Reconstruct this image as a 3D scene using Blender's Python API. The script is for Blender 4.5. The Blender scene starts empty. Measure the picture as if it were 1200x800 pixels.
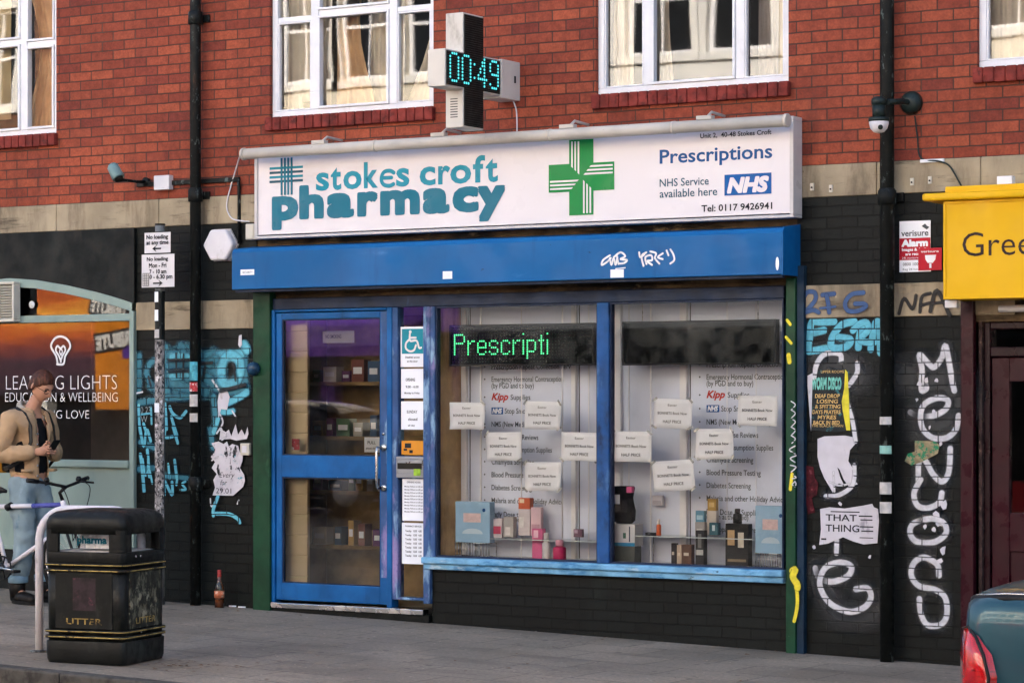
import bpy, bmesh, math, random
from mathutils import Vector, Matrix
random.seed(7)
sc = bpy.context.scene
COL = sc.collection
rad = math.radians
# ------------------------------------------------------------------ camera
TH = rad(31.5); FPX = 4995*math.tan(TH); ZC = FPX/162.9; SLOPE = .0235
CAM = Vector((ZC*math.sin(TH), -ZC*math.cos(TH), 1.64))
FW = Vector((-math.sin(TH), math.cos(TH), 0)); RT = Vector((math.cos(TH), math.sin(TH), 0))
cd = bpy.data.cameras.new('camera'); cam = bpy.data.objects.new('camera', cd); COL.objects.link(cam)
cd.sensor_width = 36; cd.lens = FPX/1200*36; cd.shift_y = 70/1200; cd.clip_end = 2000; cd.clip_start = .1
cam.location = CAM; cam.rotation_euler = (rad(90), 0, TH)
sc.camera = cam
# ------------------------------------------------------------------ light
SUN_EL, SUN_AZ = rad(20), rad(12)      # behind the building, so that the street front lies in shade
w = bpy.data.worlds.new('World'); sc.world = w; w.use_nodes = True
nt = w.node_tree; nt.nodes.clear()
sky = nt.nodes.new('ShaderNodeTexSky'); sky.sky_type = 'NISHITA'; sky.sun_disc = False
sky.sun_elevation = SUN_EL; sky.sun_rotation = SUN_AZ; sky.dust_density = 6.0; sky.air_density = .8; sky.ozone_density = .3
bg = nt.nodes.new('ShaderNodeBackground'); bg.inputs[1].default_value = .15
wo = nt.nodes.new('ShaderNodeOutputWorld')
nt.links.new(sky.outputs[0], bg.inputs[0]); nt.links.new(bg.outputs[0], wo.inputs[0])
sd = bpy.data.lights.new('sun', 'SUN'); sd.energy = 4.5; sd.angle = rad(.53); sd.color = (1, .97, .93)
so = bpy.data.objects.new('sun', sd); COL.objects.link(so); so.location = (0, 40, 40)
sv = Vector((math.sin(SUN_AZ)*math.cos(SUN_EL), math.cos(SUN_AZ)*math.cos(SUN_EL), math.sin(SUN_EL)))
so.rotation_euler = sv.to_track_quat('Z', 'Y').to_euler()
vs = sc.view_settings; vs.view_transform = 'Standard'; vs.look = 'None'; vs.gamma = 1; vs.exposure = 2.62; vs.use_curve_mapping = False
sc.cycles.max_bounces = 10; sc.cycles.transparent_max_bounces = 24; sc.cycles.caustics_reflective = False
sc.cycles.sample_clamp_indirect = 4
# ------------------------------------------------------------------ points
def ray(px, py): return FW + RT*((px-600)/FPX) + Vector((0, 0, (470-py)/FPX))
def P(px, py, Y=0.0):
    d = ray(px, py); return CAM + d*((Y-CAM.y)/d.y)
def PX(px, Y=0.0): return P(px, 470, Y).x
def PZ(px, py, Y=0.0): return P(px, py, Y).z
def G(px, py, off=0.0):
    d = ray(px, py); return CAM + d*(-(CAM.z-off+SLOPE*CAM.x)/(d.z+SLOPE*d.x))
def gz(x): return -SLOPE*x
def L(h):
    h = h.lstrip('#'); r = []
    for i in (0, 2, 4):
        c = int(h[i:i+2], 16)/255; r.append(c/12.92 if c <= .04045 else ((c+.055)/1.055)**2.4)
    return tuple(r)
# ------------------------------------------------------------------ materials
MATS = {}
def nd(t, typ, **kw):
    n = t.nodes.new(typ)
    for k, v in kw.items(): setattr(n, k, v)
    return n
def lk(t, a, b): t.links.new(a, b)
def noise(t, vec, scale, detail=4, rough=.55, dist=0):
    n = nd(t, 'ShaderNodeTexNoise'); n.inputs['Scale'].default_value = scale; n.inputs['Detail'].default_value = detail
    n.inputs['Roughness'].default_value = rough; n.inputs['Distortion'].default_value = dist
    if vec: lk(t, vec, n.inputs['Vector'])
    return n.outputs[0]
def ramp(t, fac, lo, hi, a=0.0, b=1.0):
    m = nd(t, 'ShaderNodeMapRange'); m.interpolation_type = 'SMOOTHSTEP'
    for i, v in zip(range(1, 5), (lo, hi, a, b)): m.inputs[i].default_value = v
    lk(t, fac, m.inputs[0]); return m.outputs[0]
def mix(t, fac, a, b, mode='MIX'):
    m = nd(t, 'ShaderNodeMix', data_type='RGBA', blend_type=mode)
    for s, v in ((m.inputs[0], fac), (m.inputs[6], a), (m.inputs[7], b)):
        if hasattr(v, 'is_linked'): lk(t, v, s)
        elif isinstance(v, (int, float)): s.default_value = v
        else: s.default_value = (*v[:3], 1)
    return m.outputs[2]
def mth(t, op, a, b=None):
    m = nd(t, 'ShaderNodeMath', operation=op)
    for i, v in enumerate((a, b)):
        if v is None: continue
        if hasattr(v, 'is_linked'): lk(t, v, m.inputs[i])
        else: m.inputs[i].default_value = v
    return m.outputs[0]
def scaled(t, vec, s):
    m = nd(t, 'ShaderNodeMapping'); m.inputs['Scale'].default_value = s; lk(t, vec, m.inputs[0]); return m.outputs[0]
def newmat(name):
    m = bpy.data.materials.new(name); m.use_nodes = True; t = m.node_tree
    b = t.nodes['Principled BSDF']; co = nd(t, 'ShaderNodeTexCoord').outputs['Object']
    return m, t, b, co
def bump(t, b, h, strength, dist=.01):
    n = nd(t, 'ShaderNodeBump'); n.inputs['Strength'].default_value = strength; n.inputs['Distance'].default_value = dist
    lk(t, h, n.inputs['Height']); lk(t, n.outputs[0], b.inputs['Normal'])
def mat(name, base, rough=.6, var=.2, scale=5, wears=(), bmp=.15, bscale=80, metal=0.0, coat=0.0, spec=.2, rvar=.15, em=None):
    """base colour varied by noise, any number of wear layers (colour, scale, lo, hi, stretch), fine bump"""
    if name in MATS: return MATS[name]
    if isinstance(base, str): base = L(base)
    m, t, b, co = newmat(name)
    n = noise(t, co, scale, 6)
    c = mix(t, ramp(t, n, .3, .7), [v*(1-var) for v in base], [min(1, v*(1+var)) for v in base])
    for wcol, ws, lo, hi, st in wears:
        if isinstance(wcol, str): wcol = L(wcol)
        wn = noise(t, scaled(t, co, st), ws, 7, .65)
        c = mix(t, ramp(t, wn, lo, hi), c, wcol)
    lk(t, c, b.inputs['Base Color'])
    r = ramp(t, noise(t, co, scale*2.3, 5), .3, .7, max(.03, rough-rvar), min(1, rough+rvar)); lk(t, r, b.inputs['Roughness'])
    b.inputs['Metallic'].default_value = metal; b.inputs['Specular IOR Level'].default_value = spec
    b.inputs['Coat Weight'].default_value = coat
    if em: b.inputs['Emission Color'].default_value = (*em[0], 1); b.inputs['Emission Strength'].default_value = em[1]
    if bmp: bump(t, b, noise(t, co, bscale, 5), bmp, .004)
    MATS[name] = m; return m
def brick_nodes(t, co, z0, mortar=.006, c1=(0, 0, 0), c2=(1, 1, 1), cm=(0, 0, 0), bw=.225, rh=.075, x0=0.0):
    s = nd(t, 'ShaderNodeSeparateXYZ'); lk(t, co, s.inputs[0])
    wob = noise(t, co, 3.0, 3); wob2 = noise(t, co, 14, 2)
    x = mth(t, 'ADD', mth(t, 'ADD', s.outputs[0], s.outputs[1]), x0)
    z = mth(t, 'SUBTRACT', s.outputs[2], z0)
    z = mth(t, 'ADD', z, mth(t, 'MULTIPLY', mth(t, 'SUBTRACT', wob, .5), .012))
    z = mth(t, 'ADD', z, mth(t, 'MULTIPLY', mth(t, 'SUBTRACT', wob2, .5), .007))
    cb = nd(t, 'ShaderNodeCombineXYZ'); lk(t, x, cb.inputs[0]); lk(t, z, cb.inputs[1])
    br = nd(t, 'ShaderNodeTexBrick'); lk(t, cb.outputs[0], br.inputs['Vector'])
    for k, v in (('Scale', 1), ('Mortar Size', mortar), ('Mortar Smooth', .3), ('Bias', 0), ('Brick Width', bw), ('Row Height', rh)): br.inputs[k].default_value = v
    br.inputs['Color1'].default_value = (*c1, 1); br.inputs['Color2'].default_value = (*c2, 1); br.inputs['Mortar'].default_value = (*cm, 1)
    return br
def brickmat(name, cols, mortar_col, z0, rough=.85, mortar=.006, dirt=None, streak=None, bmp=.9, extra=(), x0=0.0, spec=.3):
    m, t, b, co = newmat(name)
    br = brick_nodes(t, co, z0, mortar, x0=x0)
    rnd = br.outputs['Color']                       # grey per brick
    cr = nd(t, 'ShaderNodeValToRGB'); e = cr.color_ramp.elements
    e[0].position = 0; e[0].color = (*cols[0], 1); e[1].position = 1; e[1].color = (*cols[-1], 1)
    for i, c in enumerate(cols[1:-1]):
        k = e.new((i+1)/(len(cols)-1)); k.color = (*c, 1)
    lk(t, rnd, cr.inputs[0])
    fine = noise(t, co, 60, 6, .7); big = noise(t, co, .9, 4)
    c = mix(t, ramp(t, fine, .25, .75, 0, .55), cr.outputs[0], (.0, .0, .0), 'MULTIPLY') if 0 else cr.outputs[0]
    c = mix(t, 1, c, mix(t, ramp(t, fine, .3, .7), (.74, .74, .74), (1.2, 1.17, 1.14)), 'MULTIPLY'); c = mix(t, 1, c, mix(t, ramp(t, noise(t, co, 17, 4), .3, .7), (.84, .82, .8), (1.12, 1.12, 1.14)), 'MULTIPLY')
    c = mix(t, 1, c, mix(t, ramp(t, big, .35, .65), (.82, .80, .80), (1.1, 1.1, 1.1)), 'MULTIPLY')
    if dirt: c = mix(t, ramp(t, noise(t, scaled(t, co, (1.4, 1, .5)), 1.6, 6, .6), .56, .78, 0, .6), c, dirt)
    for wcol, ws, lo, hi, st in extra: c = mix(t, ramp(t, noise(t, scaled(t, co, st), ws, 7, .65), lo, hi), c, L(wcol) if isinstance(wcol, str) else wcol)
    mc = mortar_col
    mcol = mix(t, ramp(t, noise(t, co, 1.7, 3), .60, .68), mc, streak if streak else mc)
    c = mix(t, br.outputs['Fac'], c, mcol)
    lk(t, c, b.inputs['Base Color'])
    lk(t, ramp(t, fine, .2, .8, rough-.12, min(1, rough+.1)), b.inputs['Roughness'])
    b.inputs['Specular IOR Level'].default_value = spec
    h = mth(t, 'SUBTRACT', mth(t, 'MULTIPLY', fine, .6), br.outputs['Fac'])
    h = mth(t, 'ADD', h, mth(t, 'MULTIPLY', rnd, .25))
    bump(t, b, h, bmp, .006)
    return m
def glassmat(name, tint=(1, 1, 1), ior=1.6, wav=0.0, wscale=1.5, dirt=0.0):
    m, t, b, co = newmat(name); t.nodes.remove(b)
    out = [n for n in t.nodes if n.type == 'OUTPUT_MATERIAL'][0]
    tr = nd(t, 'ShaderNodeBsdfTransparent'); tr.inputs[0].default_value = (*tint, 1)
    gl = nd(t, 'ShaderNodeBsdfGlossy'); gl.inputs['Roughness'].default_value = .015
    fr = nd(t, 'ShaderNodeFresnel'); fr.inputs[0].default_value = ior
    mx = nd(t, 'ShaderNodeMixShader'); lk(t, fr.outputs[0], mx.inputs[0]); lk(t, tr.outputs[0], mx.inputs[1]); lk(t, gl.outputs[0], mx.inputs[2])
    if wav:
        bp = nd(t, 'ShaderNodeBump'); bp.inputs['Strength'].default_value = wav; bp.inputs['Distance'].default_value = .02
        lk(t, noise(t, scaled(t, co, (1, 1, .45)), wscale, 2), bp.inputs['Height']); lk(t, bp.outputs[0], gl.inputs['Normal']); 
    res = mx.outputs[0]
    if dirt:
        df = nd(t, 'ShaderNodeBsdfDiffuse'); df.inputs[0].default_value = (.5, .48, .45, 1)
        m2 = nd(t, 'ShaderNodeMixShader'); lk(t, ramp(t, noise(t, co, 4, 6, .65), .4, .8, 0, dirt), m2.inputs[0]); lk(t, res, m2.inputs[1]); lk(t, df.outputs[0], m2.inputs[2]); res = m2.outputs[0]
    lk(t, res, out.inputs[0]); return m
def spraymat(name, col, joints=0.0, z0=0.0, rough=.7):
    """spray paint: opacity comes from the stroke's own alpha attribute, thin over the brick joints"""
    m, t, b, co = newmat(name)
    if isinstance(col, str): col = L(col)
    at = nd(t, 'ShaderNodeAttribute', attribute_name='alpha')
    n = noise(t, co, 26, 6, .7)
    c = mix(t, ramp(t, n, .3, .7), [v*.8 for v in col], [min(1, v*1.15) for v in col]); lk(t, c, b.inputs['Base Color'])
    a = mth(t, 'MULTIPLY', at.outputs['Fac'], ramp(t, noise(t, co, 70, 6, .75), .18, .42, .55, 1))
    if joints:
        br = brick_nodes(t, co, z0, .005); a = mth(t, 'MULTIPLY', a, mth(t, 'SUBTRACT', 1, mth(t, 'MULTIPLY', br.outputs['Fac'], joints)))
    lk(t, a, b.inputs['Alpha']); b.inputs['Roughness'].default_value = rough
    return m
# ------------------------------------------------------------------ mesh building
class MB:
    def __init__(s): s.v = []; s.f = []; s.m = []; s.a = None; s.mi = 0; s.sm = []; s.smooth = False
    def vert(s, p): s.v.append(Vector(p)); return len(s.v)-1
    def face(s, ids): s.f.append(tuple(ids)); s.m.append(s.mi); s.sm.append(s.smooth)
    def quad(s, *pts): s.face([s.vert(p) for p in pts])
    def box(s, x0, x1, y0, y1, z0, z1, M=None):
        if x0 > x1: x0, x1 = x1, x0
        if y0 > y1: y0, y1 = y1, y0
        if z0 > z1: z0, z1 = z1, z0
        ps = [(x0, y0, z0), (x1, y0, z0), (x1, y1, z0), (x0, y1, z0), (x0, y0, z1), (x1, y0, z1), (x1, y1, z1), (x0, y1, z1)]
        k = [s.vert(M @ Vector(p) if M else p) for p in ps]
        for q in ((0, 3, 2, 1), (4, 5, 6, 7), (0, 1, 5, 4), (1, 2, 6, 5), (2, 3, 7, 6), (3, 0, 4, 7)): s.face([k[i] for i in q])
        return s
    def frame(s, x0, x1, z0, z1, wl, y0, y1, wr=None, wt=None, wb=None):
        wr = wl if wr is None else wr; wt = wl if wt is None else wt; wb = wl if wb is None else wb
        s.box(x0, x1, y0, y1, z1-wt, z1); s.box(x0, x1, y0, y1, z0, z0+wb)
        s.box(x0, x0+wl, y0, y1, z0+wb, z1-wt); s.box(x1-wr, x1, y0, y1, z0+wb, z1-wt); return s
    def prism(s, pts, y0, y1, M=None):
        """outline in x,z pushed from y0 to y1 (y0 in front)"""
        a = sum(pts[i][0]*pts[(i+1) % len(pts)][1]-pts[(i+1) % len(pts)][0]*pts[i][1] for i in range(len(pts)))
        if a < 0: pts = pts[::-1]
        T = (lambda p: M @ Vector(p)) if M else Vector
        f = [s.vert(T((x, y0, z))) for x, z in pts]; b = [s.vert(T((x, y1, z))) for x, z in pts]
        s.face(f); s.face(b[::-1]); n = len(pts)
        for i in range(n): s.face((f[i], b[i], b[(i+1) % n], f[(i+1) % n]))
        return s
    def tube(s, pts, r, n=10, caps=True, flat=1.0):
        pts = [Vector(p) for p in pts]; rs = r if isinstance(r, (list, tuple)) else [r]*len(pts)
        old = s.smooth; s.smooth = True; rings = []; up = None
        for i, p in enumerate(pts):
            d = (pts[min(i+1, len(pts)-1)]-pts[max(i-1, 0)]).normalized()
            if up is None:
                up = Vector((0, 0, 1)) if abs(d.z) < .9 else Vector((0, 1, 0))
            u = (up - d*up.dot(d)).normalized(); up = u; v = d.cross(u)
            rings.append([s.vert(p+(u*math.cos(k*2*math.pi/n)+v*math.sin(k*2*math.pi/n)*flat)*rs[i]) for k in range(n)])
        for a, b in zip(rings, rings[1:]):
            for k in range(n): s.face((a[k], a[(k+1) % n], b[(k+1) % n], b[k]))
        s.smooth = False
        if caps: s.face(rings[0][::-1]); s.face(rings[-1])
        s.smooth = old; return s
    def lathe(s, prof, c, n=24, axis='Z', M=None):
        c = Vector(c); old = s.smooth; s.smooth = True; rings = []
        for r, h in prof:
            ring = []
            for k in range(n):
                a = k*2*math.pi/n; q = Vector((r*math.cos(a), r*math.sin(a), h))
                if axis == 'Y': q = Vector((q.x, -q.z, q.y))
                if axis == 'X': q = Vector((q.z, q.x, q.y))
                if M: q = M @ q
                ring.append(s.vert(c+q))
            rings.append(ring)
        for a, b in zip(rings, rings[1:]):
            for k in range(n): s.face((a[k], a[(k+1) % n], b[(k+1) % n], b[k]))
        s.face(rings[0][::-1]); s.face(rings[-1]); s.smooth = old; return s
    def add(s, verts, faces, M=None, off=(0, 0, 0)):
        k = len(s.v); off = Vector(off)
        for p in verts: s.vert((M @ Vector(p) if M else Vector(p))+off)
        for f in faces: s.face([i+k for i in f])
        return s
    def stroke(s, pts, wd, y, soft=.35, ramp_y=.00025, closed=False, n=8):
        """spray stroke in an x,z plane: core opaque, edge fading; y creeps forward so crossings never share a plane"""
        if s.a is None: s.a = [1.0]*len(s.v)
        s.a += [1.0]*(len(s.v)-len(s.a))
        pts = catmull(pts, 6); N = len(pts); prev = None
        for i, p in enumerate(pts):
            d = Vector(pts[min(i+1, N-1)])-Vector(pts[max(i-1, 0)])
            if d.length < 1e-6: d = Vector((1, 0))
            d.normalize(); nn = Vector((-d.y, d.x)); yy = y-ramp_y*i*.5
            row = []
            for off, al in ((-1-soft, 0), (-1+soft*.6, 1), (1-soft*.6, 1), (1+soft, 0)):
                q = Vector(p)+nn*off*wd/2; row.append(s.vert((q.x, yy, q.y))); s.a.append(al)
            if prev:
                for k in range(3): s.face((prev[k], row[k], row[k+1], prev[k+1]))
            prev = row
            if i in (0, N-1):           # round cap
                sg = -1 if i == 0 else 1
                c = s.vert((p[0], yy-.00002, p[1])); s.a.append(1); inn = []; out = []
                for k in range(n+1):
                    an = -math.pi/2+math.pi*k/n; e = d*math.cos(an)*sg+nn*math.sin(an)
                    q = Vector(p)+e*wd/2*(1-soft*.6); inn.append(s.vert((q.x, yy-.00002, q.y))); s.a.append(1)
                    q = Vector(p)+e*wd/2*(1+soft); out.append(s.vert((q.x, yy-.00002, q.y))); s.a.append(0)
                for k in range(n):
                    s.face((c, inn[k], inn[k+1])); s.face((inn[k], out[k], out[k+1], inn[k+1]))
        return s
    def build(s, name, mats, parent=None, bevel=0.0, seg=2, smooth=None, sub=0, solid=0.0, M=None):
        me = bpy.data.meshes.new(name)
        me.from_pydata([tuple(p) for p in s.v], [], s.f)
        for i, p in enumerate(me.polygons):
            p.material_index = s.m[i]; p.use_smooth = s.sm[i] if smooth is None else smooth
        if s.a is not None:
            s.a += [1.0]*(len(s.v)-len(s.a))
            at = me.attributes.new('alpha', 'FLOAT', 'POINT'); at.data.foreach_set('value', s.a)
        me.update()
        for m in (mats if isinstance(mats, (list, tuple)) else [mats]): me.materials.append(m)
        o = bpy.data.objects.new(name, me); COL.objects.link(o)
        if parent is not None:
            o.parent = parent
            r = Vector((0, 0, 0)); q = parent
            loc_ = False
            while q is not None: r += q.location; loc_ = loc_ or bool(q.get('_local')); q = q.parent
            if not loc_: o.location = -r
        if solid:
            md = o.modifiers.new('solid', 'SOLIDIFY'); md.thickness = solid
        if bevel:
            md = o.modifiers.new('bevel', 'BEVEL'); md.width = bevel; md.segments = seg; md.limit_method = 'ANGLE'; md.angle_limit = rad(35)
            md.harden_normals = False
        if sub:
            md = o.modifiers.new('sub', 'SUBSURF'); md.levels = sub; md.render_levels = sub
        return o
def catmull(pts, k):
    if len(pts) < 3: 
        a, b = pts[0], pts[-1]; return [(a[0]+(b[0]-a[0])*i/k, a[1]+(b[1]-a[1])*i/k) for i in range(k+1)]
    out = []; n = len(pts)
    for i in range(n-1):
        p0, p1, p2, p3 = pts[max(i-1, 0)], pts[i], pts[i+1], pts[min(i+2, n-1)]
        for j in range(k):
            u = j/k
            out.append(tuple(.5*(2*p1[c]+(p2[c]-p0[c])*u+(2*p0[c]-5*p1[c]+4*p2[c]-p3[c])*u*u+(3*p1[c]-p0[c]-3*p2[c]+p3[c])*u**3) for c in range(len(p1))))
    out.append(tuple(pts[-1])); return out
def thing(name, label, cat, loc=(0, 0, 0), group=None, local=False, rotz=0.0):
    o = bpy.data.objects.new(name, None); o.empty_display_size = .1; COL.objects.link(o); o.location = loc; o.rotation_euler[2] = rotz
    o['label'] = label; o['category'] = cat
    if group: o['group'] = group
    if local: o['_local'] = 1
    return o
def tag(o, label, cat, group=None):
    o['label'] = label; o['category'] = cat
    if group: o['group'] = group
    return o
def struct(o, kind='structure'): o['kind'] = kind; return o
def copy_tree(o, parent=None):
    c = o.copy(); COL.objects.link(c); c.parent = parent
    for ch in list(o.children): copy_tree(ch, c)
    return c
# ------------------------------------------------------------------ text
_TC = {}
def text_geo(s, bold=0.0, shear=0.0, res=3):
    k = (s, bold, shear)
    if k in _TC: return _TC[k]
    cu = bpy.data.curves.new('t', 'FONT'); cu.body = s; cu.offset = bold; cu.shear = shear; cu.resolution_u = res; cu.fill_mode = 'FRONT'
    o = bpy.data.objects.new('t', cu); COL.objects.link(o)
    dg = bpy.context.evaluated_depsgraph_get(); me = bpy.data.meshes.new_from_object(o.evaluated_get(dg))
    vs_ = [(v.co.x, v.co.y) for v in me.vertices]; fs = [tuple(p.vertices) for p in me.polygons]
    bpy.data.objects.remove(o); bpy.data.curves.remove(cu); bpy.data.meshes.remove(me)
    _TC[k] = (vs_, fs); return _TC[k]
def text_into(mb, s, x0, x1, zb, zt, y, bold=0.0, shear=0.0, ref='H', flip=False, M=None):
    if bold >= .03 and not M:      # heavy faces: copies of the glyphs set round a small circle, each a hair in front of the last
        rv, _ = text_geo(ref, 0, 0); v0_, _ = text_geo(s, 0, shear)
        h = max(v[1] for v in rv); wd_ = max(v[0] for v in v0_)-min(v[0] for v in v0_)
        rz = bold*(zt-zb)/h; rx = bold*abs(x1-x0)/(wd_+2*bold)
        for k in range(14):
            an_ = k*2*math.pi/14; c_, s_ = (math.copysign(abs(q_)**.5, q_) for q_ in (math.cos(an_), math.sin(an_)))
            text_into(mb, s, x0+rx+rx*c_, x1-rx+rx*c_, zb+rz*s_+rz, zt-rz+rz*s_, y-.00007*k, 0, shear, ref, flip)
        return
    vs_, fs = text_geo(s, bold, shear); rv, _ = text_geo(ref, bold, 0)
    if not vs_: return
    a = min(v[0] for v in vs_); b = max(v[0] for v in vs_); h = max(v[1] for v in rv)
    k = len(mb.v)
    for u, v in vs_:
        x = x0+(u-a)/(b-a)*(x1-x0)
        if flip: x = x0+x1-x
        p = Vector((x, y, zb+v/h*(zt-zb))); mb.vert(M @ p if M else p)
    for f in fs:
        ids = [i+k for i in f]
        # face the street (-Y)
        p0, p1, p2 = (mb.v[i] for i in ids[:3])
        if (p1-p0).cross(p2-p0).y > 0 and not M: ids = ids[::-1]
        mb.face(ids)
def text_px(mb, s, pl, pr, pyb, pyt, Y, **kw):
    text_into(mb, s, PX(pl, Y), PX(pr, Y), PZ(pl, pyb, Y), PZ(pl, pyt, Y), Y, **kw)
def px2(pts, Y=0.0): return [(P(a, b, Y).x, P(a, b, Y).z) for a, b in pts]
def zoomed(ox, oy, k, pts): return [(ox+a/k, oy+b/k) for a, b in pts]
# ------------------------------------------------------------------ palette
RED = [L('74352a'), L('833d2b'), L('89422e'), L('8e4530'), L('9a4e35'), L('84402f')]
m_brick = brickmat('red_brick', RED, L('46322b'), 3.222-.075*43, streak=L('55423a'), dirt=L('53291f'), mortar=.0048, extra=[('b9a291', 55, .72, .78, (1, 1, .5)), ('452822', 2.2, .56, .85, (1.6, 1, .22)), ('9a4c33', 1.3, .55, .8, (1, 1, 1)), ('2c1d1a', 34, .70, .76, (1, 1, .7))])
m_sillb = mat('sill_brick', '74302a', .85, .35, 9, [('4a2320', 14, .5, .7, (1, 1, 1))], .5, 50)
BLK = [L('080c0b'), L('0c1110'), L('101514'), L('0a0f0e')]
m_black = brickmat('black_painted_brick', BLK, L('040605'), 2.195-.075*29, rough=.5, mortar=.0055, bmp=1.2, spec=.16, dirt=L('1b2220'),
                   extra=[('212725', 5, .66, .82, (1, 1, .6)), ('55504a', 22, .7, .78, (1, 1, 1))])
m_blackpl = mat('black_render', '0e1211', .6, .3, 3, [('1b201f', 2, .5, .8, (1, 1, .3))], .3, 40)
m_stone = mat('band_stone', '9c8f78', .85, .2, 2.5, [('5f5344', 2.2, .44, .72, (1.4, 1, .3)), ('4d4438', 7, .54, .72, (.25, 1, 1.6)), ('4a4033', 3.5, .56, .74, (.5, 1, .25)), ('c0b196', 16, .66, .75, (1, 1, 1)), ('2e2a24', 30, .68, .76, (1, 1, .6))], .5, 60)
m_white = mat('white_upvc', 'dcdcdf', .35, .04, 4, [('a9a7a4', 3, .6, .85, (1, 1, .4))], .03)
m_room = mat('room_plaster', 'b8ad98', .9, .12, 1.5)
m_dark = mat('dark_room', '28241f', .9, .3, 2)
m_pipe = mat('black_iron', '0c0f0e', .55, .3, 8, [('56605d', 24, .58, .68, (1, 1, .5)), ('5d3a28', 6, .62, .8, (1, 1, .3)), ('8d9693', 45, .68, .74, (1, 1, .6))], .35, 50)
m_glass = glassmat('window_glass', ior=1.9, wav=.10, wscale=1.1)
m_shopglass = glassmat('shop_glass', tint=(.97, .98, .98), ior=1.5, wav=.03, wscale=.8, dirt=.05)
def stroke_obj(name, parts, m, parent, label=None, y=-.003, Y0=0.0, soft=.3, halo=False):
    yy = y
    for pts, wd in parts:
        mb = MB(); mb.stroke(px2(pts, Y0), wd, yy, soft); yy -= .0009
        if halo: hb_q = MB(); hb_q.stroke(px2(pts, Y0), wd*1.75, -.0012-.00035*(yy/.0009 % 5), .95); hb_q.build('overspray', g_haze, parent)
        o = mb.build(name, m, parent)
        if label: o['label'] = label
# ------------------------------------------------------------------ ground
def groundmat(name, base, slabs=False, spots=True):
    m, t, b, co = newmat(name)
    n1 = noise(t, co, 1.1, 6, .6); n2 = noise(t, co, 40, 6, .7); n3 = noise(t, scaled(t, co, (.35, 1.4, 1)), 2.2, 5, .6)
    c = mix(t, ramp(t, n1, .3, .7), [v*.78 for v in base], [v*1.18 for v in base])
    c = mix(t, 1, c, mix(t, ramp(t, n2, .3, .7), (.72, .72, .72), (1.25, 1.24, 1.22)), 'MULTIPLY')
    c = mix(t, ramp(t, n3, .50, .72, 0, .7), c, [v*.5 for v in base]); c = mix(t, ramp(t, noise(t, scaled(t, co, (.5, 5, 1)), 7, 5, .7), .56, .74, 0, .45), c, [v*.55 for v in base]); c = mix(t, ramp(t, noise(t, co, 90, 3, .6), .66, .74, 0, .6), c, [min(1, v*2.2) for v in base])
    hgt = n2
    if slabs:
        br = nd(t, 'ShaderNodeTexBrick'); lk(t, co, br.inputs['Vector'])
        for k, v in (('Scale', 1), ('Mortar Size', .006), ('Mortar Smooth', .2), ('Bias', 0), ('Brick Width', .6), ('Row Height', .45)): br.inputs[k].default_value = v
        br.inputs['Color1'].default_value = (.90, .90, .90, 1); br.inputs['Color2'].default_value = (1.07, 1.06, 1.05, 1); br.inputs['Mortar'].default_value = (.48, .48, .46, 1)
        c = mix(t, 1, c, br.outputs['Color'], 'MULTIPLY')
        hgt = mth(t, 'SUBTRACT', mth(t, 'MULTIPLY', n2, .3), br.outputs['Fac'])
    if spots:
        vo = nd(t, 'ShaderNodeTexVoronoi'); vo.inputs['Scale'].default_value = 5.5; lk(t, co, vo.inputs['Vector'])
        c = mix(t, ramp(t, vo.outputs['Distance'], .11, .15, .8, 0), c, [v*.35 for v in base])
        v2 = nd(t, 'ShaderNodeTexVoronoi'); v2.inputs['Scale'].default_value = 9.3; lk(t, co, v2.inputs['Vector'])
        c = mix(t, ramp(t, v2.outputs['Distance'], .06, .09, .8, 0), c, [min(1, v*2.4) for v in base])
    lk(t, c, b.inputs['Base Color']); lk(t, ramp(t, n1, .3, .7, .55, .8), b.inputs['Roughness'])
    bump(t, b, hgt, .5, .008); return m
m_pave = groundmat('pavement_slabs', L('80766a'), True); m_road = groundmat('asphalt', (.045, .045, .047))
m_kerb = mat('kerb_granite', '4a4743', .75, .3, 9, [('2a2826', 6, .5, .7, (1, 1, 1))], .4, 70)
KY, OY = -4.12, -13.9
def slab(name, x0, x1, y0, y1, dz, m, cx=24, cy=1, drop=None):
    mb = MB()
    for i in range(cx):
        xa, xb = x0+(x1-x0)*i/cx, x0+(x1-x0)*(i+1)/cx
        mb.quad((xa, y0, gz(xa)+dz), (xb, y0, gz(xb)+dz), (xb, y1, gz(xb)+dz), (xa, y1, gz(xa)+dz))
    if drop is not None:
        yf, d = drop
        mb.quad((x0, yf, gz(x0)+dz-d), (x1, yf, gz(x1)+dz-d), (x1, yf, gz(x1)+dz), (x0, yf, gz(x0)+dz))
    return struct(mb.build(name, m))
slab('road', -300, 300, -300, 300, -.125, m_road, 4)
slab('pavement', -60, 60, KY+.125, .6, 0, m_pave)
slab('opposite_pavement', -60, 60, -19.2, OY-.125, 0, m_pave)
def kerb(name, ya, yb):
    mb = MB(); x = -40
    while x < 40:
        xe = x+.915
        mb.add([(a, b_, gz(a)+c) for a in (x+.003, xe-.003) for b_ in (ya, yb) for c in (-.3, .003)], [(0, 2, 3, 1), (4, 5, 7, 6), (0, 1, 5, 4), (2, 6, 7, 3), (0, 4, 6, 2), (1, 3, 7, 5)])
        x = xe
    return struct(mb.build(name, m_kerb, bevel=.014))
kerb('kerb', KY, KY+.125); kerb('opposite_kerb', OY-.125, OY)
yl = mat('yellow_line', 'b8962c', .7, .25, 9, [('4a4640', 12, .5, .62, (1, 1, 1))])
mb = MB()
for a in (.22, .42):
    mb.quad(*[(x, y, gz(x)-.121) for x, y in ((-40, KY-a-.09), (40, KY-a-.09), (40, KY-a), (-40, KY-a))])
struct(mb.build('road_marking', yl))
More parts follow.
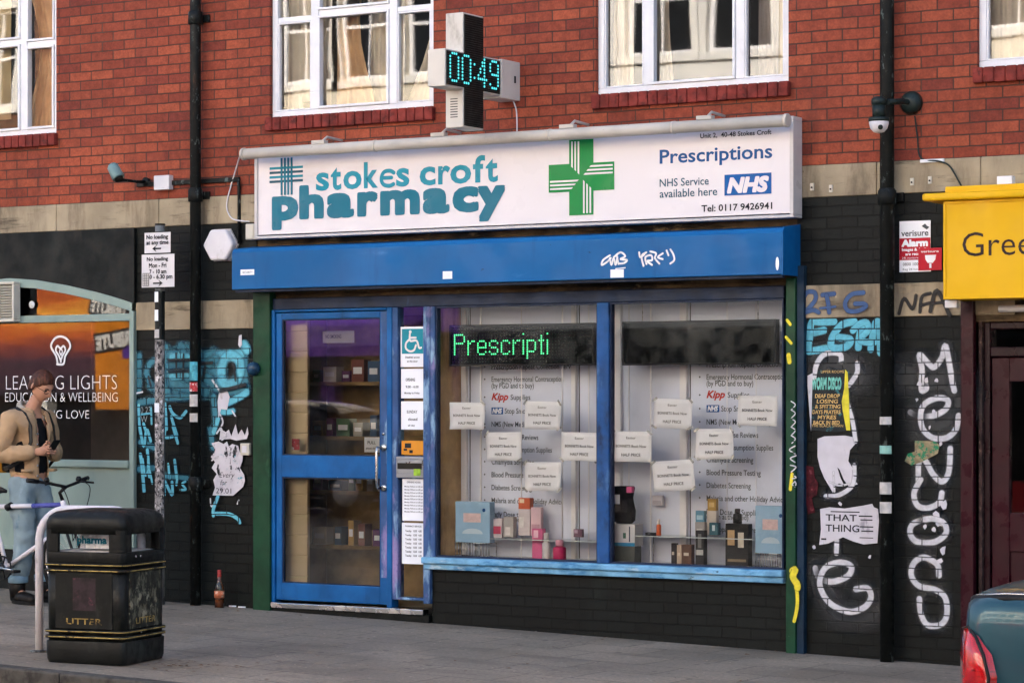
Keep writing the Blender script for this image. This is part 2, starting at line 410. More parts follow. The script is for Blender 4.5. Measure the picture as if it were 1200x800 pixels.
# ------------------------------------------------------------------ the red brick building
bld = thing('brick_building', 'red brick building with white windows above a black painted ground floor', 'building', (0, 0, 0))
XL, XR, ZT = -14.0, 12.0, 9.6
WZ = 3.80; WH = 1.42
wins = [(-5.80, -4.305), (-2.168, -.675), (.692, 2.191), (3.538, 5.03)]
extra_w = [(-8.66, -7.17), (-11.5, -10.0), (6.4, 7.89), (9.26, 10.75)]
allw = sorted(wins+extra_w)
mb = MB()
def wall_grid(mb, x0, x1, z0, z1, holes, depth, y=0.0):
    xs = sorted({x0, x1, *[h[0] for h in holes], *[h[1] for h in holes]}); zs = sorted({z0, z1, *[h[2] for h in holes], *[h[3] for h in holes]})
    for a, b in zip(xs, xs[1:]):
        for c, d in zip(zs, zs[1:]):
            if any(h[0] <= (a+b)/2 <= h[1] and h[2] <= (c+d)/2 <= h[3] for h in holes): continue
            mb.quad((a, y, c), (b, y, c), (b, y, d), (a, y, d))
    for h in holes:
        a, b, c, d = h
        mb.quad((a, y, c), (a, y, d), (a, y+depth, d), (a, y+depth, c)); mb.quad((b, y, c), (b, y+depth, c), (b, y+depth, d), (b, y, d))
        mb.quad((a, y, d), (b, y, d), (b, y+depth, d), (a, y+depth, d)); mb.quad((a, y, c), (a, y+depth, c), (b, y+depth, c), (b, y, c))
holes = [(a, b, WZ, WZ+WH) for a, b in allw]+[(a, b, WZ+2.9, WZ+2.9+WH) for a, b in allw]
wall_grid(mb, XL, XR, 3.222, ZT, holes, .14)
mb.quad((XL, 0, 3.222), (XL, 0, ZT), (XL, 8, ZT), (XL, 8, 3.222)); mb.quad((XR, 0, 3.222), (XR, 8, 3.222), (XR, 8, ZT), (XR, 0, ZT))
mb.quad((XL, 8, 0), (XL, 8, ZT), (XR, 8, ZT), (XR, 8, 0))
mb.build('upper_wall', m_brick, bld)
MB().box(XL-.05, XR+.05, -.06, 8.1, ZT+.003, ZT+.14).build('parapet_coping', m_stone, bld)
MB().box(XL, XR, .1, 8, ZT-.4, ZT-.2).build('roof_deck', m_dark, bld)
MB().box(XL+.1, XR-.1, .35, 7.9, 3.1, 3.2).build('upper_floor', m_dark, bld)
# stone bands, as separate blocks with thin joints
def band(z0, z1, x0, x1, joints, y=-.012):
    xs = [x0]+joints+[x1]; mb = MB()
    for a, b in zip(xs, xs[1:]): mb.box(a+.0025, b-.0025, y, .2, z0, z1)
    mb.box(x0, x1, y+.012, .19, z0+.004, z1-.004)
    return mb.build('stone_band', m_stone, bld, bevel=.006)
band(3.008, 3.2215, XL, XR, sorted([PX(p) for p in (67, 187, 330, 480, 620, 760, 880, 1028, 1150)]+[-9, -7.5, -6, 5, 7, 9]))
ZB0, ZB1 = 2.198, 2.418
xa, xb, xc, xd = PX(160), PX(297), PX(939), PX(1130)
band(ZB0, ZB1, xa, xb+.03, [PX(238)]); band(ZB0, ZB1, xc-.03, xd+.35, [PX(1040)])
# black painted ground floor, butted round the stone band
for a, b, c in ((xa, xb+.03, xb+.03), (xc-.03, xd+.1, xd+1.6)):
    MB().box(a, b, 0, .3, -.4, ZB0-.001).build('ground_floor_wall', m_black, bld); MB().box(a, c, 0, .3, ZB1+.001, 3.007).build('ground_floor_wall', m_black, bld)
m_strip = mat('worn_fascia_timber', '5a4a34', .8, .45, 6, [('1c1a17', 5, .45, .6, (.3, 1, 1)), ('8c7a58', 9, .6, .7, (.4, 1, 1))], .5, 40)
MB().box(xb+.031, xc-.031, .012, .3, 2.45, 3.007).build('fascia_backing', m_strip, bld)
MB().box(XL, PX(-200), .0, .3, -.3, 3.007).build('end_wall', m_black, bld); MB().box(7.5, XR, 0, .3, -.5, 3.007).build('end_wall', m_black, bld)
# first floor windows
m_beige = mat('beige_blind', 'b5a17c', .9, .12, 3); m_net = mat('net_curtain', 'd6cdbb', .9, .1, 5); m_drape = mat('cream_drape', 'c9a57c', .85, .15, 4); m_grey = mat('grey_drape', 'a59f9a', .85, .15, 4)
def curtain(xa, xb, z0, z1, y, m, parent, name='curtain', tie=0.0, side=0):
    mb = MB(); n = 28; mz = 8
    for j in range(mz+1):
        v = j/mz; z = z0+(z1-z0)*v
        for i in range(n+1):
            u = i/n; sq = 1-tie*math.sin(math.pi*min(1, v*1.0))**1.2 if tie else 1
            x = (xa+(xb-xa)*u*sq) if side <= 0 else (xb-(xb-xa)*(1-u)*sq)
            mb.vert((x, y+.018*math.sin(u*31+v*1.5)+.006*math.sin(u*67), z))
    for j in range(mz):
        for i in range(n): a = j*(n+1)+i; mb.face((a, a+1, a+n+2, a+n+1))
    mb.build(name, m, parent, smooth=True)
def window(x0, x1, z0, kind, far=False):
    z1 = z0+WH; W = x1-x0
    fr = MB(); y0, y1 = .035, .10
    fr.frame(x0, x1, z0, z1, .05, y0, y1, wb=.045)
    m1, m2 = x0+W*.265, x0+W*.745; mw = .034
    for c in (m1, m2): fr.box(c-mw, c+mw, y0, y1, z0+.045, z1-.05)
    f = fr.build('window', m_white, bld, bevel=.005)
    zt = z0+.72; sash = MB()
    secs = ((x0+.05, m1-mw), (m1+mw, m2-mw), (m2+mw, x1-.05))
    for k, (a, b) in enumerate(secs):
        t_ = zt if k != 1 else zt+.03
        sash.box(a+.001, b-.001, y0+.006, y1-.006, t_, t_+.04)
        if k == 1 or kind == 0:
            sash.frame(a+.001, b-.001, z0+.0465, t_-.001, .02, y0-.012, y1-.02)
            sash.frame(a+.001, b-.001, t_+.041, z1-.0515, .018, y0-.008, y1-.02)
        else: sash.frame(a+.001, b-.001, z0+.0465, t_-.001, .012, y0+.004, y1-.02)
    sash.build('sash', m_white, f, bevel=.004)
    g = MB(); g.quad((x0+.03, .07, z0+.03), (x1-.03, .07, z0+.03), (x1-.03, .07, z1-.03), (x0+.03, .07, z1-.03)); g.build('pane', m_glass, f)
    # brick-on-edge sill
    s = MB(); n = 20; bw = (W+.04)/n
    for i in range(n):
        a = x0-.02+i*bw; s.box(a+.004, a+bw-.004, -.045-.004*random.random(), .06, z0-.104+.003*random.random(), z0-.002)
    s.box(x0-.018, x1+.018, -.036, .058, z0-.10, z0-.008); s.build('sill', m_sillb, f, bevel=.007)
    if far: 
        MB().box(x0, x1, .2, .22, z0, z1).build('blind', m_beige, f); return
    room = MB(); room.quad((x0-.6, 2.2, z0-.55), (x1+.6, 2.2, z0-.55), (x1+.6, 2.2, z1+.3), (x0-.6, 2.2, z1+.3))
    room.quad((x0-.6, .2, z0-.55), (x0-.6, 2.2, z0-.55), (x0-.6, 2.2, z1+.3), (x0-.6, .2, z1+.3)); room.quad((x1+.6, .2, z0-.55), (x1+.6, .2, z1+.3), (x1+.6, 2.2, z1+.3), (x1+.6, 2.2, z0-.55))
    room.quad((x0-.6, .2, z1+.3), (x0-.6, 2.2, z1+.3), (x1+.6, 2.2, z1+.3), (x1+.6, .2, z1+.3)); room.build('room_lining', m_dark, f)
    if kind == 0:
        MB().box(x0+.02, m2-.25, .16, .165, z0+.16, z1).build('blind', m_beige, f); curtain(m2-.2, x1, z0+.02, z1, .22, m_drape, f, tie=.35, side=1)
    if kind == 1:
        curtain(x0+.03, m1+.05, z0, z1, .19, m_net, f); curtain(m1+.06, m1+.45, z0+.02, z1, .24, m_drape, f, tie=.45); curtain(m1+.30, m2-.1, z0+.02, z1, .34, m_net, f)
        curtain(m2-.02, x1, z0+.02, z1, .22, m_net, f, tie=.6, side=1)
        mb = MB(); mb.box(m1+.14, m1+.34, .13, .14, z0+.78, z1-.1); mb.build('hanging_panel', m_dark, f)
        mb = MB(); mb.box(x0+.22, x0+.36, .13, .2, z0+.04, z0+.12); mb.build('plant_box', mat('plant_green', '31452a', .8, .4, 30), f)
    if kind == 2:
        curtain(x0+.03, x0+.2, z0, z1, .2, m_net, f); curtain(m1-.05, m1+.12, z0, z1, .22, m_net, f, tie=.3); curtain(m2+.06, m2+.22, z0, z1, .19, m_grey, f); curtain(x1-.24, x1, z0, z1, .21, m_beige, f)
    if kind == 3:
        curtain(x0, x0+.3, z0, z1, .2, m_net, f); MB().box(x0+.3, x1, .5, .51, z0, z1).build('blind', m_net, f)
for k, (a, b) in enumerate(wins): window(a, b, WZ, k)
for a, b in extra_w: window(a, b, WZ, 0, True)
for a, b in allw: window(a, b, WZ+2.9, 0, True)
# ------------------------------------------------------------------ graffiti on the building
g_w = spraymat('white_spray', 'c2c1c6', .75, 2.195-.075*29); g_c = spraymat('cyan_spray', '58a9bd', .8, 2.195-.075*29); g_b = spraymat('blue_spray', '2f4f7c', .0); g_k = spraymat('black_spray', '191716'); g_t = spraymat('white_paint_pen', 'e4e4e6'); g_dk = spraymat('black_drip_spray', '0b1013', .3)
g_cd = spraymat('dim_cyan_spray', '2f6f80', .8, 2.195-.075*29); g_y = spraymat('yellow_spray', 'd9c92a', 0)
g_haze = spraymat('white_overspray', '292b2c', .8, 2.195-.075*29)
q = lambda *p: list(p)
z1 = lambda *p: zoomed(1040, 390, 4.44, p); z2 = lambda *p: zoomed(960, 560, 3.476, p); z3 = lambda *p: zoomed(920, 520, 2.857, p); z4 = lambda *p: zoomed(930, 330, 6.15, p); z5 = lambda *p: zoomed(930, 420, 4.44, p)
wd = .036
stroke_obj('graffiti', [
    (z1((196, 262), (204, 288), (180, 300), (178, 250), (182, 190), (168, 112), (215, 158), (245, 178), (285, 130), (303, 66), (318, 120), (332, 200), (342, 260), (352, 300)), wd),
    (z1((120, 412), (160, 430), (240, 430), (305, 395), (316, 350), (262, 338), (195, 370), (175, 430), (188, 500), (240, 545), (310, 545), (360, 500), (374, 430)), wd),
    (z1((163, 780), (163, 700), (172, 655), (200, 665), (240, 735), (288, 772), (322, 720), (330, 600)), wd),
    (z2((415, 5), (388, 60), (400, 108), (440, 122), (490, 100), (502, 60)), wd),
    (z2((440, 165), (385, 185), (372, 222), (400, 258), (470, 260), (518, 225), (512, 185), (470, 165), (430, 168)), wd),
    (z2((490, 395), (482, 350), (430, 322), (388, 345), (378, 395), (410, 438), (480, 455), (518, 490), (522, 560), (495, 596), (445, 596), (418, 550), (412, 490)), wd)],
    g_w, bld, 'white spray letters running down the black brick beside the maroon shop', halo=True)
stroke_obj('graffiti', [
    (z3((102, 415), (115, 448), (160, 460), (212, 440), (222, 408), (182, 396), (135, 415), (118, 470), (150, 530), (215, 560), (268, 545), (290, 512), (278, 482), (240, 485)), wd*1.05),
    (z3((174, 320), (173, 365)), wd*.9),
    (z4((345, 585), (342, 530), (300, 512), (222, 525), (170, 595), (150, 690)), wd*.95), (z4((462, 590), (462, 650), (430, 708), (400, 745)), wd*.9),
    (z5((262, 150), (285, 240), (310, 330), (325, 430)), wd*.8), (z5((318, 555), (318, 620), (300, 670), (235, 710), (170, 715)), wd*.8), (z5((210, 590), (215, 690)), wd*.4), (z5((190, 640), (240, 660), (290, 650)), wd*.35)],
    g_w, bld, 'white spray swirls above and below the torn posters', halo=True)
stroke_obj('graffiti', [(z1((100, 230), (180, 240), (330, 250), (360, 380), (200, 480)), .22), (z3((110, 430), (180, 560), (290, 560)), .16), (z4((160, 700), (200, 560), (330, 560), (450, 680)), .2)], g_haze, bld, 'faint white overspray around the tags', y=-.0016, soft=.9)
tw = .048
stroke_obj('graffiti', [
    (z4((292, 287), (200, 290), (132, 295), (118, 400), (112, 500)), tw), (z4((130, 372), (222, 350)), tw), (z4((112, 502), (240, 482)), tw),
    (z4((440, 288), (350, 312), (285, 395), (275, 465), (330, 480), (395, 460), (412, 415), (330, 402)), tw),
    (z4((500, 300), (480, 380), (470, 475)), tw), (z4((430, 352), (480, 305), (530, 295), (540, 350), (480, 420), (560, 440)), tw*.9), (z4((560, 485), (590, 310), (622, 300), (628, 400), (632, 512)), tw), (z4((580, 440), (630, 430)), tw*.7)],
    g_c, bld, 'pale blue bubble letters reading EGO sprayed under the stone band', soft=.25)
bw_ = .03
stroke_obj('graffiti', [(z4((82, 110), (110, 75), (160, 80), (165, 130), (120, 190), (88, 222), (150, 205), (190, 222)), bw_), (z4((215, 97), (300, 88)), bw_), (z4((245, 100), (258, 160), (265, 222)), bw_), (z4((200, 192), (310, 180)), bw_*.5),
    (z4((512, 80), (430, 92), (382, 150), (400, 208), (470, 212), (530, 180), (515, 160), (455, 160)), bw_)], g_b, bld, 'smudged blue tag reading 2FG on the stone band', y=-.0165)
z6 = lambda *p: zoomed(920, 250, 2.857, p)
stroke_obj('graffiti', [(z6((385, 335), (402, 285), (430, 320), (442, 275)), .022), (z6((455, 330), (462, 280), (490, 268)), .022), (z6((458, 308), (488, 300)), .02), (z6((490, 328), (512, 258), (555, 342)), .026), (z6((497, 302), (535, 298)), .02)], g_k, bld, 'black marker tag reading NFA on the stone band', y=-.0165)
za = lambda *p: zoomed(155, 400, 7.27, p); zb = lambda *p: zoomed(155, 500, 6.667, p)
W3 = .12
stroke_obj('graffiti', [
    (za((195, 160), (150, 190), (125, 260), (150, 340), (200, 395)), .05), (za((150, 380), (230, 420)), .06),
    (za((330, 125), (500, 125)), W3*.8), (za((330, 210), (490, 205)), W3*.8), (za((330, 295), (500, 290)), W3*.8), (za((420, 40), (440, 90)), .07), (za((330, 350), (420, 380), (500, 420)), .08),
    (za((600, 130), (700, 110)), .07), (za((600, 250), (700, 235), (760, 270)), .1), (za((640, 310), (740, 390)), .08), (za((660, 190), (720, 150)), .07)], g_cd, bld, 'broad dim blue sprayed blocks behind the sign post', soft=.7, y=-.0022)
stroke_obj('graffiti', [
    (za((780, 330), (765, 250), (790, 150), (850, 118), (915, 160), (930, 250), (890, 340), (820, 370), (770, 330)), .075), (za((740, 125), (930, 112)), .07), (za((345, 130), (480, 130)), .05), (za((345, 300), (470, 290)), .05),
    (za((960, 30), (985, 70)), .07), (za((760, 600), (830, 600), (870, 590)), .04), (za((740, 660), (705, 770)), .04), (za((830, 520), (930, 470), (990, 430)), .05)], g_c, bld, 'bright blue sprayed ring letter left of the green pilaster', soft=.55, y=-.0105)
nw = .026
stroke_obj('graffiti', [
    (za((60, 120), (60, 420)), .05), (za((290, 60), (300, 420)), .07), (za((380, 100), (385, 440)), .08), (za((460, 60), (465, 430)), .08), (za((620, 120), (625, 440)), .08), (za((700, 100), (705, 380)), .08), (za((960, 130), (965, 420)), .06),
    (za((60, 520), (200, 500)), .05), (za((300, 480), (480, 470)), .05), (zb((70, 120), (180, 160)), .05), (zb((60, 330), (170, 320)), .05), (za((820, 430), (980, 400)), .06), (za((700, 470), (720, 690)), .05), (zb((620, 20), (640, 160)), .05), (zb((260, 380), (440, 400)), .04)], g_cd, bld, 'dim blue sprayed fill on the left black wall', soft=.8, y=-.0016)
stroke_obj('graffiti', [
    (za((330, 165), (500, 160)), .022), (za((330, 255), (500, 250)), .024), (za((390, 100), (395, 300)), .016), (za((455, 110), (450, 320)), .016), (za((600, 190), (700, 180)), .024), (za((640, 220), (620, 330)), .02), (za((880, 200), (900, 330)), .02), (za((770, 420), (860, 400), (980, 370)), .03), (za((160, 300), (180, 380)), .018)], g_dk, bld, 'black shading lines across the blue graffiti', soft=.4, y=-.0235)
stroke_obj('graffiti', [
    (za((700, 330), (760, 420), (780, 480)), .016), (za((760, 610), (790, 690), (740, 780)), .014), (za((870, 590), (900, 640)), .012), (zb((700, 20), (760, 60), (720, 100)), .014), (zb((640, 260), (690, 230)), .012), (zb((840, 600), (850, 570)), .012), (zb((630, 560), (640, 620), (690, 560)), .012), (za((60, 440), (110, 430)), .012), (za((280, 230), (285, 430)), .010)], g_w, bld, 'thin white spray scribbles among the blue graffiti', soft=.3, y=-.026)
stroke_obj('graffiti', [
    (za((290, 530), (300, 640), (305, 745)), nw), (za((330, 555), (360, 615), (420, 648), (472, 595)), nw), (za((345, 640), (370, 720), (395, 800)), nw), (za((68, 545), (72, 640), (78, 740), (90, 800)), nw), (za((110, 700), (130, 760)), nw), (za((175, 560), (180, 700)), nw*.7), (za((95, 620), (180, 610)), nw*.6),
    (zb((75, 5), (105, 150), (128, 20), (160, 110)), nw), (zb((275, 0), (270, 75), (330, 75)), nw), (zb((335, 0), (355, 70), (372, 125)), nw), (zb((80, 215), (92, 300), (110, 500)), nw*1.2), (zb((135, 180), (145, 300), (152, 385)), nw*1.1), (zb((100, 250), (120, 380), (150, 330), (175, 440)), nw*.7),
    (zb((270, 525), (268, 420), (330, 530), (330, 430)), nw), (zb((300, 290), (310, 400)), nw*.8), (zb((350, 260), (368, 400)), nw), (zb((370, 410), (365, 450)), nw*.8), (zb((435, 425), (410, 445), (440, 485), (400, 490)), nw*.7),
    (zb((690, 540), (655, 640), (655, 690)), nw*1.1), (zb((670, 675), (780, 680), (845, 715), (862, 745)), nw*1.1)], g_c, bld, 'thin pale blue sprayed lettering low on the left wall', soft=.3, y=-.017)
num = None
for i, s in enumerate(('18 20', '0 23', 'W')):
    num = MB(); zz = PZ(168, 466+i*10.5); text_into(num, s, PX(165), PX(181-4*i), zz-.05, zz, -.0035); num.build('graffiti', mat('chalk_paint', '8d9a9c', .9, .3, 30), bld)
# ------------------------------------------------------------------ pharmacy shopfront
lk_ = (1, 1, 1)
m_blue = mat('blue_door_paint', '0b5592', .5, .22, 4, [('3c78b8', 3, .6, .75, (1, 1, .3)), ('14345e', 5, .62, .8, (1, 1, .4)), ('93a9bf', 20, .70, .78, (1, 1, .6)), ('0d2c50', 2.5, .55, .8, (1.5, 1, .25))], .25, 20)
m_bluew = mat('weathered_blue_paint', '24588f', .55, .25, 6, [('86a9c4', 5, .47, .62, (1.5, 1, .35)), ('2a4a75', 7, .56, .7, (1, 1, .5)), ('7f7aa6', 2.0, .62, .74, (1, 1, .5)), ('1d2c40', 16, .66, .72, (1, 1, 1))], .25, 60)
m_bluep = mat('violet_sprayed_paint', '34527f', .55, .2, 5, [('8e7fae', 2.6, .54, .68, (1, 1, .5)), ('86a6c2', 7, .52, .66, (1.5, 1, .35)), ('2d62a0', 3, .55, .7, (1, 1, .4)), ('243a5c', 9, .6, .7, (1, 1, .6))], .2, 60)
m_sillp = mat('worn_sill_paint', '6fa3c6', .6, .25, 7, [('2f6f9f', 5, .5, .62, (.35, 1, 1)), ('b5c9d2', 8, .58, .7, (.3, 1, 1)), ('20333f', 9, .64, .70, (.6, 1, 1)), ('7fa596', 3, .64, .72, (1, 1, 1))], .4, 50)
m_navy = mat('dark_blue_frame', '1d2b44', .5, .3, 6, [('33507a', 5, .6, .75, (1, 1, .4))], .15)
m_green = mat('green_pilaster_paint', '123a26', .5, .25, 5, [('2b5a3f', 6, .6, .75, (1, 1, .4)), ('0b1d16', 3, .6, .8, (1, 1, .3)), ('8aa79a', 26, .74, .78, (1, 1, 1))], .25, 40)
m_chrome = mat('steel', 'b9b9b9', .25, .05, 5, metal=1.0, bmp=0)
m_whitep = mat('white_paper', 'eff1f6', .8, .03, 3, bmp=.12, bscale=9)
m_ink = mat('black_ink', '26272a', .7, .1, 5, bmp=0)
m_grint = mat('grey_ink', '4c5054', .7, .1, 5, bmp=0)
sf = thing('pharmacy_shopfront', 'blue framed pharmacy shopfront with a glazed door and two display windows', 'shopfront', (PX(620), 0, gz(0)))
gxl = PX(296); X = PX
# pilasters
def pil(pa, pb, y, name, label):
    mb = MB(); mb.box(X(pa, y), X(pb, y), y, .1, gz(X(pa))-.05, 2.47); o = mb.build(name, m_green, sf, bevel=.008); o['label'] = label; return o
pl = pil(296, 316, -.06, 'pilaster', 'dark green painted pilaster with splashes of paint')
pr = pil(920.5, 932, -.06, 'pilaster', 'dark green pilaster with yellow spray marks')
mb = MB(); mb.box(X(932.5, -.06), X(942, -.045), -.045, .1, gz(2.3)-.05, 2.55); mb.build('guide_rail', mat('dark_rail_paint', '10293c', .55, .3, 6, [('2d5878', 6, .6, .75, (1, 1, .4))], .2, 50), sf, bevel=.004)
yel = MB()
def ys(p, w_): yel.stroke([(P(a, b, -.065).x, P(a, b, -.065).z) for a, b in p], w_, -.0625, .3)
z7 = lambda *p: zoomed(850, 620, 4.71, p)
ys(z7((370, 228), (385, 222), (372, 260), (395, 300), (398, 320)), .045); ys(z7((375, 250), (395, 350), (395, 430), (380, 505)), .024); ys([(924, 416), (925, 424)], .03); ys([(922, 375), (926, 380)], .02); ys([(921, 395), (927, 402)], .02); ys([(928, 555), (926, 573)], .022)
yel.build('spray_mark', g_y, pr)
wt = MB(); 
z8 = lambda *p: zoomed(710, 520, 4.443, p)
for p in (((985, 10), (955, 30), (985, 50)), ((990, 60), (960, 75), (985, 95)), ((960, 110), (990, 120), (965, 145)), ((975, 160), (990, 175), (970, 180)), ((985, 195), (970, 210), (985, 222), (990, 205), (983, 195))): 
    wt.stroke([(P(a, b, -.065).x, P(a, b, -.065).z) for a, b in z8(*p)], .008, -.0632, .2)
for i in range(5): wt.stroke([(P(a, b, -.065).x, P(a, b, -.065).z) for a, b in ((927, 470+i*10), (932, 474+i*10), (928, 479+i*10))], .007, -.0632, .2)
wt.build('graffiti', g_w, pr)
# head beam and soffit under the shutter box
ZH = PZ(512, 359)
MB().box(X(316.5), X(920), -.02, .06, ZH+.001, PZ(512, 345)).build('head_rail', m_navy, sf, bevel=.006)
MB().box(X(316.5), X(920), .02, .25, PZ(512, 345)+.001, 2.449).build('shutter_slot', m_strip, sf)
# door frame and door
zth = PZ(330, 702)
mb = MB(); mb.box(X(317), X(325), -.035, .06, zth-.02, ZH); mb.box(X(456), X(462), -.035, .06, zth-.02, ZH); mb.box(X(325)+.001, X(456)-.001, -.034, .06, PZ(330, 366), ZH-.001)
mb.build('door_frame', m_blue, sf, bevel=.006)
d0, d1 = X(325.5), X(455.5); dt = PZ(330, 367)
dr = MB(); y0, y1 = -.02, .03
gx0, gx1 = X(332), X(447)
zA, zB, zC, zD = PZ(332, 374.5), PZ(332, 533), PZ(332, 558.5), PZ(332, 682)
dr.box(d0, gx0, y0, y1, zth, dt); dr.box(gx1, d1, y0, y1, zth, dt); dr.box(gx0, gx1, y0, y1, zA, dt); dr.box(gx0, gx1, y0, y1, zC, zB); dr.box(gx0, gx1, y0, y1, zth, zD)
door = dr.build('door', [m_blue], sf, bevel=.005); door['label'] = 'blue framed glazed door with a chrome pull bar'
st = MB(); st.box(gx1+.012, d1-.001, y0-.004, y0+.004, zth+.2, dt-.002); st.build('door_stile', m_bluep, door)
def pane(x0, x1, z0, z1, y, parent, m=m_shopglass, name='pane'):
    g = MB(); g.quad((x0, y, z0), (x1, y, z0), (x1, y, z1), (x0, y, z1)); return g.build(name, m, parent)
m_doorglass = glassmat('door_glass', tint=(.86, .87, .87), ior=1.95, wav=.03, wscale=.8, dirt=.04)
pane(gx0, gx1, zB, zA, .006, door, m_doorglass); pane(gx0, gx1, zD, zC, .006, door, m_doorglass)
gk = MB(); 
for a, b in ((zB, zA), (zD, zC)): gk.frame(gx0+.0005, gx1-.0005, a+.0005, b-.0005, .009, -.012, .004)
gk.build('glazing_bead', m_navy, door)
hb = MB(); hx = X(448.5); hb.tube([(hx, -.03, PZ(449, 524)), (hx, -.075, PZ(449, 524)), (hx, -.08, PZ(449, 530)), (hx, -.08, PZ(449, 566)), (hx, -.075, PZ(449, 571)), (hx, -.03, PZ(449, 571))], .011, 10)
for yy in (524, 571): hb.lathe([(.026, 0), (.026, .012), (.012, .016)], (X(452.5), -.024, PZ(452, yy)), 16, 'Y')
hb.build('handle', m_chrome, door)
MB().lathe([(.012, 0), (.012, .01)], (X(452), -.024, PZ(452, 508)), 12, 'Y').build('lock', m_chrome, door)
MB().box(X(317)+.001, X(500), -.05, .12, zth-.06, zth-.021).build('threshold', m_chrome, sf, bevel=.004)
MB().box(X(317), X(505), -.03, .3, gz(X(505))-.1, zth-.061).build('step', m_black, sf)
# side light
s0, s1 = X(468.5), X(498.5)
mb = MB(); zb_ = PZ(468, 702); mb.box(X(462.2), s0, -.03, .06, zb_, ZH); mb.box(s1, X(506.5), -.032, .06, zb_-.02, ZH); mb.box(s0, s1, -.028, .055, zb_, PZ(469, 699)); mb.box(s0, s1, -.028, .055, PZ(469, 560), PZ(469, 534))
sl = mb.build('side_light_frame', m_bluep, sf, bevel=.005)
pane(s0, s1, PZ(469, 534), ZH, .01, sl); pane(s0, s1, PZ(469, 699), PZ(469, 560), .01, sl)
ml = MB(); ml.frame(X(467.5), X(499), PZ(468, 559), PZ(468, 534.5), .012, -.036, -.026, wt=.02, wb=.03); ml.box(X(467.5)+.0125, X(499)-.0125, -.034, -.0285, PZ(468, 559)+.031, PZ(468, 534.5)-.021)
lb = ml.build('letter_plate', mat('brushed_aluminium', '8c9096', .4, .1, 6, metal=.8), sl, bevel=.002)
MB().box(X(469), X(497.5), -.0375, -.0365, PZ(469, 549), PZ(469, 542)).build('letter_flap', m_dark, lb)
MB().box(X(488), X(496), -.038, -.0368, PZ(489, 557), PZ(489, 549)).build('sticker', mat('lime_sticker', '8fb53a', .5, .3, 30), lb)
# display windows
zs = PZ(512, 652); wx = [(X(512), X(702)), (X(716), X(919.5))]
MB().box(X(506.6), wx[0][0], -.03, .05, zs, ZH).build('window_jamb', m_bluep, sf, bevel=.006); MB().box(wx[1][1], X(920.3), -.03, .05, zs, ZH).build('window_jamb', m_navy, sf, bevel=.006); wf = MB().box(wx[0][1], wx[1][0], -.034, .05, zs, ZH).build('mullion', mat('dark_worn_blue', '1d4a80', .55, .25, 6, [('5f86b0', 4, .55, .72, (1, 1, .4)), ('16243c', 5, .52, .68, (1, 1, .5))], .2, 60), sf, bevel=.006)

for a, b in wx:
    f_ = MB().frame(a+.0006, b-.0006, zs+.0006, ZH-.0006, .012, -.016, .03).build('window', m_navy, sf); pane(a, b, zs, ZH, .01, f_)
mb = MB(); mb.box(X(499.5), X(921.5), -.075, .06, PZ(512, 659.5), zs-.001); mb.box(X(500.5), X(921), -.05, .06, PZ(512, 666.5), PZ(512, 659.5)-.001)
mb.build('sill', m_sillp, sf, bevel=.008)
MB().box(X(506.7), X(928), .0, .3, -.6, PZ(512, 666.5)-.001).build('stall_riser', m_black, sf)
# display box behind the glass
m_panel = mat('grey_display_panel', 'd3d9e8', .6, .05, 1.2, [('c6cddc', 1.2, .5, .7, (1, 1, 1))], .03)
m_post = mat('white_laminate', 'dddde0', .5, .06, 2, bmp=.03); m_wood = mat('pale_wood', 'c9a878', .6, .15, 8, [('8f6a42', 6, .5, .7, (1, 1, .2))], .1)
YB = .36; w0, w1 = wx[0][0]-.02, wx[1][1]+.06
mb = MB(); mb.box(w0, w1, .062, YB+.1, zs-.06, zs-.002); mb.build('display_floor', m_post, sf)
MB().box(w0, w1, .062, YB+.1, ZH+.05, ZH+.09).build('display_ceiling', m_post, sf)
mb = MB(); mb.box(w0, w1+.3, YB, YB+.03, zs-.001, ZH+.049); bp = mb.build('back_panel', m_panel, sf); bp['label'] = 'pale grey back panel printed with a list of pharmacy services'
MB().box(w0-.03, w0-.001, .062, YB+.1, zs-.06, ZH+.09).build('display_cheek', m_wood, sf); MB().box(w1+.001, w1+.03, .062, YB+.1, zs-.06, ZH+.09).build('display_cheek', m_post, sf)
for a, b, m in ((PX(516, YB), PX(527, YB), m_wood), (PX(544, YB), PX(549, YB), m_post), (PX(672, YB), PX(677, YB), m_post), (PX(722, YB), PX(730, YB), m_post), (PX(799, YB), PX(807, YB), m_post)):
    MB().box(a, b, YB-.035, YB-.0005, zs, ZH+.04).build('post', m, sf, bevel=.003)
for p, w_, y_ in ((563.5, .008, .24), (611, .004, .26), (659, .006, .22), (690, .004, .3), (737, .004, .3), (762.5, .006, .22), (852, .003, .3), (886, .003, .3)):
    MB().tube([(PX(p, y_), y_, zs), (PX(p, y_), y_, ZH+.049)], w_, 8).build('upright_reflection_rod', m_post, sf)  # white rods are shelf uprights and also imitate pale streaks reflected in the glass
mb = MB(); seam = mat('panel_gap', '4a4a4d', .8)
for p in (550.5, 678.5, 808.5): mb.box(PX(p, YB), PX(p, YB)+.008, YB-.003, YB-.0004, zs, ZH+.04)
mb.build('panel_gap', seam, bp)
svc = ['Prescription Repeat Collection Service', 'Emergency Hormonal Contraception', '(by PGD and to buy)', ' Supplies', ' Stop Smoking', 'NMS (New Medicine Service)', 'Medicines Use Reviews', 'Oxygen Consumption Supplies', 'Chlamydia Screening', 'Blood Pressure Testing', 'Diabetes Screening', 'Malaria and other Holiday Advice', 'Early Dose to Supplies', '(when authorised)', 'Homeopathic and more']
ys_ = [428, 442.5, 450, 463.5, 479.5, 495, 510, 524.5, 539, 554, 569, 584, 600, 605.5, 620]
lt = MB(); rd = MB(); bl = MB(); wl_ = MB()
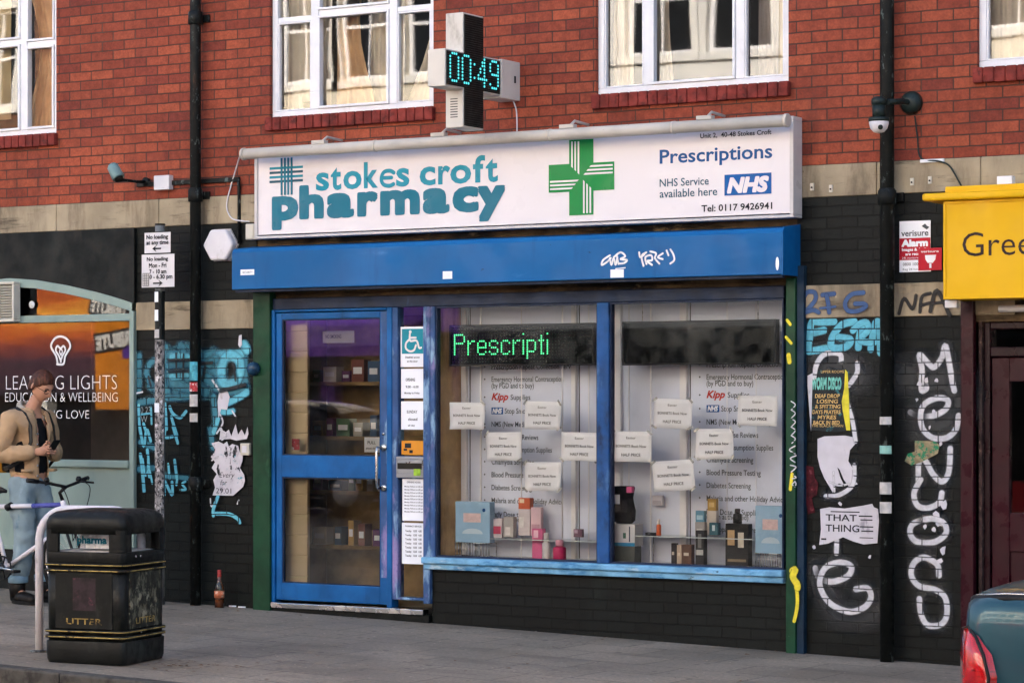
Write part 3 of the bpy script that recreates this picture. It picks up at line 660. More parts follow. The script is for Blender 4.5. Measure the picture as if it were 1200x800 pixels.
for ox, oy in ((822, 0), (570, 2.5)):
    Y = YB-.0015
    for s, yy in zip(svc, ys_):
        x0 = PX(ox+6, Y); zz = PZ(ox+6, yy+oy+2.2, Y); h = .038
        if s.startswith(' '):
            if 'Supplies' in s: 
                text_into(rd, 'Kipp', x0, x0+.145, zz-.004, zz+h+.012, Y, bold=.03, shear=.3)
                text_into(lt, s.strip(), x0+.165, x0+.165+.17, zz, zz+h, Y, bold=.012)
            else:
                bl.box(x0, x0+.10, Y-.0006, Y+.0004, zz-.006, zz+h+.006); text_into(wl_, 'NHS', x0+.008, x0+.092, zz, zz+h, Y-.0012, bold=.05, shear=.25)
                text_into(lt, s.strip(), x0+.115, x0+.115+.255, zz, zz+h, Y, bold=.012)
        else: text_into(lt, s, x0, x0+len(s)*.0192, zz, zz+h, Y, bold=.012)
        if not s.startswith('('): 
            bx = PX(ox-2, Y); lt.add([(bx-.008, Y, zz+.019), (bx, Y, zz+.011), (bx+.008, Y, zz+.019), (bx, Y, zz+.027)], [(0, 1, 2, 3)])
lt.build('lettering', m_grint, bp); rd.build('lettering', mat('red_ink', 'b3352c', .7), bp); m_nhs = mat('nhs_blue', '0b5598', .5, .04); bl.build('emblem', m_nhs, bp); wl_.build('emblem', m_whitep, bp)
m_edge = mat('glass_edge', 'c4cfcf', .2, .05)
# shop interior behind the door
sh = MB(); ix0, ix1, iy1 = X(318), X(506)+.1, .95
sh.quad((ix0-.02, .07, .1), (ix0-.02, iy1, .1), (ix0-.02, iy1, 2.7), (ix0-.02, .07, 2.7)); sh.quad((ix1+.3, .6, .1), (ix1+.3, .6, 2.7), (ix1+.3, iy1, 2.7), (ix1+.3, iy1, .1))
sh.quad((ix0-.02, iy1, .1), (ix1+.3, iy1, .1), (ix1+.3, iy1, 2.7), (ix0-.02, iy1, 2.7)); sh.quad((ix0-.02, .07, 2.7), (ix0-.02, iy1, 2.7), (ix1+.3, iy1, 2.7), (ix1+.3, .07, 2.7)); sh.quad((ix0-.02, .07, .12), (ix1+.3, .07, .12), (ix1+.3, iy1, .12), (ix0-.02, iy1, .12))
sh.build('shop_interior', mat('shop_interior', 'cbbfa4', .8, .15, 2), sf)
sw = MB()
zz = .16
while zz < 2.4:
    sw.box(X(325), X(351), .10, .125, zz, zz+.148); zz += .155
sw.box(X(325), X(351)-.004, .11, .14, .14, 2.5)
sw.build('slat_wall', mat('beige_slatwall', 'dcc8a4', .6, .06, 4), sf, bevel=.004)
m_lowdesk = mat('shelving_wood', '8a7048', .6, .3, 5)
shf = MB()
for k in range(4): shf.box(PX(362, .5), X(505), .48, .74, .5+k*.42, .53+k*.42)
shf.box(PX(360, .5), PX(362, .5)-.001, .48, .74, .14, 2.3); shf.box(PX(362, .5), X(505), .741, .76, .14, 2.3)
shf.build('shelving', m_lowdesk, sf)
random.seed(21)
cart = None
for k in range(4):
    x = PX(364, .5)+.02; pool = list({'a8a49a': 'grey', 'e0ddd4': 'white', '7a4a42': 'rust', '3f5a78': 'blue', '5a7a5c': 'green', 'b8965a': 'ochre', '6a3f6a': 'purple'}.items()); random.shuffle(pool)
    while x < PX(452, .5) and pool:
        wdt, hgt = random.uniform(.05, .13), random.uniform(.07, .2); zq = .5309+k*.42
        c_, cn_ = pool.pop()
        o = thing('medicine_carton', '%s medicine carton on the %s wooden shelf inside the door' % (cn_, ('lowest', 'second lowest', 'second highest', 'highest')[k]), 'carton', (x+wdt/2, .55, zq), 'medicine cartons on the shelves inside the door')
        MB().box(x, x+wdt, .50, .60, zq, zq+hgt).build('carton', mat('pl_'+c_, c_, .5, .08, 12, bmp=0), o, bevel=.002)
        MB().box(x+wdt*.15, x+wdt*.85, 0.4985, .4995, zq+hgt*.35, zq+hgt*.65).build('label', m_whitep, o)
        x += wdt+random.uniform(.012, .08)
# ------------------------------------------------------------------ blue shutter box
m_sbox = mat('blue_steel', '0b5a94', .5, .10, 2, [('17477f', 2.5, .56, .8, (1, 1, .25)), ('4079b4', 3.5, .64, .78, (.35, 1, 1.4)), ('13202c', 14, .70, .76, (.5, 1, 1)), ('0a4a7e', 6, .52, .8, (1.2, 1, .2)), ('8fa6bd', 40, .74, .78, (.4, 1, 1))], .5, 5, coat=0)
sb = thing('shutter_box', 'long blue steel shutter box over the pharmacy windows with white tags and stickers', 'shutter box', (0, -.13, 2.48))
bx0, bx1, bz0, bz1 = P(271.5, 0, -.27).x, P(916, 0, -.27).x, 2.483, 2.792
mb = MB(); mb.prism([(-.27, bz0), (-.27, bz1-.03), (-.25, bz1), (-.002, bz1+.03), (-.002, bz0+.04), (-.04, bz0+.006), (-.2, bz0+.006)], 0, bx1-bx0, Matrix(((0, 1, 0, bx0), (1, 0, 0, 0), (0, 0, 1, 0), (0, 0, 0, 1))))
mb.build('casing', m_sbox, sb, bevel=.006)
mb = MB(); mb.prism([(-.274, bz0-.004), (-.274, bz1-.02), (-.25, bz1+.01), (-.002, bz1+.04), (-.002, bz0-.004)], 0, .012, Matrix(((0, 1, 0, bx1), (1, 0, 0, 0), (0, 0, 1, 0), (0, 0, 0, 1))))
ec = mb.build('end_cap', m_sbox, sb, bevel=.003)
MB().box(bx0+.01, bx1-.01, -.24, -.2, bz0-.02, bz0+.005).build('bottom_lip', m_navy, sb, bevel=.003)
MB().prism([(.022*math.cos(a)*.55, .045*math.sin(a)) for a in [k*math.pi/8 for k in range(16)]], -.2755, -.2735, Matrix.Translation((bx1-.03, 0, PZ(908, 309, -.27)))).build('badge', m_whitep, sb)
tg = MB()
zt_ = lambda *p: zoomed(690, 280, 4.444, p)
def ts(p, w_=.0135): tg.stroke([(P(a, b, -.272).x, P(a, b, -.272).z) for a, b in zt_(*p)], w_, -.2716, .15)
ts(((110, 85), (75, 110), (68, 135), (95, 120), (115, 100))); ts(((110, 100), (118, 135), (130, 100), (140, 135), (150, 95))); ts(((145, 85), (155, 130))); ts(((130, 95), (165, 70), (190, 90), (165, 105), (200, 110), (185, 125), (160, 128))); ts(((140, 155), (190, 150)), .008)
ts(((262, 70), (268, 95), (290, 80))); ts(((285, 140), (275, 90), (300, 70))); ts(((300, 130), (295, 95), (325, 85), (330, 110), (305, 115), (330, 135))); ts(((320, 65), (350, 75), (345, 100), (368, 128))); ts(((385, 75), (360, 95), (385, 105))); ts(((405, 60), (415, 85))); ts(((425, 55), (440, 80), (445, 110), (425, 128)))
tg.build('graffiti', g_t, sb)
for k, (px, py, w_, h_) in enumerate(((282, 316, 16, 6.5), (519, 318, 11, 9), (715.5, 316, 15.5, 9.5))):
    o = MB(); o.box(PX(px, -.27), PX(px+w_, -.27), -.2722, -.2702, PZ(px, py+h_, -.27), PZ(px, py, -.27)); st_ = o.build('sticker', m_whitep, sb)
    if k == 0:
        t_ = MB(); text_px(t_, 'SECURITY', px+2, px+14, py+4.6, py+2, -.2728); t_.build('lettering', m_ink, st_)
# ------------------------------------------------------------------ pharmacy fascia sign
m_sign = mat('white_sign_acrylic', 'dcd6d8', .3, .025, .8, [('c4b9b2', 1.4, .58, .85, (.5, 1, 1.6)), ('8d8178', 30, .74, .8, (1, 1, 1))], .02)
m_alu = mat('white_sign_frame', 'c2bebd', .4, .08, 4, [('7d7871', 7, .62, .78, (.3, 1, 1))], .1)
YS = -.15
sg = thing('pharmacy_fascia_sign', 'long white fascia sign for the pharmacy with teal lettering and a green cross', 'shop sign', (0, YS, 2.86))
x0, x1, zs0, zs1 = P(299, 0, YS).x, P(930.5, 0, YS).x, 2.868, 3.545
MB().box(x0+.03, x1-.03, YS, -.02, zs0+.03, zs1-.03).build('panel', m_sign, sg)
MB().frame(x0, x1, zs0, zs1, .028, YS-.012, -.021, wb=.02).build('frame', m_alu, sg, bevel=.004)
yt = YS-.0025
m_teal = mat('teal_vinyl', '07687f', .4, .05, 3, bmp=0); m_teal2 = mat('light_teal_vinyl', '0f869c', .4, .05, 3, bmp=0); m_dteal = mat('dark_teal_vinyl', '1f5064', .4, .05, 3, bmp=0); m_cross = mat('green_vinyl', '04813c', .4, .05, 3, bmp=0); m_tblue = mat('blue_vinyl', '0c4b84', .4, .05, bmp=0)
def sgtext(s, m, pl_, pr_, pb, pt, **kw):
    mb = MB(); text_px(mb, s, pl_, pr_, pb, pt, yt, **kw); return mb.build('lettering', m, sg)
def letters(s, ext, m, z_a, z_b, bold):
    mb = MB()
    for ch, (u0, u1) in zip(s, ext): text_into(mb, ch, PX(310+u0/3.87, yt), PX(310+u1/3.87, yt), z_a, z_b, yt, bold=bold, ref='x')
    return mb.build('lettering', m, sg)
letters('stoks', ((233, 293), (300, 348), (357, 440), (450, 515), (597, 657)), m_teal2, PZ(371, 222.6, yt), PZ(371, 203, yt), .029)
mb = MB(); mb.stroke([(P(a, b, yt).x, P(a, b, yt).z) for a, b in ((461.5, 202.5), (457, 200.2), (450.5, 201.5), (447.5, 206.5), (447.3, 212), (450.5, 216.8), (457, 217.8), (461.5, 215.8))], .030, yt, 0.0); mb.stroke([(P(a, b, yt).x, P(a, b, yt).z) for a, b in ((449, 208.7), (459, 208.2))], .028, yt-.0012, 0.0); mb.a = None; mb.build('lettering', m_teal2, sg); letters('croft', ((703, 775), (787, 842), (842, 937), (945, 1000), (1003, 1058)), m_teal2, PZ(371, 222.6, yt), PZ(371, 203, yt), .029)
letters('pharmacy', ((33, 153), (157, 269), (282, 406), (420, 514), (524, 704), (717, 839), (852, 971), (966, 1092)), m_teal, PZ(318.5, 258.8, yt), PZ(318.5, 230.5, yt), .05)
mb = MB()
for i in range(4):
    xa_ = PX(329+i*3.9, yt); mb.box(xa_, xa_+.0165, yt-.003+.0001*i, yt, PZ(336, 228.5, yt), PZ(336, 185, yt))
mb.build('emblem', m_teal, sg)
mb = MB(); mb2 = MB()
for i in range(4):
    za_ = PZ(316, 213.5-i*5.2, yt); (mb2 if i % 2 == 0 else mb).box(PX(316, yt), PX(355, yt), yt-.0015, yt-.0003, za_-.008, za_+.010)
mb.build('emblem', m_teal2, sg); mb2.build('emblem', m_dteal, sg)
# green cross with a pinwheel of white stripes
cx_, cz_ = P(681.2, 207.8, yt).x, P(681.2, 207.8, yt).z; hw = .265; aw = .098
cr = MB(); wh = MB()
cr.prism([(cx_+a, cz_+b) for a, b in ((-aw, -hw), (aw, -hw), (aw, -aw), (hw, -aw), (hw, aw), (aw, aw), (aw, hw), (-aw, hw), (-aw, aw), (-hw, aw), (-hw, -aw), (-aw, -aw))], yt-.001, yt)
for k in range(4):
    ca, sa = ((1, 0), (0, -1), (-1, 0), (0, 1))[k]
    for j in range(3):
        t_ = -.022-.026*j; hwid = .0062
        pts = [(t_-hwid, hw-.012), (t_+hwid, hw-.012), (t_+hwid, -t_*.9+.0), (t_-hwid, -t_*.9+.012)]
        wh.prism([(cx_+a*ca+b*-sa, cz_+a*sa+b*ca) for a, b in pts], yt-.003, yt-.0015)
cr.build('emblem', m_cross, sg); wh.build('emblem', m_sign, sg)
sgtext('Unit 2,  40-48 Stokes Croft', m_ink, 820.5, 904, 162.2, 156.8, bold=.02)
sgtext('Prescriptions', m_tblue, 773, 905, 191.8, 175.8, bold=.018)
sgtext('NHS Service', m_dteal, 773, 830.5, 219, 210, bold=.008); sgtext('available here', m_dteal, 773, 840.5, 231.8, 222.5, bold=.008)
sgtext('Tel: 0117 9426941', m_ink, 822, 905, 248.2, 240.6, bold=.02)
mb = MB(); mb.box(PX(849, yt), PX(904, yt), yt-.001, yt, PZ(849, 229.5, yt), PZ(849, 205, yt)); mb.build('emblem', m_nhs, sg)
mb = MB(); text_px(mb, 'NHS', 852, 901, 227, 208.3, yt-.002, bold=.055, shear=.22); mb.build('emblem', m_sign, sg)
# lamp tube along the top
m_tube = mat('painted_trough', 'bdb7ae', .5, .12, 3, [('7b746a', 3, .5, .8, (.3, 1, 1)), ('55504a', 12, .64, .76, (1, 1, 1))], .25, 40)
YT = -.30; ta, tb = P(286, 181, YT), P(922, 141, YT); zt0 = (ta.z+tb.z)/2
tb_ = MB(); tb_.tube([(ta.x, YT, zt0), (tb.x, YT, zt0)], .041, 16)
for s in (ta.x, tb.x): tb_.tube([(s-.012, YT, zt0), (s+.012, YT, zt0)], .046, 16)
for p in (440, 645, 790): tb_.tube([(PX(p, YT)-.01, YT, zt0), (PX(p, YT)+.01, YT, zt0)], .044, 16)
tb_.build('lamp_trough', m_tube, sg)
for p in (374, 514, 665, 826):
    b_ = MB(); xx = PX(p, YT); b_.tube([(xx+.0, -.005, zt0+.09), (xx, -.2, zt0+.10), (xx, YT, zt0+.04)], .010, 8); b_.box(xx-.055, xx+.06, YT-.025, YT+.03, zt0+.038, zt0+.066)
    b_.build('bracket', m_tube, sg, bevel=.003)
# ------------------------------------------------------------------ left shop (teal)
m_tealp = mat('pale_teal_paint', '869992', .5, .06, 2, [('6f8683', 2, .55, .8, (1, 1, .4)), ('4d5a58', 18, .74, .8, (1, 1, 1))], .06)
ls = thing('teal_shopfront', 'pale teal shopfront with an arched window and white lettering on the glass', 'shopfront', (PX(80), 0, gz(-4.4)))
LX0, LX1 = -8.2, PX(160)
arch = [(p, PZ(p, y_)) for p, y_ in ((15, 329), (45, 331), (80, 337), (115, 345), (140, 352), (158, 358))]
ax = [X(p) for p, _ in arch]; az = [z for _, z in arch]
# mirror the arch about x = -5.0 (its crown) so that it is a whole arch
ac = X(15)-.02
prof = [(2*ac-x, z) for x, z in reversed(list(zip(ax, az)))]+list(zip(ax, az))
AL = prof[0][0]
fas = MB(); fas.prism([(LX0, 3.006), (LX1, 3.006), (LX1, prof[-1][1]+.02)]+[(x, z+.02) for x, z in reversed(prof)]+[(LX0, prof[0][1]+.02)], -.03, .25)
fas.build('fascia', m_blackpl, ls)
MB().box(LX0, AL-.03, 0, .3, gz(LX0)-.2, prof[0][1]).build('end_pier', m_black, ls)
fr = MB(); th = .05
for (xa_, za_), (xb_, zb_2) in zip(prof, prof[1:]): fr.add([(xa_, -.035, za_-th), (xb_, -.035, zb_2-th), (xb_, -.035, zb_2+.019), (xa_, -.035, za_+.019), (xa_, .08, za_-th), (xb_, .08, zb_2-th), (xb_, .08, zb_2+.019), (xa_, .08, za_+.019)], [(0, 1, 2, 3), (4, 7, 6, 5), (0, 4, 5, 1), (3, 2, 6, 7)])
ztr = PZ(30, 378.5); zsl = PZ(80, 547); zpn = PZ(80, 641)
fr.box(AL, LX1-.03, -.036, .08, ztr, ztr+.058); fr.box(LX1-.045, LX1, -.037, .08, gz(LX1), prof[-1][1]-.045); fr.box(AL-.03, AL+.02, -.037, .08, gz(AL), prof[0][1]-.045)
fr.build('frame', m_tealp, ls, bevel=.004)
MB().box(AL+.02, LX1-.046, -.055, .08, zsl, zsl+.06).build('sill', m_tealp, ls, bevel=.01)
MB().box(AL+.02, LX1-.046, -.02, .08, zpn, zsl-.001).build('panel', m_tealp, ls)
MB().box(AL+.02, LX1-.046, -.03, .08, zpn-.03, zpn-.001).build('rail', m_tealp, ls, bevel=.004)
MB().box(AL+.02, LX1-.046, -.01, .08, gz(AL)-.4, zpn-.031).build('plinth', m_blackpl, ls)
g = MB(); k0 = [g.vert((x, .02, z-.03)) for x, z in prof]; a_ = g.vert((LX1-.02, .02, zsl+.03)); b_ = g.vert((AL, .02, zsl+.03)); g.face([b_, a_]+k0[::-1])
gl_left = glassmat('reflective_shop_glass', tint=(.75, .75, .75), ior=1.62, wav=.02, wscale=.7)
gp = g.build('pane', gl_left, ls)
rm = MB(); rm.quad((AL, 2.5, -.2), (LX1, 2.5, -.2), (LX1, 2.5, 3), (AL, 2.5, 3)); rm.quad((LX1-.01, .09, -.2), (LX1-.01, .09, 3), (LX1-.01, 2.5, 3), (LX1-.01, 2.5, -.2)); rm.quad((AL, .09, -.2), (AL, 2.5, -.2), (AL, 2.5, 3), (AL, .09, 3)); rm.quad((AL, .09, .3), (LX1, .09, .3), (LX1, 2.5, .3), (AL, 2.5, .3)); rm.quad((AL, .09, 2.99), (AL, 2.5, 2.99), (LX1, 2.5, 2.99), (LX1, .09, 2.99))
rm.build('shop_interior', mat('dim_shop_interior', '6a6058', .9, .3, 2), ls)
m_vin = mat('white_vinyl', 'd8d8d8', .5, .03, bmp=0)
YG = .0165
def gtext(s, a, b, pb, pt, bold=0): 
    mb = MB(); text_px(mb, s, a, b, pb, pt, YG, bold=bold); mb.build('lettering', m_vin, gp)
gtext('LEADING LIGHTS', 7, 137, 456.5, 440.5, -.020); gtext('EDUCATION & WELLBEING', 6, 138, 470.6, 460, -.014); gtext('BEING LOVE', 42, 104.5, 490, 480.5, -.014)
lb_ = MB()
def ls_(p, w_): lb_.stroke([(P(a, b, YG).x, P(a, b, YG).z) for a, b in p], w_, YG, .12)
zl = lambda *p: zoomed(0, 250, 2.9625, p)
ls_(zl((200, 522), (195, 495), (178, 462), (190, 435), (212, 427), (234, 437), (245, 462), (228, 495), (222, 522), (200, 523)), .017)
ls_(zl((212, 515), (205, 495), (194, 475), (200, 460), (211, 468), (222, 460), (228, 475), (218, 495), (212, 515)), .015); ls_(zl((212, 492), (207, 480), (212, 470), (217, 480), (212, 492)), .011)
for v in lb_.v: pass
lb_.build('emblem', m_vin, gp)
MB().lathe([(.03, 0), (.03, .004)], (X(37.5), -.0, PZ(37.5, 357)), 20, 'Y').build('sticker', m_vin, gp)
# grille box beside the arch
vt = thing('air_vent', 'cream louvred vent box beside the arched window top', 'vent', (X(5), -.1, PZ(5, 375)))
v0, v1 = P(-14, 0, -.12).x, P(16, 0, -.12).x; vz0, vz1 = PZ(10, 377, -.12), PZ(10, 330, -.12)
m_cream = mat('cream_plastic', 'c4bfb2', .5, .06, 6, [('8d877a', 8, .6, .8, (1, 1, .4))], .05)
MB().frame(v0, v1, vz0, vz1, .022, -.12, -.038).build('housing', m_cream, vt, bevel=.006)
lv = MB(); n = 13
for i in range(n):
    z = vz0+.024+(vz1-vz0-.05)*i/n; lv.add([(v0+.022, -.116, z), (v1-.022, -.116, z), (v1-.022, -.07, z+.018), (v0+.022, -.07, z+.018), (v0+.022, -.116, z+.004), (v1-.022, -.116, z+.004), (v1-.022, -.07, z+.022), (v0+.022, -.07, z+.022)], [(0, 1, 2, 3), (4, 7, 6, 5), (0, 4, 5, 1), (3, 2, 6, 7)])
lv.build('louvre', m_cream, vt); MB().box(v0+.0225, v1-.0225, -.06, -.04, vz0+.0225, vz1-.0225).build('back_plate', m_dark, vt)
# ------------------------------------------------------------------ right shop (maroon) and yellow sign
m_mar = mat('maroon_gloss_paint', '2e0a14', .35, .2, 4, [('280a12', 3, .55, .8, (1, 1, .3)), ('3a1420', 18, .7, .8, (1, 1, .5))], .15, 40)
m_mard = mat('dark_maroon_paint', '1e070e', .35, .2, 4, bmp=.1)
rs = thing('maroon_shopfront', 'dark maroon shopfront with a part glazed door under the yellow sign', 'shopfront', (4.2, 0, gz(4)))
ra, rb = X(1128.5), X(1144)
MB().box(ra, rb, -.05, .2, gz(4)-.1, PZ(1130, 352)).build('pilaster', m_mar, rs, bevel=.01)
MB().box(rb+.001, rb+.04, .0, .2, gz(4)-.1, PZ(1130, 372)).build('brick_reveal', mat('mottled_reveal', '3a2a28', .8, .6, 22, [('6d5a50', 30, .55, .65, (1, 1, 1))], .5, 40), rs)
mb = MB(); zr0, zr1 = PZ(1145, 377), PZ(1145, 352)
mb.box(rb+.001, 7.4, -.005, .2, zr0, zr1+.1); mb.build('lintel', m_strip, rs)
mb = MB(); mb.tube([(X(1175), -.06, (zr0+zr1)/2+.01), (7.0, -.06, (zr0+zr1)/2+.01)], .022, 10); mb.build('batten_light', m_post, rs)
rx0 = rb+.041
mb = MB(); mb.box(rx0, X(1158), .03, .16, gz(5)-.1, zr0-.001); mb.box(X(1158)+.001, 7.4, .03, .14, PZ(1160, 418), PZ(1160, 410)+.02); mb.box(X(1158)+.001, 7.4, .03, .14, zr0-.05, zr0-.001)
mb.build('door_frame', m_mard, rs, bevel=.008)
pane(X(1158), 7.4, PZ(1160, 411), zr0-.05, .09, rs, gl_left)
dx0, dx1 = X(1159), 4.85; g0, g1 = X(1179.5), 4.62; ga, gb = PZ(1180, 601), PZ(1180, 447); dz0, dz1 = gz(4.5)+.02, PZ(1160, 419)
mb = MB(); mb.box(dx0, g0, .05, .1, dz0, dz1); mb.box(g1, dx1, .05, .1, dz0, dz1); mb.box(g0, g1, .05, .1, gb, dz1); mb.box(g0, g1, .05, .1, ga-.25, ga); mb.box(g0, g1, .05, .1, dz0, dz0+.2); mb.box(g0, g1, .065, .09, dz0+.2, ga-.25)
dd = mb.build('door', m_mar, rs, bevel=.005)
pane(g0, g1, ga, gb, .08, dd, gl_left)
MB().box(4.852, 7.4, .04, .14, gz(6)-.2, .5).build('stall_riser', m_mar, rs)
pane(4.852, 7.4, .5, PZ(1160, 419), .09, rs, gl_left)
rm = MB(); rm.quad((ra, 2.2, -.3), (7.5, 2.2, -.3), (7.5, 2.2, 3), (ra, 2.2, 3)); rm.quad((7.49, .15, -.3), (7.49, .15, 3), (7.49, 2.2, 3), (7.49, 2.2, -.3)); rm.quad((ra+.1, .22, 2.6), (ra+.1, 2.2, 2.6), (7.5, 2.2, 2.6), (7.5, .22, 2.6)); rm.quad((ra+.1, .21, -.3), (7.5, .21, -.3), (7.5, 2.2, -.3), (ra+.1, 2.2, -.3)); rm.quad((ra+.1, .21, -.3), (ra+.1, 2.2, -.3), (ra+.1, 2.2, 3), (ra+.1, .21, 3)); rm.build('shop_interior', m_dark, rs)
m_yel = mat('yellow_sign_paint', 'd9a80c', .5, .05, 1.5, [('b8890f', 2, .6, .85, (1, 1, .4))], .06, 8)
ysg = thing('yellow_shop_sign', 'bright yellow box sign with dark lettering above the maroon shop', 'shop sign', (4.5, -.3, 2.5))
YY = -.32; yx0, yx1 = P(1105.5, 0, YY).x, 7.2; yz0, yz1 = PZ(1105, 351, YY), PZ(1105, 236, YY)
MB().box(yx0, yx1, YY, -.02, yz0, yz1).build('panel', m_yel, ysg, bevel=.006)
hx0 = P(1080, 0, YY-.05).x; hz0, hz1 = PZ(1080, 239, YY-.05), PZ(1080, 230.5, YY-.05)
MB().box(hx0, yx1+.05, YY-.05, -.015, yz1+.002, yz1+.052).build('hood', m_yel, ysg, bevel=.016, seg=3)
MB().box(P(1107, 0, -.25).x, yx1, -.25, -.016, yz1+.0525, yz1+.10).build('hood_top', m_yel, ysg, bevel=.01)
MB().frame(yx0+.001, yx1-.001, yz0+.001, yz1-.001, .018, YY-.006, YY-.0005).build('trim', m_yel, ysg, bevel=.002)
mb = MB(); text_into(mb, 'Green', P(1128, 0, YY).x, P(1128, 0, YY).x+.575, PZ(1128, 300.5, YY-.003), PZ(1128, 273, YY-.003), YY-.003, bold=-.004); mb.build('lettering', m_mard, ysg)
MB().box(P(1168, 0, -.2).x, P(1186, 0, -.2).x, -.2, -.14, yz1+.101, yz1+.155).build('bracket', m_post, ysg, bevel=.004)
MB().box(P(1107, 0, -.25).x, P(1121, 0, -.25).x, -.25, -.2, yz0-.05, yz0-.001).build('bracket', m_post, ysg, bevel=.004)
# ------------------------------------------------------------------ drainpipes
def drain(px, Y, r, label, collars, top=9.4):
    x = PX(px, Y); t_ = thing('drainpipe', label, 'drainpipe', (x, Y, gz(x)), 'iron drainpipes on the brick front')
    MB().tube([(x, Y, gz(x)-.02), (x, Y, top)], r, 18).build('pipe', m_pipe, t_)
    for z in collars:
        c = MB(); c.lathe([(r+.001, -.055), (r+.014, -.05), (r+.014, .04), (r+.007, .045), (r+.007, .05), (r+.001, .055)], (x, Y, z), 20)
        c.build('collar', m_pipe, t_); c = MB(); c.box(x-r-.04, x+r+.04, -.022, -.002, z-.03, z+.03); c.build('bracket', m_pipe, t_, bevel=.003)
    return t_
m_stk = mat('weathered_paper', 'b9b6b4', .8, .2, 20, bmp=.3, bscale=30)
dl = drain(229, -.085, .043, 'black drainpipe covered in old stickers between the sign post and the pharmacy', [PZ(229, 230), PZ(229, 566), 4.6, 6.5])
dr_ = drain(1039.5, -.09, .047, 'black drainpipe right of the pharmacy with the dome camera beside it', [PZ(1039, 232), 5.2, 7.2])
def wrap(parent, cx_w, cy, r, pz0, pz1, m, a0=-150, a1=-30):
    mb = MB(); n = 8; r += .0015
    for i in range(n):
        b0, b1 = rad(a0+(a1-a0)*i/n), rad(a0+(a1-a0)*(i+1)/n)
        mb.quad((cx_w+r*math.cos(b0), cy+r*math.sin(b0), pz0), (cx_w+r*math.cos(b1), cy+r*math.sin(b1), pz0), (cx_w+r*math.cos(b1), cy+r*math.sin(b1), pz1), (cx_w+r*math.cos(b0), cy+r*math.sin(b0), pz1))
    return mb.build('sticker', m, parent, smooth=True)
m_redst = mat('red_sticker', 'a8343a', .5, .3, 40, [('d0c8c8', 30, .5, .58, (1, 1, 1))], .1); m_turq = mat('turquoise_sticker', '86b5ab', .6, .2, 20); m_cy = mat('cyan_paint_patch', '4a9db0', .6, .4, 20)
xl_, xr_ = dl.location.x, dr_.location.x
for a, b, m in ((448, 458.5, m_redst), (462, 476, m_stk), (484, 494, m_stk), (424, 446, m_cy)): wrap(dl, xl_, -.085, .043, PZ(229, b), PZ(229, a), m, -165 if m is m_cy else -150)
for a, b, m in ((488, 497, m_stk), (521.5, 531, m_turq), (564, 578, m_stk), (587, 600, m_stk)): wrap(dr_, xr_, -.09, .047, PZ(1039, b), PZ(1039, a), m)
# ------------------------------------------------------------------ no loading sign post
pY = -.22; px_ = PX(187.5, pY)
sp = thing('sign_post', 'sticker covered metal post with two white no loading plates', 'sign post', (px_, pY, gz(px_)))
m_gal = mat('galvanised_post', '6d7070', .5, .25, 9, [('2a2c2c', 9, .48, .62, (1, 1, .6)), ('9da1a0', 5, .6, .7, (1, 1, .3))], .2, 40)
m_stkp = mat('sticker_layers', '8b8888', .75, .5, 26, [('26262b', 42, .5, .56, (1, 1, .7)), ('d5d2d6', 30, .58, .62, (1, 1, .7)), ('7a4a52', 16, .68, .72, (1, 1, 1))], .5, 60)
ztp = PZ(187, 264, pY)
MB().tube([(px_, pY, gz(px_)-.05), (px_, pY, ztp)], .038, 18).build('post', m_gal, sp)
MB().tube([(px_, pY, ztp-.0), (px_, pY, ztp+.012)], .041, 18).build('cap', m_pipe, sp)
wrap(sp, px_, pY, .0385, PZ(187, 610, pY), PZ(187, 398, pY), m_stkp, -175, -5)
wrap(sp, px_, pY, .038, PZ(187, 398, pY), PZ(187, 341, pY), m_pipe, -200, 20)
for a, b in ((342, 354), (363, 376)): wrap(sp, px_, pY, .0405, PZ(187, b, pY), PZ(187, a, pY), m_whitep, -135, -70)
wrap(sp, px_, pY, .0405, PZ(187, 483, pY), PZ(187, 472, pY), m_whitep, -150, -60); wrap(sp, px_, pY, .0405, PZ(187, 396, pY), PZ(187, 386, pY), m_stk, -150, -60)
m_plate = mat('white_sign_plate', 'cfcdd0', .4, .04, 6, [('9c9a98', 14, .62, .75, (1, 1, 1))], .03)
yp = pY-.05
def plate(p0, p1, q0, q1, rows, arrow):
    mb = MB(); xa_, xb_, za_, zb_2 = PX(p0, yp), PX(p1, yp), PZ(p0, q1, yp), PZ(p0, q0, yp)
    mb.box(xa_, xb_, yp, yp+.004, za_, zb_2); o = mb.build('sign_plate', m_plate, sp, bevel=.001)
    MB().frame(xa_-.006, xb_+.006, za_-.006, zb_2+.006, .006, yp-.001, yp+.006).build('rim', m_pipe, o)
    t_ = MB()
    for s, a, b, bb, tt in rows: text_px(t_, s, a, b, bb, tt, yp-.0015, bold=.03)
    xm, zm, L_, dirn = arrow; t_.box(xm-L_, xm+L_, yp-.002, yp-.001, zm-.006, zm+.006)
    s_ = dirn; t_.prism([(xm+s_*(L_+.012), zm), (xm+s_*(L_-.03), zm+.026), (xm+s_*(L_-.012), zm), (xm+s_*(L_-.03), zm-.026)], yp-.0035, yp-.0022)
    t_.build('lettering', m_ink, o); return o
plate(169.3, 200, 273, 297, [('No loading', 171.5, 197, 280.5, 275.5), ('at any time', 171.5, 197.5, 287, 282)], (PX(184.5, yp), PZ(184, 291.3, yp), .037, -1))
o = plate(166, 204.5, 298.6, 337, [('No loading', 172, 197, 306, 301.5), ('Mon - Fri', 174.5, 195, 314, 308.5), ('7 - 10 am', 175, 195, 321, 315.8), ('4.30 - 6.30 pm', 168, 202, 327.3, 322.2)], (PX(184.5, yp), PZ(184, 331.8, yp), .042, 1))
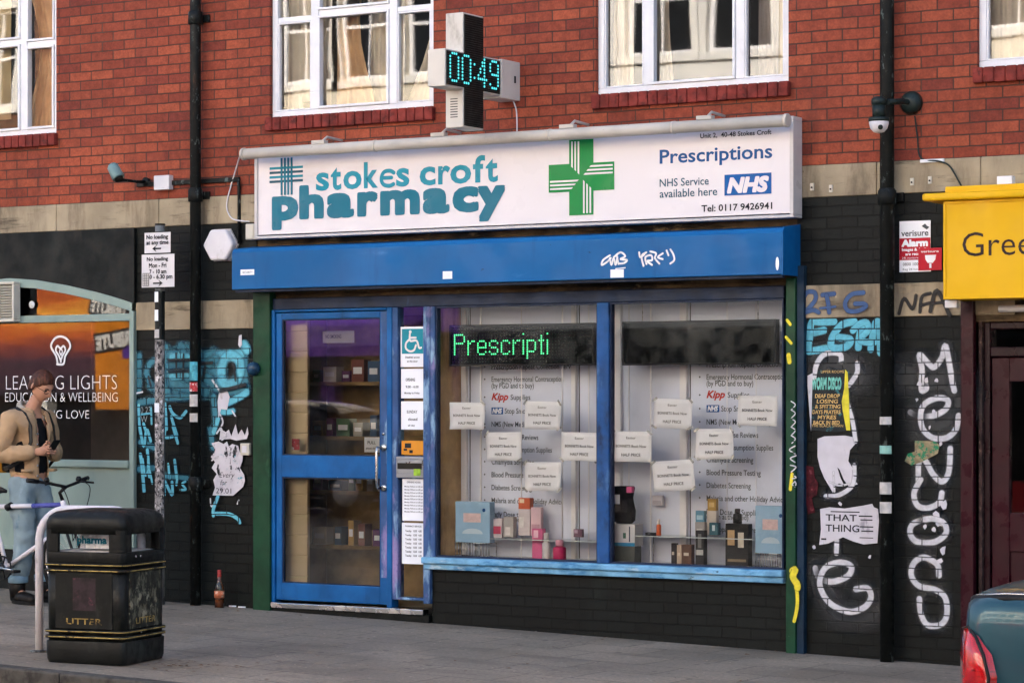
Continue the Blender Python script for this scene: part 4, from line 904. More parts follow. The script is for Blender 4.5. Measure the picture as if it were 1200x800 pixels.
mb = MB(); mb.box(PX(167.3, yp), PX(175, yp), yp-.0045, yp-.0036, PZ(167, 335.5, yp), PZ(167, 320, yp)); st_ = mb.build('sticker', m_stk, o)
mb = MB(); xa_, xb_, za_, zb_2 = PX(167.8, yp), PX(174.6, yp), PZ(167, 335, yp), PZ(167, 320.6, yp)
for i in range(4): mb.box(xa_+(xb_-xa_)*i/3-.0015, xa_+(xb_-xa_)*i/3+.0015, yp-.0056, yp-.0048, za_, zb_2)
for i in range(6): mb.box(xa_, xb_, yp-.0066, yp-.0058, za_+(zb_2-za_)*i/5-.0015, za_+(zb_2-za_)*i/5+.0015)
mb.build('lettering', m_grint, st_)
# ------------------------------------------------------------------ alarm box, junction box, cameras, cables
hx_, hz_ = PX(256.3, -.06), PZ(256.3, 287, -.06)
m_plas = mat('white_plastic', 'cfcdd2', .35, .04, 5, [('a9a6a4', 6, .62, .8, (1, 1, .5))], .02)
ab = thing('alarm_box', 'white hexagonal alarm box on the wall left of the blue shutter box', 'alarm box', (hx_, -.03, hz_))
R6 = .152
hexp = [(hx_+R6*math.cos(rad(60*k))*.98, hz_+R6*math.sin(rad(60*k))*.9) for k in range(6)]
MB().prism(hexp, -.075, -.004).build('cover', m_plas, ab, bevel=.018, seg=3)
MB().prism([(hx_+(x-hx_)*1.04, hz_+(z-hz_)*1.04) for x, z in hexp], -.02, -.0025).build('back_plate', m_alu, ab)
mb = MB(); mb.box(PX(287.5, -.1), PX(298, -.1), -.1, -.003, PZ(287, 281, -.1), PZ(287, 262.5, -.1))
jb = thing('junction_box', 'small grey cable box tucked under the left end of the white fascia sign', 'junction box', (PX(292, -.1), -.05, PZ(290, 272, -.1)))
mb.build('housing', m_cream, jb, bevel=.006); MB().box(PX(288.5, -.1), PX(297, -.1), -.106, -.1005, PZ(287, 280, -.1), PZ(287, 263.5, -.1)).build('lid', m_cream, jb, bevel=.004)
m_cgrey = mat('grey_green_enamel', '6b8585', .4, .1, 8, [('4d6060', 8, .6, .75, (1, 1, 1))], .05)
cA = thing('security_camera', 'grey green bullet camera on a dark bar at the foot of the red brick', 'camera', (PX(188, -.05), 0, PZ(188, 213, -.05)))
c0 = P(135, 202, -.25); a0 = P(140, 211, -.22)
mb = MB(); dv = Vector((-.25, -.75, -.25)).normalized()
qd = (P(131, 193, -.3), P(139, 209, -.3))
u0, u1 = qd; mb.tube([u0, u0.lerp(u1, .15), u0.lerp(u1, .85), u1], [.03, .046, .05, .047], 16); mb.build('body', m_cgrey, cA)
u2 = u1+(u1-u0)*.10; MB().tube([u1, u2], [.036, .034], 14).build('lens', m_pipe, cA)
mb = MB(); j0 = P(170, 213, -.03); mb.tube([P(137, 212, -.28), P(145, 211, -.25), P(160, 213, -.1), j0], .012, 8); mb.lathe([(.035, 0), (.035, .03)], (j0.x, -.002, j0.z), 14, 'Y'); mb.build('arm', m_pipe, cA)
mb = MB(); mb.box(PX(180, -.06), PX(198, -.06), -.06, -.003, PZ(180, 223, -.06), PZ(180, 206, -.06)); bb = mb.build('box', m_plas, cA, bevel=.006)
mb = MB(); zc = PZ(205, 214, -.03); mb.box(PX(160, -.02), PX(280, -.02), -.025, -.002, zc-.018, zc+.018); mb.build('conduit', m_pipe, cA, bevel=.003)
mb = MB(); xx = PX(279, -.02); mb.tube([(xx, -.02, zc), (xx+.01, -.02, zc-.06), (xx+.01, -.02, 2.85)], .013, 8); mb.build('cable', m_pipe, cA)
def cable(name, label, pts, r, m):
    o = MB().tube([tuple(p) for p in catmull([tuple(q_) for q_ in pts], 8)], r, 8).build(name, m); return tag(o, label, 'cable')
cable('cable', 'white cable looping from the lamp trough down to the grey box', [P(283, 176, -.3), P(279, 190, -.1), P(273, 210, -.02), P(267, 232, -.02), P(266, 245, -.02), P(272, 256, -.03), P(284, 259, -.06), P(292, 259.5, -.08)], .0055, m_plas)
# dome camera
m_ddk = mat('dark_enamel', '1a2524', .4, .2, 8, bmp=.05)
pb = P(1068.5, 121, 0)
cB = thing('dome_camera', 'white dome camera hanging from a dark wall arm beside the right drainpipe', 'camera', (pb.x, 0, pb.z))
MB().lathe([(.02, .06), (.05, .055), (.072, .03), (.078, .0)], (pb.x, -.001, pb.z), 24, 'Y').build('wall_plate', m_ddk, cB)
e0 = P(1030, 120, -.36)
mb = MB(); mb.tube([(pb.x, -.04, pb.z), (pb.x-.02, -.1, pb.z+.005), e0+Vector((.05, .02, 0))], .019, 10); mb.build('arm', m_ddk, cB)
mb = MB(); mb.lathe([(.045, -.02), (.05, .0), (.05, .02), (.03, .035)], e0, 18); mb.lathe([(.042, -.10), (.044, -.02)], e0, 18); mb.lathe([(.066, -.125), (.07, -.115), (.066, -.10), (.03, -.095)], e0, 20); mb.build('mount', m_ddk, cB)
mb = MB(); mb.lathe([(.012, -.075), (.035, -.068), (.055, -.045), (.064, -.015), (.064, .0), (.02, .004)], e0+Vector((0, 0, -.125)), 20); dm = mb.build('dome', m_plas, cB)
mb = MB(); lc = e0+Vector((.03, -.045, -.165)); mb.lathe([(.016, 0), (.016, .010), (.006, .013)], lc, 14, 'Z', Vector((.35, -.8, -.45)).to_track_quat('Z', 'Y').to_matrix()); mb.build('lens', m_ddk, dm)
cable('cable', 'thin black cable trailing from the dome camera arm over the stone band', [P(1072, 136, -.02), P(1075, 160, -.015), P(1079, 185, -.02), P(1100, 189, -.03), P(1112, 194, -.03), P(1120, 206, -.035), P(1127, 219, -.04)], .006, m_ddk)
bt = tag(MB().box(X(1080), X(1108), -.03, -.012, PZ(1080, 191.5), PZ(1080, 187.5)).build('trunking', m_post, bevel=.003), 'short cream strip of cable trunking on the stone band', 'trunking')
for k, (a, b) in enumerate(((953, 219), (975, 221), (1070, 213), (1091, 211))):
    o = MB().box(X(a-2), X(a+2), -.022, -.012, PZ(a, b+4.5), PZ(a, b-4)).build('metal_clip', m_cream, bld)
    MB().lathe([(.006, 0), (.006, .006)], (X(a), -.023, PZ(a, b+1)), 8, 'Y').build('bolt', m_ink, o)
# ------------------------------------------------------------------ LED cross
KX = P(609, 90, 0).x
m_case = mat('cream_sign_case', 'c7c2ba', .45, .06, 4, [('938c82', 5, .6, .8, (1, 1, .4))], .05)
xc_ = thing('led_cross_sign', 'pharmacy cross sign jutting from the brick with a cyan LED clock', 'led sign', (KX, -.1, 3.95))
def on_face(px, py):      # point on the plane x = KX
    d = ray(px, py); return CAM+d*((KX-CAM.x)/d.x)
fc = on_face(555.5, 84.5); TK = .15
p_l = on_face(522.5, 80).y; p_r = on_face(587, 95).y; vz = (on_face(555, 17).z, on_face(556, 151).z)
yc = on_face(555.5, 80).y; hb_ = (on_face(567.5, 80).y-on_face(543.5, 80).y)/2
za1, za0 = on_face(522.5, 56.5).z, on_face(522.5, 100.5).z
zt_, zb_3 = vz
out = [(p_l, za0), (yc-hb_, za0), (yc-hb_, zb_3), (yc+hb_, zb_3), (yc+hb_, za0), (p_r, za0), (p_r, za1), (yc+hb_, za1), (yc+hb_, zt_), (yc-hb_, zt_), (yc-hb_, za1), (p_l, za1)]
MX = Matrix(((0, 1, 0, KX), (1, 0, 0, 0), (0, 0, 1, 0), (0, 0, 0, 1)))     # prism x -> world y, prism y -> world x
mb = MB(); mb.prism(out, -TK, -.006, MX); cs = mb.build('case', m_case, xc_, bevel=.006)
def inset(pts, d):
    c = []; n = len(pts); ar = sum(pts[i][0]*pts[(i+1) % n][1]-pts[(i+1) % n][0]*pts[i][1] for i in range(n)); sgn = 1 if ar > 0 else -1
    for i in range(n):
        a, b, e = Vector(pts[i-1]), Vector(pts[i]), Vector(pts[(i+1) % n]); n1 = Vector((-(b-a).y, (b-a).x)).normalized()*sgn; n2 = Vector((-(e-b).y, (e-b).x)).normalized()*sgn
        c.append(tuple(b+(n1+n2)*d))
    return c
m_led = mat('led_face', '141716', .5, .2, 9, bmp=0)
MB().prism(inset(out, .012), -.0055, .0, MX).build('display_face', m_led, xc_)
lv = MB(); ins = inset(out, .016); z = zb_3+.02
while z < zt_-.015:
    a, b = (yc-hb_+.016, yc+hb_-.016) if not (za0+.012 < z < za1-.012) else (p_l+.016, p_r-.016)
    lv.box(KX+.0005, KX+.005, a, b, z, z+.004); z += .0155
lv.build('louvre', mat('led_louvre', '2c302e', .5, .1, bmp=0), xc_)
DIG = {'0': ['01110', '10001', '10001', '10001', '10001', '10001', '10001', '10001', '01110'], '4': ['00010', '00110', '00110', '01010', '01010', '10010', '11111', '00010', '00010'], '9': ['01110', '10001', '10001', '10001', '01111', '00001', '00001', '10001', '01110'], ':': ['0', '0', '1', '0', '0', '0', '1', '0', '0']}
def dots(mb, rows, fx, fz, put):
    for r, row in enumerate(rows):
        for c, ch in enumerate(row):
            if ch == '1': put(fx(c), fz(r))
led_c = mat('cyan_led', '0a3036', .4, 0, em=((.10, .80, .86), .24), bmp=0)
mb = MB(); pit = .0245; tot = (5*4+1)+4*1.3; yy = p_l+.045; pitch = (p_r-p_l-.09)/24.2
def disc_x(y, z, r=.0082): mb.prism([(y+r*math.cos(a), z+r*math.sin(a)) for a in [k*math.pi/4 for k in range(8)]], .006, .009, MX)
col = 0
for ch in '00:49':
    g_ = DIG[ch]
    dots(mb, g_, lambda c: yy+(col+c)*pitch, lambda r: (za0+za1)/2+.008+(4-r)*.0235, disc_x); col += len(g_[0])+1
mb.build('led_digit', led_c, xc_)
# wall side mounting box and vents
mb = MB(); mb.box(KX-TK-.01, KX+.006, p_r+.002, -.002, za0-.012, za1+.006); mk = mb.build('mounting_box', m_case, xc_, bevel=.006)
MB().box(KX+.0065, KX+.010, (p_r)*.30-.01, p_r*.30+.01, (za0+za1)/2-.02, (za0+za1)/2+.03).build('latch', m_ink, mk)
mb = MB()
for i in range(8): mb.box(KX-TK+.04, KX-.05, yc-hb_-.0012, yc-hb_+.001, zb_3+.07+i*.018, zb_3+.076+i*.018)
mb.build('vent_slot', m_ink, cs)
cable('cable', 'short white wire hanging under the LED cross', [Vector((KX-.02, -.06, za0-.01)), Vector((KX-.01, -.03, za0-.08)), Vector((KX-.015, -.012, za0-.2)), Vector((KX-.02, -.01, za0-.26))], .005, m_plas)
# ------------------------------------------------------------------ posters and stickers on the right wall
def poster(name, label, cat, outline, Y, m, parent_bits=None):
    mb = MB(); pts = [(P(a, b, Y).x, P(a, b, Y).z) for a, b in outline]; mb.prism(pts, Y, Y+.0018)
    return tag(mb.build(name, m), label, cat)
m_torn = mat('torn_white_paper', 'c6c3ca', .85, .06, 9, [('9a96a0', 14, .58, .7, (1, .3, .4))], .6, 22)
o = poster('paper_poster', 'white paper poster reading THAT THING pasted on the black brick', 'poster', [(961, 596), (972, 594), (990, 595.5), (1012, 592), (1022, 590), (1024, 594), (1029, 596), (1030, 610), (1028, 636), (1012, 637.5), (1000, 634), (988, 629), (978, 633), (970, 636.5), (960, 638), (962, 620)], -.008, m_torn)
t_ = MB(); yq = -.0085
text_px(t_, 'THAT', 967.5, 1004, 609.5, 602, yq, bold=.015, ref='H'); text_px(t_, 'THING', 967.5, 1007, 622, 614, yq, bold=.015)
for a, b, c, d in ((974, 598.3, 1008, 599.6), (1007, 603.5, 1023, 605), (1009, 608, 1023, 609.3), (1008, 616, 1024, 617.4), (1010, 621, 1024, 622.4), (1008, 629, 1024, 630), (963, 630, 969, 632)): t_.box(X(a), X(c), yq-.001, yq, PZ(a, d), PZ(a, b))
t_.build('lettering', m_ink, o)
poster('torn_poster', 'torn blank white poster hanging like a ragged hand on the black brick', 'poster', [(958, 514), (966, 511), (990, 510), (1000, 512), (1002, 520), (996, 527), (994, 540), (999, 548), (1001, 562), (1005, 567), (995, 570), (989, 562), (984, 550), (981, 547), (985, 560), (989, 568), (983, 566), (977, 570), (976, 577), (972, 570), (966, 560), (961, 548), (958, 535)], -.0078, m_torn)
m_gig = mat('gig_poster_print', '1d2326', .6, .3, 14, [('2f6f78', 13, .56, .66, (1, 1, 1)), ('6f6a4a', 22, .64, .7, (1, 1, 1))], .25, 30)
o = poster('gig_poster', 'dark gig poster with yellow hand lettering and a yellow torn edge', 'poster', [(951, 437), (962, 433), (991, 432), (995, 436), (996, 504), (980, 506), (949, 504), (950, 470)], -.0076, m_gig)
m_yp = mat('yellow_print', 'd2c63a', .7, .15, 20, bmp=.1); m_cream_p = mat('cream_print', 'c9a86a', .7, .2, 30, bmp=0); m_lt = mat('turquoise_print', '6db3a8', .7, .3, 40, bmp=0)
MB().prism(px2([(991, 433), (994, 436), (997, 504), (992.5, 504), (988, 480), (987, 470), (990, 455)]), -.0092, -.0078).build('torn_strip', m_yp, o)
MB().prism(px2([(947, 440), (953, 437), (951, 505), (949, 480), (947, 452)]), -.0091, -.0079).build('torn_strip', m_torn, o)
t_ = MB(); text_px(t_, 'WORM DISCO', 951.5, 986, 456.5, 442, -.0082, bold=.05, shear=.1); t_.build('lettering', m_lt, o)
t_ = MB()
for i, (s, a, b) in enumerate((('DEAF DROP', 955, 984), ('LOSING', 957, 982), ('& SPITTING', 955, 985), ('DAYS PRAYERS', 952, 985), ('MYRES', 958, 980), ('BACK IN BED', 953, 984))): text_px(t_, s, a, b, 466+i*6.2, 461.5+i*6.2, -.0083, bold=.02, shear=.1)
text_px(t_, 'THE BLACK SWAN', 951, 988, 500, 497, -.0083)
text_px(t_, 'UPPER ROOMS', 962, 989, 437, 434, -.0083)
t_.build('lettering', m_cream_p, o)
poster('torn_poster', 'faded red scraps of torn poster left of the white ragged poster', 'poster', [(944, 545), (953, 547), (955, 560), (959, 566), (957, 580), (951, 583), (955, 600), (947, 602), (943, 580), (945, 565)], -.0072, mat('red_torn_paper', '45141c', .8, .5, 30, [('8d5a60', 30, .62, .68, (1, 1, 1))], .4))
poster('torn_poster', 'scrap of cream and green paper stuck across the letter N', 'poster', [(1072, 516), (1095, 517), (1101, 521), (1099, 531), (1080, 541), (1068, 545), (1060, 540), (1064, 531), (1072, 529)], -.0115, mat('green_scrap', '8d8165', .8, .3, 25, [('1f7a55', 20, .5, .56, (1, 1, 1)), ('3a4656', 34, .6, .65, (1, 1, 1)), ('b8a9a9', 40, .66, .7, (1, 1, 1))], .4))
random.seed(3)
mb = MB()
for a, b, s in ((1086, 445, 3), (1098, 446, 2), (1078, 450, 2.5), (1095, 482, 2), (1075, 468, 1.5), (1107, 590, 4), (1098, 603, 4.5), (1104, 612, 4), (1095, 620, 2.5), (1106, 645, 4), (1102, 657, 3), (985, 590, 2), (1020, 652, 2), (1012, 596, 2), (955, 640, 2), (1100, 612, 3), (1085, 617, 2), (1090, 500, 2), (1103, 520, 2.5)):
    x, z = P(a, b).x, P(a, b).z; n = 7; mb.prism([(x+s*.0058*(.5+random.random())*math.cos(k*6.283/n), z+s*.0068*(.5+random.random())*math.sin(k*6.283/n)) for k in range(n)], -.0105, -.0095)
tag(mb.build('paper_scraps', m_torn), 'little torn white scraps of old posters on the right wall', 'paper scraps')['kind'] = 'stuff'
# alarm notice
def slabpx(name, a, b, c, d, Y, m, th=.003): return MB().box(PX(a, Y), PX(b, Y), Y, Y+th, PZ(a, d, Y), PZ(a, c, Y)).build(name, m)
m_redp = mat('red_print', 'b3142a', .5, .06, bmp=.03)
o = tag(slabpx('alarm_notice', 1054, 1090.5, 259.5, 319, -.012, m_whitep, .006), 'white and red alarm notice on the black brick beside the yellow sign', 'notice')
mb = MB(); mb.box(PX(1054.2, -.012), PX(1090.3, -.012), -.0135, -.0122, PZ(1054, 305, -.012), PZ(1054, 279.5, -.012)); mb.build('red_band', m_redp, o)
t_ = MB(); text_px(t_, 'verisure', 1056, 1088, 277, 270, -.0128, bold=.02); 
text_px(t_, '0800 100 1000', 1058, 1087, 311.5, 308, -.0128, bold=.01); text_px(t_, 'Reg 24 hours', 1058, 1080, 317, 314.5, -.0128); t_.build('lettering', m_grint, o)
t_ = MB(); text_px(t_, 'Alarm', 1056.5, 1087.5, 289.5, 281, -.0143, bold=.06); text_px(t_, 'Images & Audio', 1057, 1088, 294.5, 291, -.0143, bold=.03); text_px(t_, 'are recording', 1061, 1088, 299.5, 296, -.0143, bold=.03); text_px(t_, '24h monitored centre', 1057, 1088, 303.5, 301.3, -.0143); t_.build('lettering', m_whitep, o)
MB().prism([(P(a, b, -.0135).x, P(a, b, -.0135).z) for a, b in ((1080, 265), (1084, 262), (1086, 264.5), (1089, 266), (1086, 269), (1083, 267))], -.0135, -.0122).build('emblem', m_grint, o)
o2 = tag(slabpx('alarm_sticker', 1076, 1103.5, 291, 317, -.0185, m_redp, .0025), 'small red alarm sticker overlapping the lower corner of the alarm notice', 'sticker')
t_ = MB(); text_px(t_, 'verisure', 1079, 1100, 296, 293.5, -.019, bold=.02); t_.prism([(P(a, b, -.0195).x, P(a, b, -.0195).z) for a, b in ((1084, 299), (1097, 298.5), (1096, 304), (1093, 308), (1087, 308), (1084.5, 304))], -.0195, -.0188); t_.box(PX(1089, -.019), PX(1091.5, -.019), -.0195, -.0188, PZ(1090, 314, -.019), PZ(1090, 308.5, -.019)); t_.build('emblem', m_whitep, o2)
# left wall torn posters
o = poster('torn_poster', 'torn white poster with pen marks low on the wall beside the green pilaster', 'poster', [(248, 519), (256, 517), (262, 520), (266, 517), (268, 523), (272, 520), (279, 522), (281, 530), (285, 528), (284, 540), (281, 548), (286, 556), (287, 563), (285, 570), (273, 580.5), (249, 580), (252, 571), (250, 562), (254, 555), (248, 548), (252, 541), (247, 535), (252, 528)], -.0195, mat('marked_white_paper', 'c2bfc6', .85, .08, 9, [('3f8ea0', 11, .60, .66, (1, 1, 1.6)), ('1b1d20', 15, .58, .62, (1.3, 1, .6)), ('9a96a0', 14, .56, .7, (1, .3, .4))], .6, 22))
tl_ = MB()
for i, (s, a, b, c, d) in enumerate((('Every', 257, 275, 559, 553), ('for', 258, 266, 568, 562), ('29.01', 253, 271, 577.5, 571.5))): text_px(tl_, s, a, b, c, d, -.0205, shear=.3 if i < 2 else 0)
tl_.build('pen_writing', m_ink, o)
poster('torn_poster', 'narrow strip of torn white paper in the middle of the blue ring graffiti', 'poster', [(257, 458), (266, 457), (269, 465), (266, 480), (259, 479), (256, 490), (255, 470)], -.0195, m_torn)
poster('torn_poster', 'spiky band of torn white and red paper under the blue graffiti', 'poster', [(257, 515), (259, 500), (263, 508), (268, 503), (271, 511), (276, 497), (279, 509), (283, 503), (287, 510), (290, 500), (291, 508), (289, 514), (277, 516), (270, 514)], -.0195, mat('white_red_scrap', 'c6c2c8', .85, .1, 9, [('a83a44', 13, .62, .68, (1, 1, 1))], .5, 22))
poster('torn_poster', 'small scrap of white paper high on the wall beside the green pilaster', 'poster', [(280, 393), (283, 392), (283.5, 404), (281, 407), (279, 404)], -.0195, m_torn)
sw_ = tag(MB().box(X(284.5), X(295), -.035, -.001, PZ(285, 533), PZ(285, 519)).build('switch_box', m_cream, bevel=.005), 'small cream switch box on the black brick beside the green pilaster', 'switch box')
MB().box(X(287), X(292.5), -.039, -.0355, PZ(287, 530), PZ(287, 522)).build('switch', m_plas, sw_, bevel=.002)
sr = thing('round_sensor', 'small dark round lamp fixed to the green pilaster beside the blue graffiti', 'sensor', (PX(299, -.08), -.07, PZ(299, 432, -.08)))
MB().lathe([(.05, 0), (.055, .02), (.045, .05), (.02, .062)], (PX(299, -.062), -.062, PZ(299, 432, -.062)), 18, 'Y').build('lens', mat('smoky_lens', '20405a', .2, .4, 12, bmp=0), sr); MB().box(PX(291, -.062), PX(299, -.062), -.068, -.0615, PZ(291, 438, -.062), PZ(291, 425, -.062)).build('plate', m_ddk, sr)
# ------------------------------------------------------------------ notices inside the display windows
YN = .035
boxes = [(527, 471, 568, 503, 'sale notice at the left edge of the left display window'), (615, 470, 657, 503, 'sale notice covering the Stop Smoking line in the left window'), (570, 506, 611, 540, 'sale notice covering the list bullets in the left window'), (658, 506, 701, 540, 'sale notice beside the middle mullion in the left window'), (615, 541, 657, 575, 'lowest sale notice in the left window, over Diabetes Screening'),
         (766, 467, 811, 502, 'sale notice left of the red word in the right window'), (865, 463, 911, 499, 'sale notice nearest the green pilaster in the right window'), (815, 502, 860, 538, 'sale notice covering the Reviews line in the right window'), (717, 505, 763, 541, 'sale notice beside the middle mullion in the right window'), (766, 539, 813, 575, 'lowest and most tilted sale notice in the right window')]
NW, NH = .300, .208; random.seed(5)
def notice0():
    ca_, cb2, cc_, c4 = (random.uniform(.3, 1) for _ in range(4)); ph_1 = random.uniform(0, 6)
    t_ = thing('sale_notice', '', 'notice', (0, 0, 0), 'white sale notices taped inside the display windows', local=True)
    mb = MB(); nx, nz = 10, 6
    for j in range(nz+1):
        for i in range(nx+1):
            u, v = i/nx-.5, j/nz-.5; mb.vert((u*NW, .004*math.sin(u*5+v*3+ph_1)+.003*math.sin(u*11-v*7+ph_1)-.022*ca_*max(0, u+v-.62)-.03*cb2*max(0, u-v-.66)-.03*cc_*max(0, -u-v-.66)+.010*c4*u*v, v*NH))
    for j in range(nz):
        for i in range(nx): a = j*(nx+1)+i; mb.face((a, a+1, a+nx+2, a+nx+1))
    mb.build('paper', m_whitep, t_, smooth=True, solid=.0006)
    tx = MB(); text_into(tx, 'Easter', -.036, .036, .052, .068, -.0075); text_into(tx, 'BONNETS Book Now', -.115, .115, -.006, .012, -.0075, bold=.01); text_into(tx, 'HALF PRICE', -.072, .072, -.066, -.046, -.0075, bold=.01)
    tx.build('lettering', m_grint, t_)
    for u, v in ((-.5, .5), (.5, .5), (-.5, -.5), (.5, -.5)):
        if random.random() < .75:
            M_ = Matrix.Translation((u*NW*.94, -.009, v*NH*.93)) @ Matrix.Rotation(rad(45 if u*v > 0 else -45)+random.uniform(-.3, .3), 4, 'Y'); MB().box(-.024, .024, -.0004, 0, -.008, .008, M_).build('tape', m_tape, t_)
    return t_
m_tape = spraymat('clear_tape', 'd8d4c4'); m_tape.node_tree.nodes['Principled BSDF'].inputs['Alpha'].default_value = .3; [m_tape.node_tree.links.remove(l_) for l_ in list(m_tape.node_tree.nodes['Principled BSDF'].inputs['Alpha'].links)]
for k, (a, b, c, d, lab) in enumerate(boxes):
    o = notice0()
    A, B = P(a, b, YN), P(c, d, YN); o.location = ((A.x+B.x)/2, YN, (P((a+c)/2, (b+d)/2, YN)).z)
    o.rotation_euler = (0, rad((0, 1, -.5, .8, -.6, 1.5, .6, -.8, .4, -4)[k]), rad((0, 1, -1, 2, 0, -1, 1, -2, 1, 2)[k])); o['label'] = 'white ' + lab
    sx = (B.x-A.x)/NW; o.scale = (sx, 1, (PZ(a, b, YN)-PZ(a, d, YN))/NH*.985)
# ------------------------------------------------------------------ LED boards hanging in the windows
def ledboard(name, label, p0, p1, q0, q1, Y):
    a, b, c, d = PX(p0, Y), PX(p1, Y), PZ(p0, q1, Y), PZ(p0, q0, Y)
    t_ = thing(name, label, 'led sign', ((a+b)/2, Y, (c+d)/2)); MB().frame(a, b, c, d, .012, Y-.008, Y+.05).build('case', m_ink, t_, bevel=.002)
    MB().box(a+.0125, b-.0125, Y-.002, Y+.045, c+.0125, d-.0125).build('display_face', mat('black_acrylic', '07090a', .12, .1, bmp=0), t_)
    for x in (a+.15, b-.15): MB().tube([(x, Y+.02, d), (x, Y+.02, ZH+.05)], .003, 6).build('hanger', m_chrome, t_)
    return t_, a, b, c, d
YL = .12
t_, a, b, c, d = ledboard('scrolling_led_sign', 'black scrolling LED board spelling Prescripti in green dots', 527, 696, 381, 429, YL)
FONT = {'P': ['111110', '100001', '100001', '100001', '111110', '100000', '100000', '100000', '100000', '100000'], 'r': ['0000', '0000', '0000', '1011', '1100', '1000', '1000', '1000', '1000', '1000'], 'e': ['00000', '00000', '00000', '01110', '10001', '10001', '11111', '10000', '10001', '01110'], 's': ['00000', '00000', '00000', '01110', '10001', '10000', '01110', '00001', '10001', '01110'],
        'c': ['00000', '00000', '00000', '01110', '10001', '10000', '10000', '10000', '10001', '01110'], 'i': ['1', '0', '0', '1', '1', '1', '1', '1', '1', '1'], 'p': ['00000', '00000', '00000', '11110', '10001', '10001', '10001', '10001', '11110', '10000', '10000', '10000'], 't': ['000', '010', '010', '111', '010', '010', '010', '010', '010', '011']}
word = 'Prescripti'; ncol = sum(len(FONT[ch][0])+1 for ch in word)-1
x0_, x1_ = PX(532, YL), PX(643, YL); pit = (x1_-x0_)/ncol; zz = PZ(532, 392.5, YL); col = 0; pz = .0158
mb = MB()
def disc_z(x, z, r=.0050): mb.prism([(x+r*math.cos(k*math.pi/4), z+r*math.sin(k*math.pi/4)) for k in range(8)], YL-.006, YL-.0025)
for ch in word:
    g_ = FONT[ch]; dots(mb, g_, lambda cc: x0_+(col+cc+.5)*pit, lambda r: zz-r*pz, disc_z); col += len(g_[0])+1
mb.build('led_dot', mat('green_led', '053018', .4, 0, em=((.08, .9, .30), .45), bmp=0), t_)
mb = MB()
for i in range(46):
    for j in range(11): mb.prism([(a+.03+i*(b-a-.06)/45+.0045*math.cos(k*math.pi/2), d-.03-j*(d-c-.06)/10+.0045*math.sin(k*math.pi/2)) for k in range(4)], YL-.0028, YL-.0021)
mb.build('unlit_dot', mat('unlit_led', '15241c', .3, .2, bmp=0), t_)
ledboard('led_sign', 'unlit black LED board hanging high in the right display window', 729.5, 910, 377, 428, YL)
# ------------------------------------------------------------------ things standing in the displays
def prod(name, label, cat, p0, p1, q0, q1, Y, col, depth=.05, band=None, bandc='d8d4d0', group=None, lid=None):
    a, b, c, d = PX(p0, Y), PX(p1, Y), PZ(p0, q1, Y), PZ(p0, q0, Y)
    t_ = thing(name, label, cat, ((a+b)/2, Y, c), group)
    if lid:
        r = (b-a)/2; mb = MB(); mb.lathe([(r*.9, 0), (r, .004), (r, (d-c)*.62), (r*.55, (d-c)*.7)], ((a+b)/2, Y, c), 16); mb.build('body', mat('pl_'+col, col, .35, .06, 8, bmp=0), t_)
        mb = MB(); mb.lathe([(r*.6, 0), (r*.62, (d-c)*.26), (r*.5, (d-c)*.3)], ((a+b)/2, Y, c+(d-c)*.7), 14); mb.build('lid', mat('pl_'+lid, lid, .35, .06, 8, bmp=0), t_); return t_
    MB().box(a, b, Y, Y+depth, c, d).build('carton', mat('pl_'+col, col, .45, .08, 12, bmp=0), t_, bevel=.002)
    if band:
        for (u0, v0, u1, v1, bc) in band:
            MB().box(a+(b-a)*u0, a+(b-a)*u1, Y-.0015, Y-.0003, c+(d-c)*v0, c+(d-c)*v1).build('label', mat('pl_'+bc, bc, .5, .1, 25, bmp=0), t_)
    return t_
def floor_q(p, Y): return 470+(PZ(p, 470, Y)-zs+.002)*0+( (CAM.z-zs+.002)/( (P(p, 470, Y)-CAM).dot(FW))*FPX )
YP = .14
def shelf(label, p0, p1, q, Y0, Y1):
    z = PZ(p0, q, Y0); t_ = thing('glass_shelf', label, 'shelf', (PX((p0+p1)/2, Y0), Y0, z))
    MB().box(PX(p0, Y0), PX(p1, Y0), Y0, Y1, z-.006, z).build('shelf_plate', glassmat('shelf_glass', (.9, .95, .94), 1.5), t_); MB().box(PX(p0, Y0), PX(p1, Y0), Y0-.003, Y0-.0005, z-.006, z).build('edge', m_edge, t_); 
    for p in (p0+4, p1-4): MB().tube([(PX(p, Y0), Y1-.01, zs), (PX(p, Y0), Y1-.01, z-.006)], .004, 6).build('support', m_chrome, t_)
    return z
shelf('thin glass shelf across the left display window', 536, 700, 629, .11, .33); shelf('thin glass shelf across the right display window', 745, 915, 627, .11, .33)
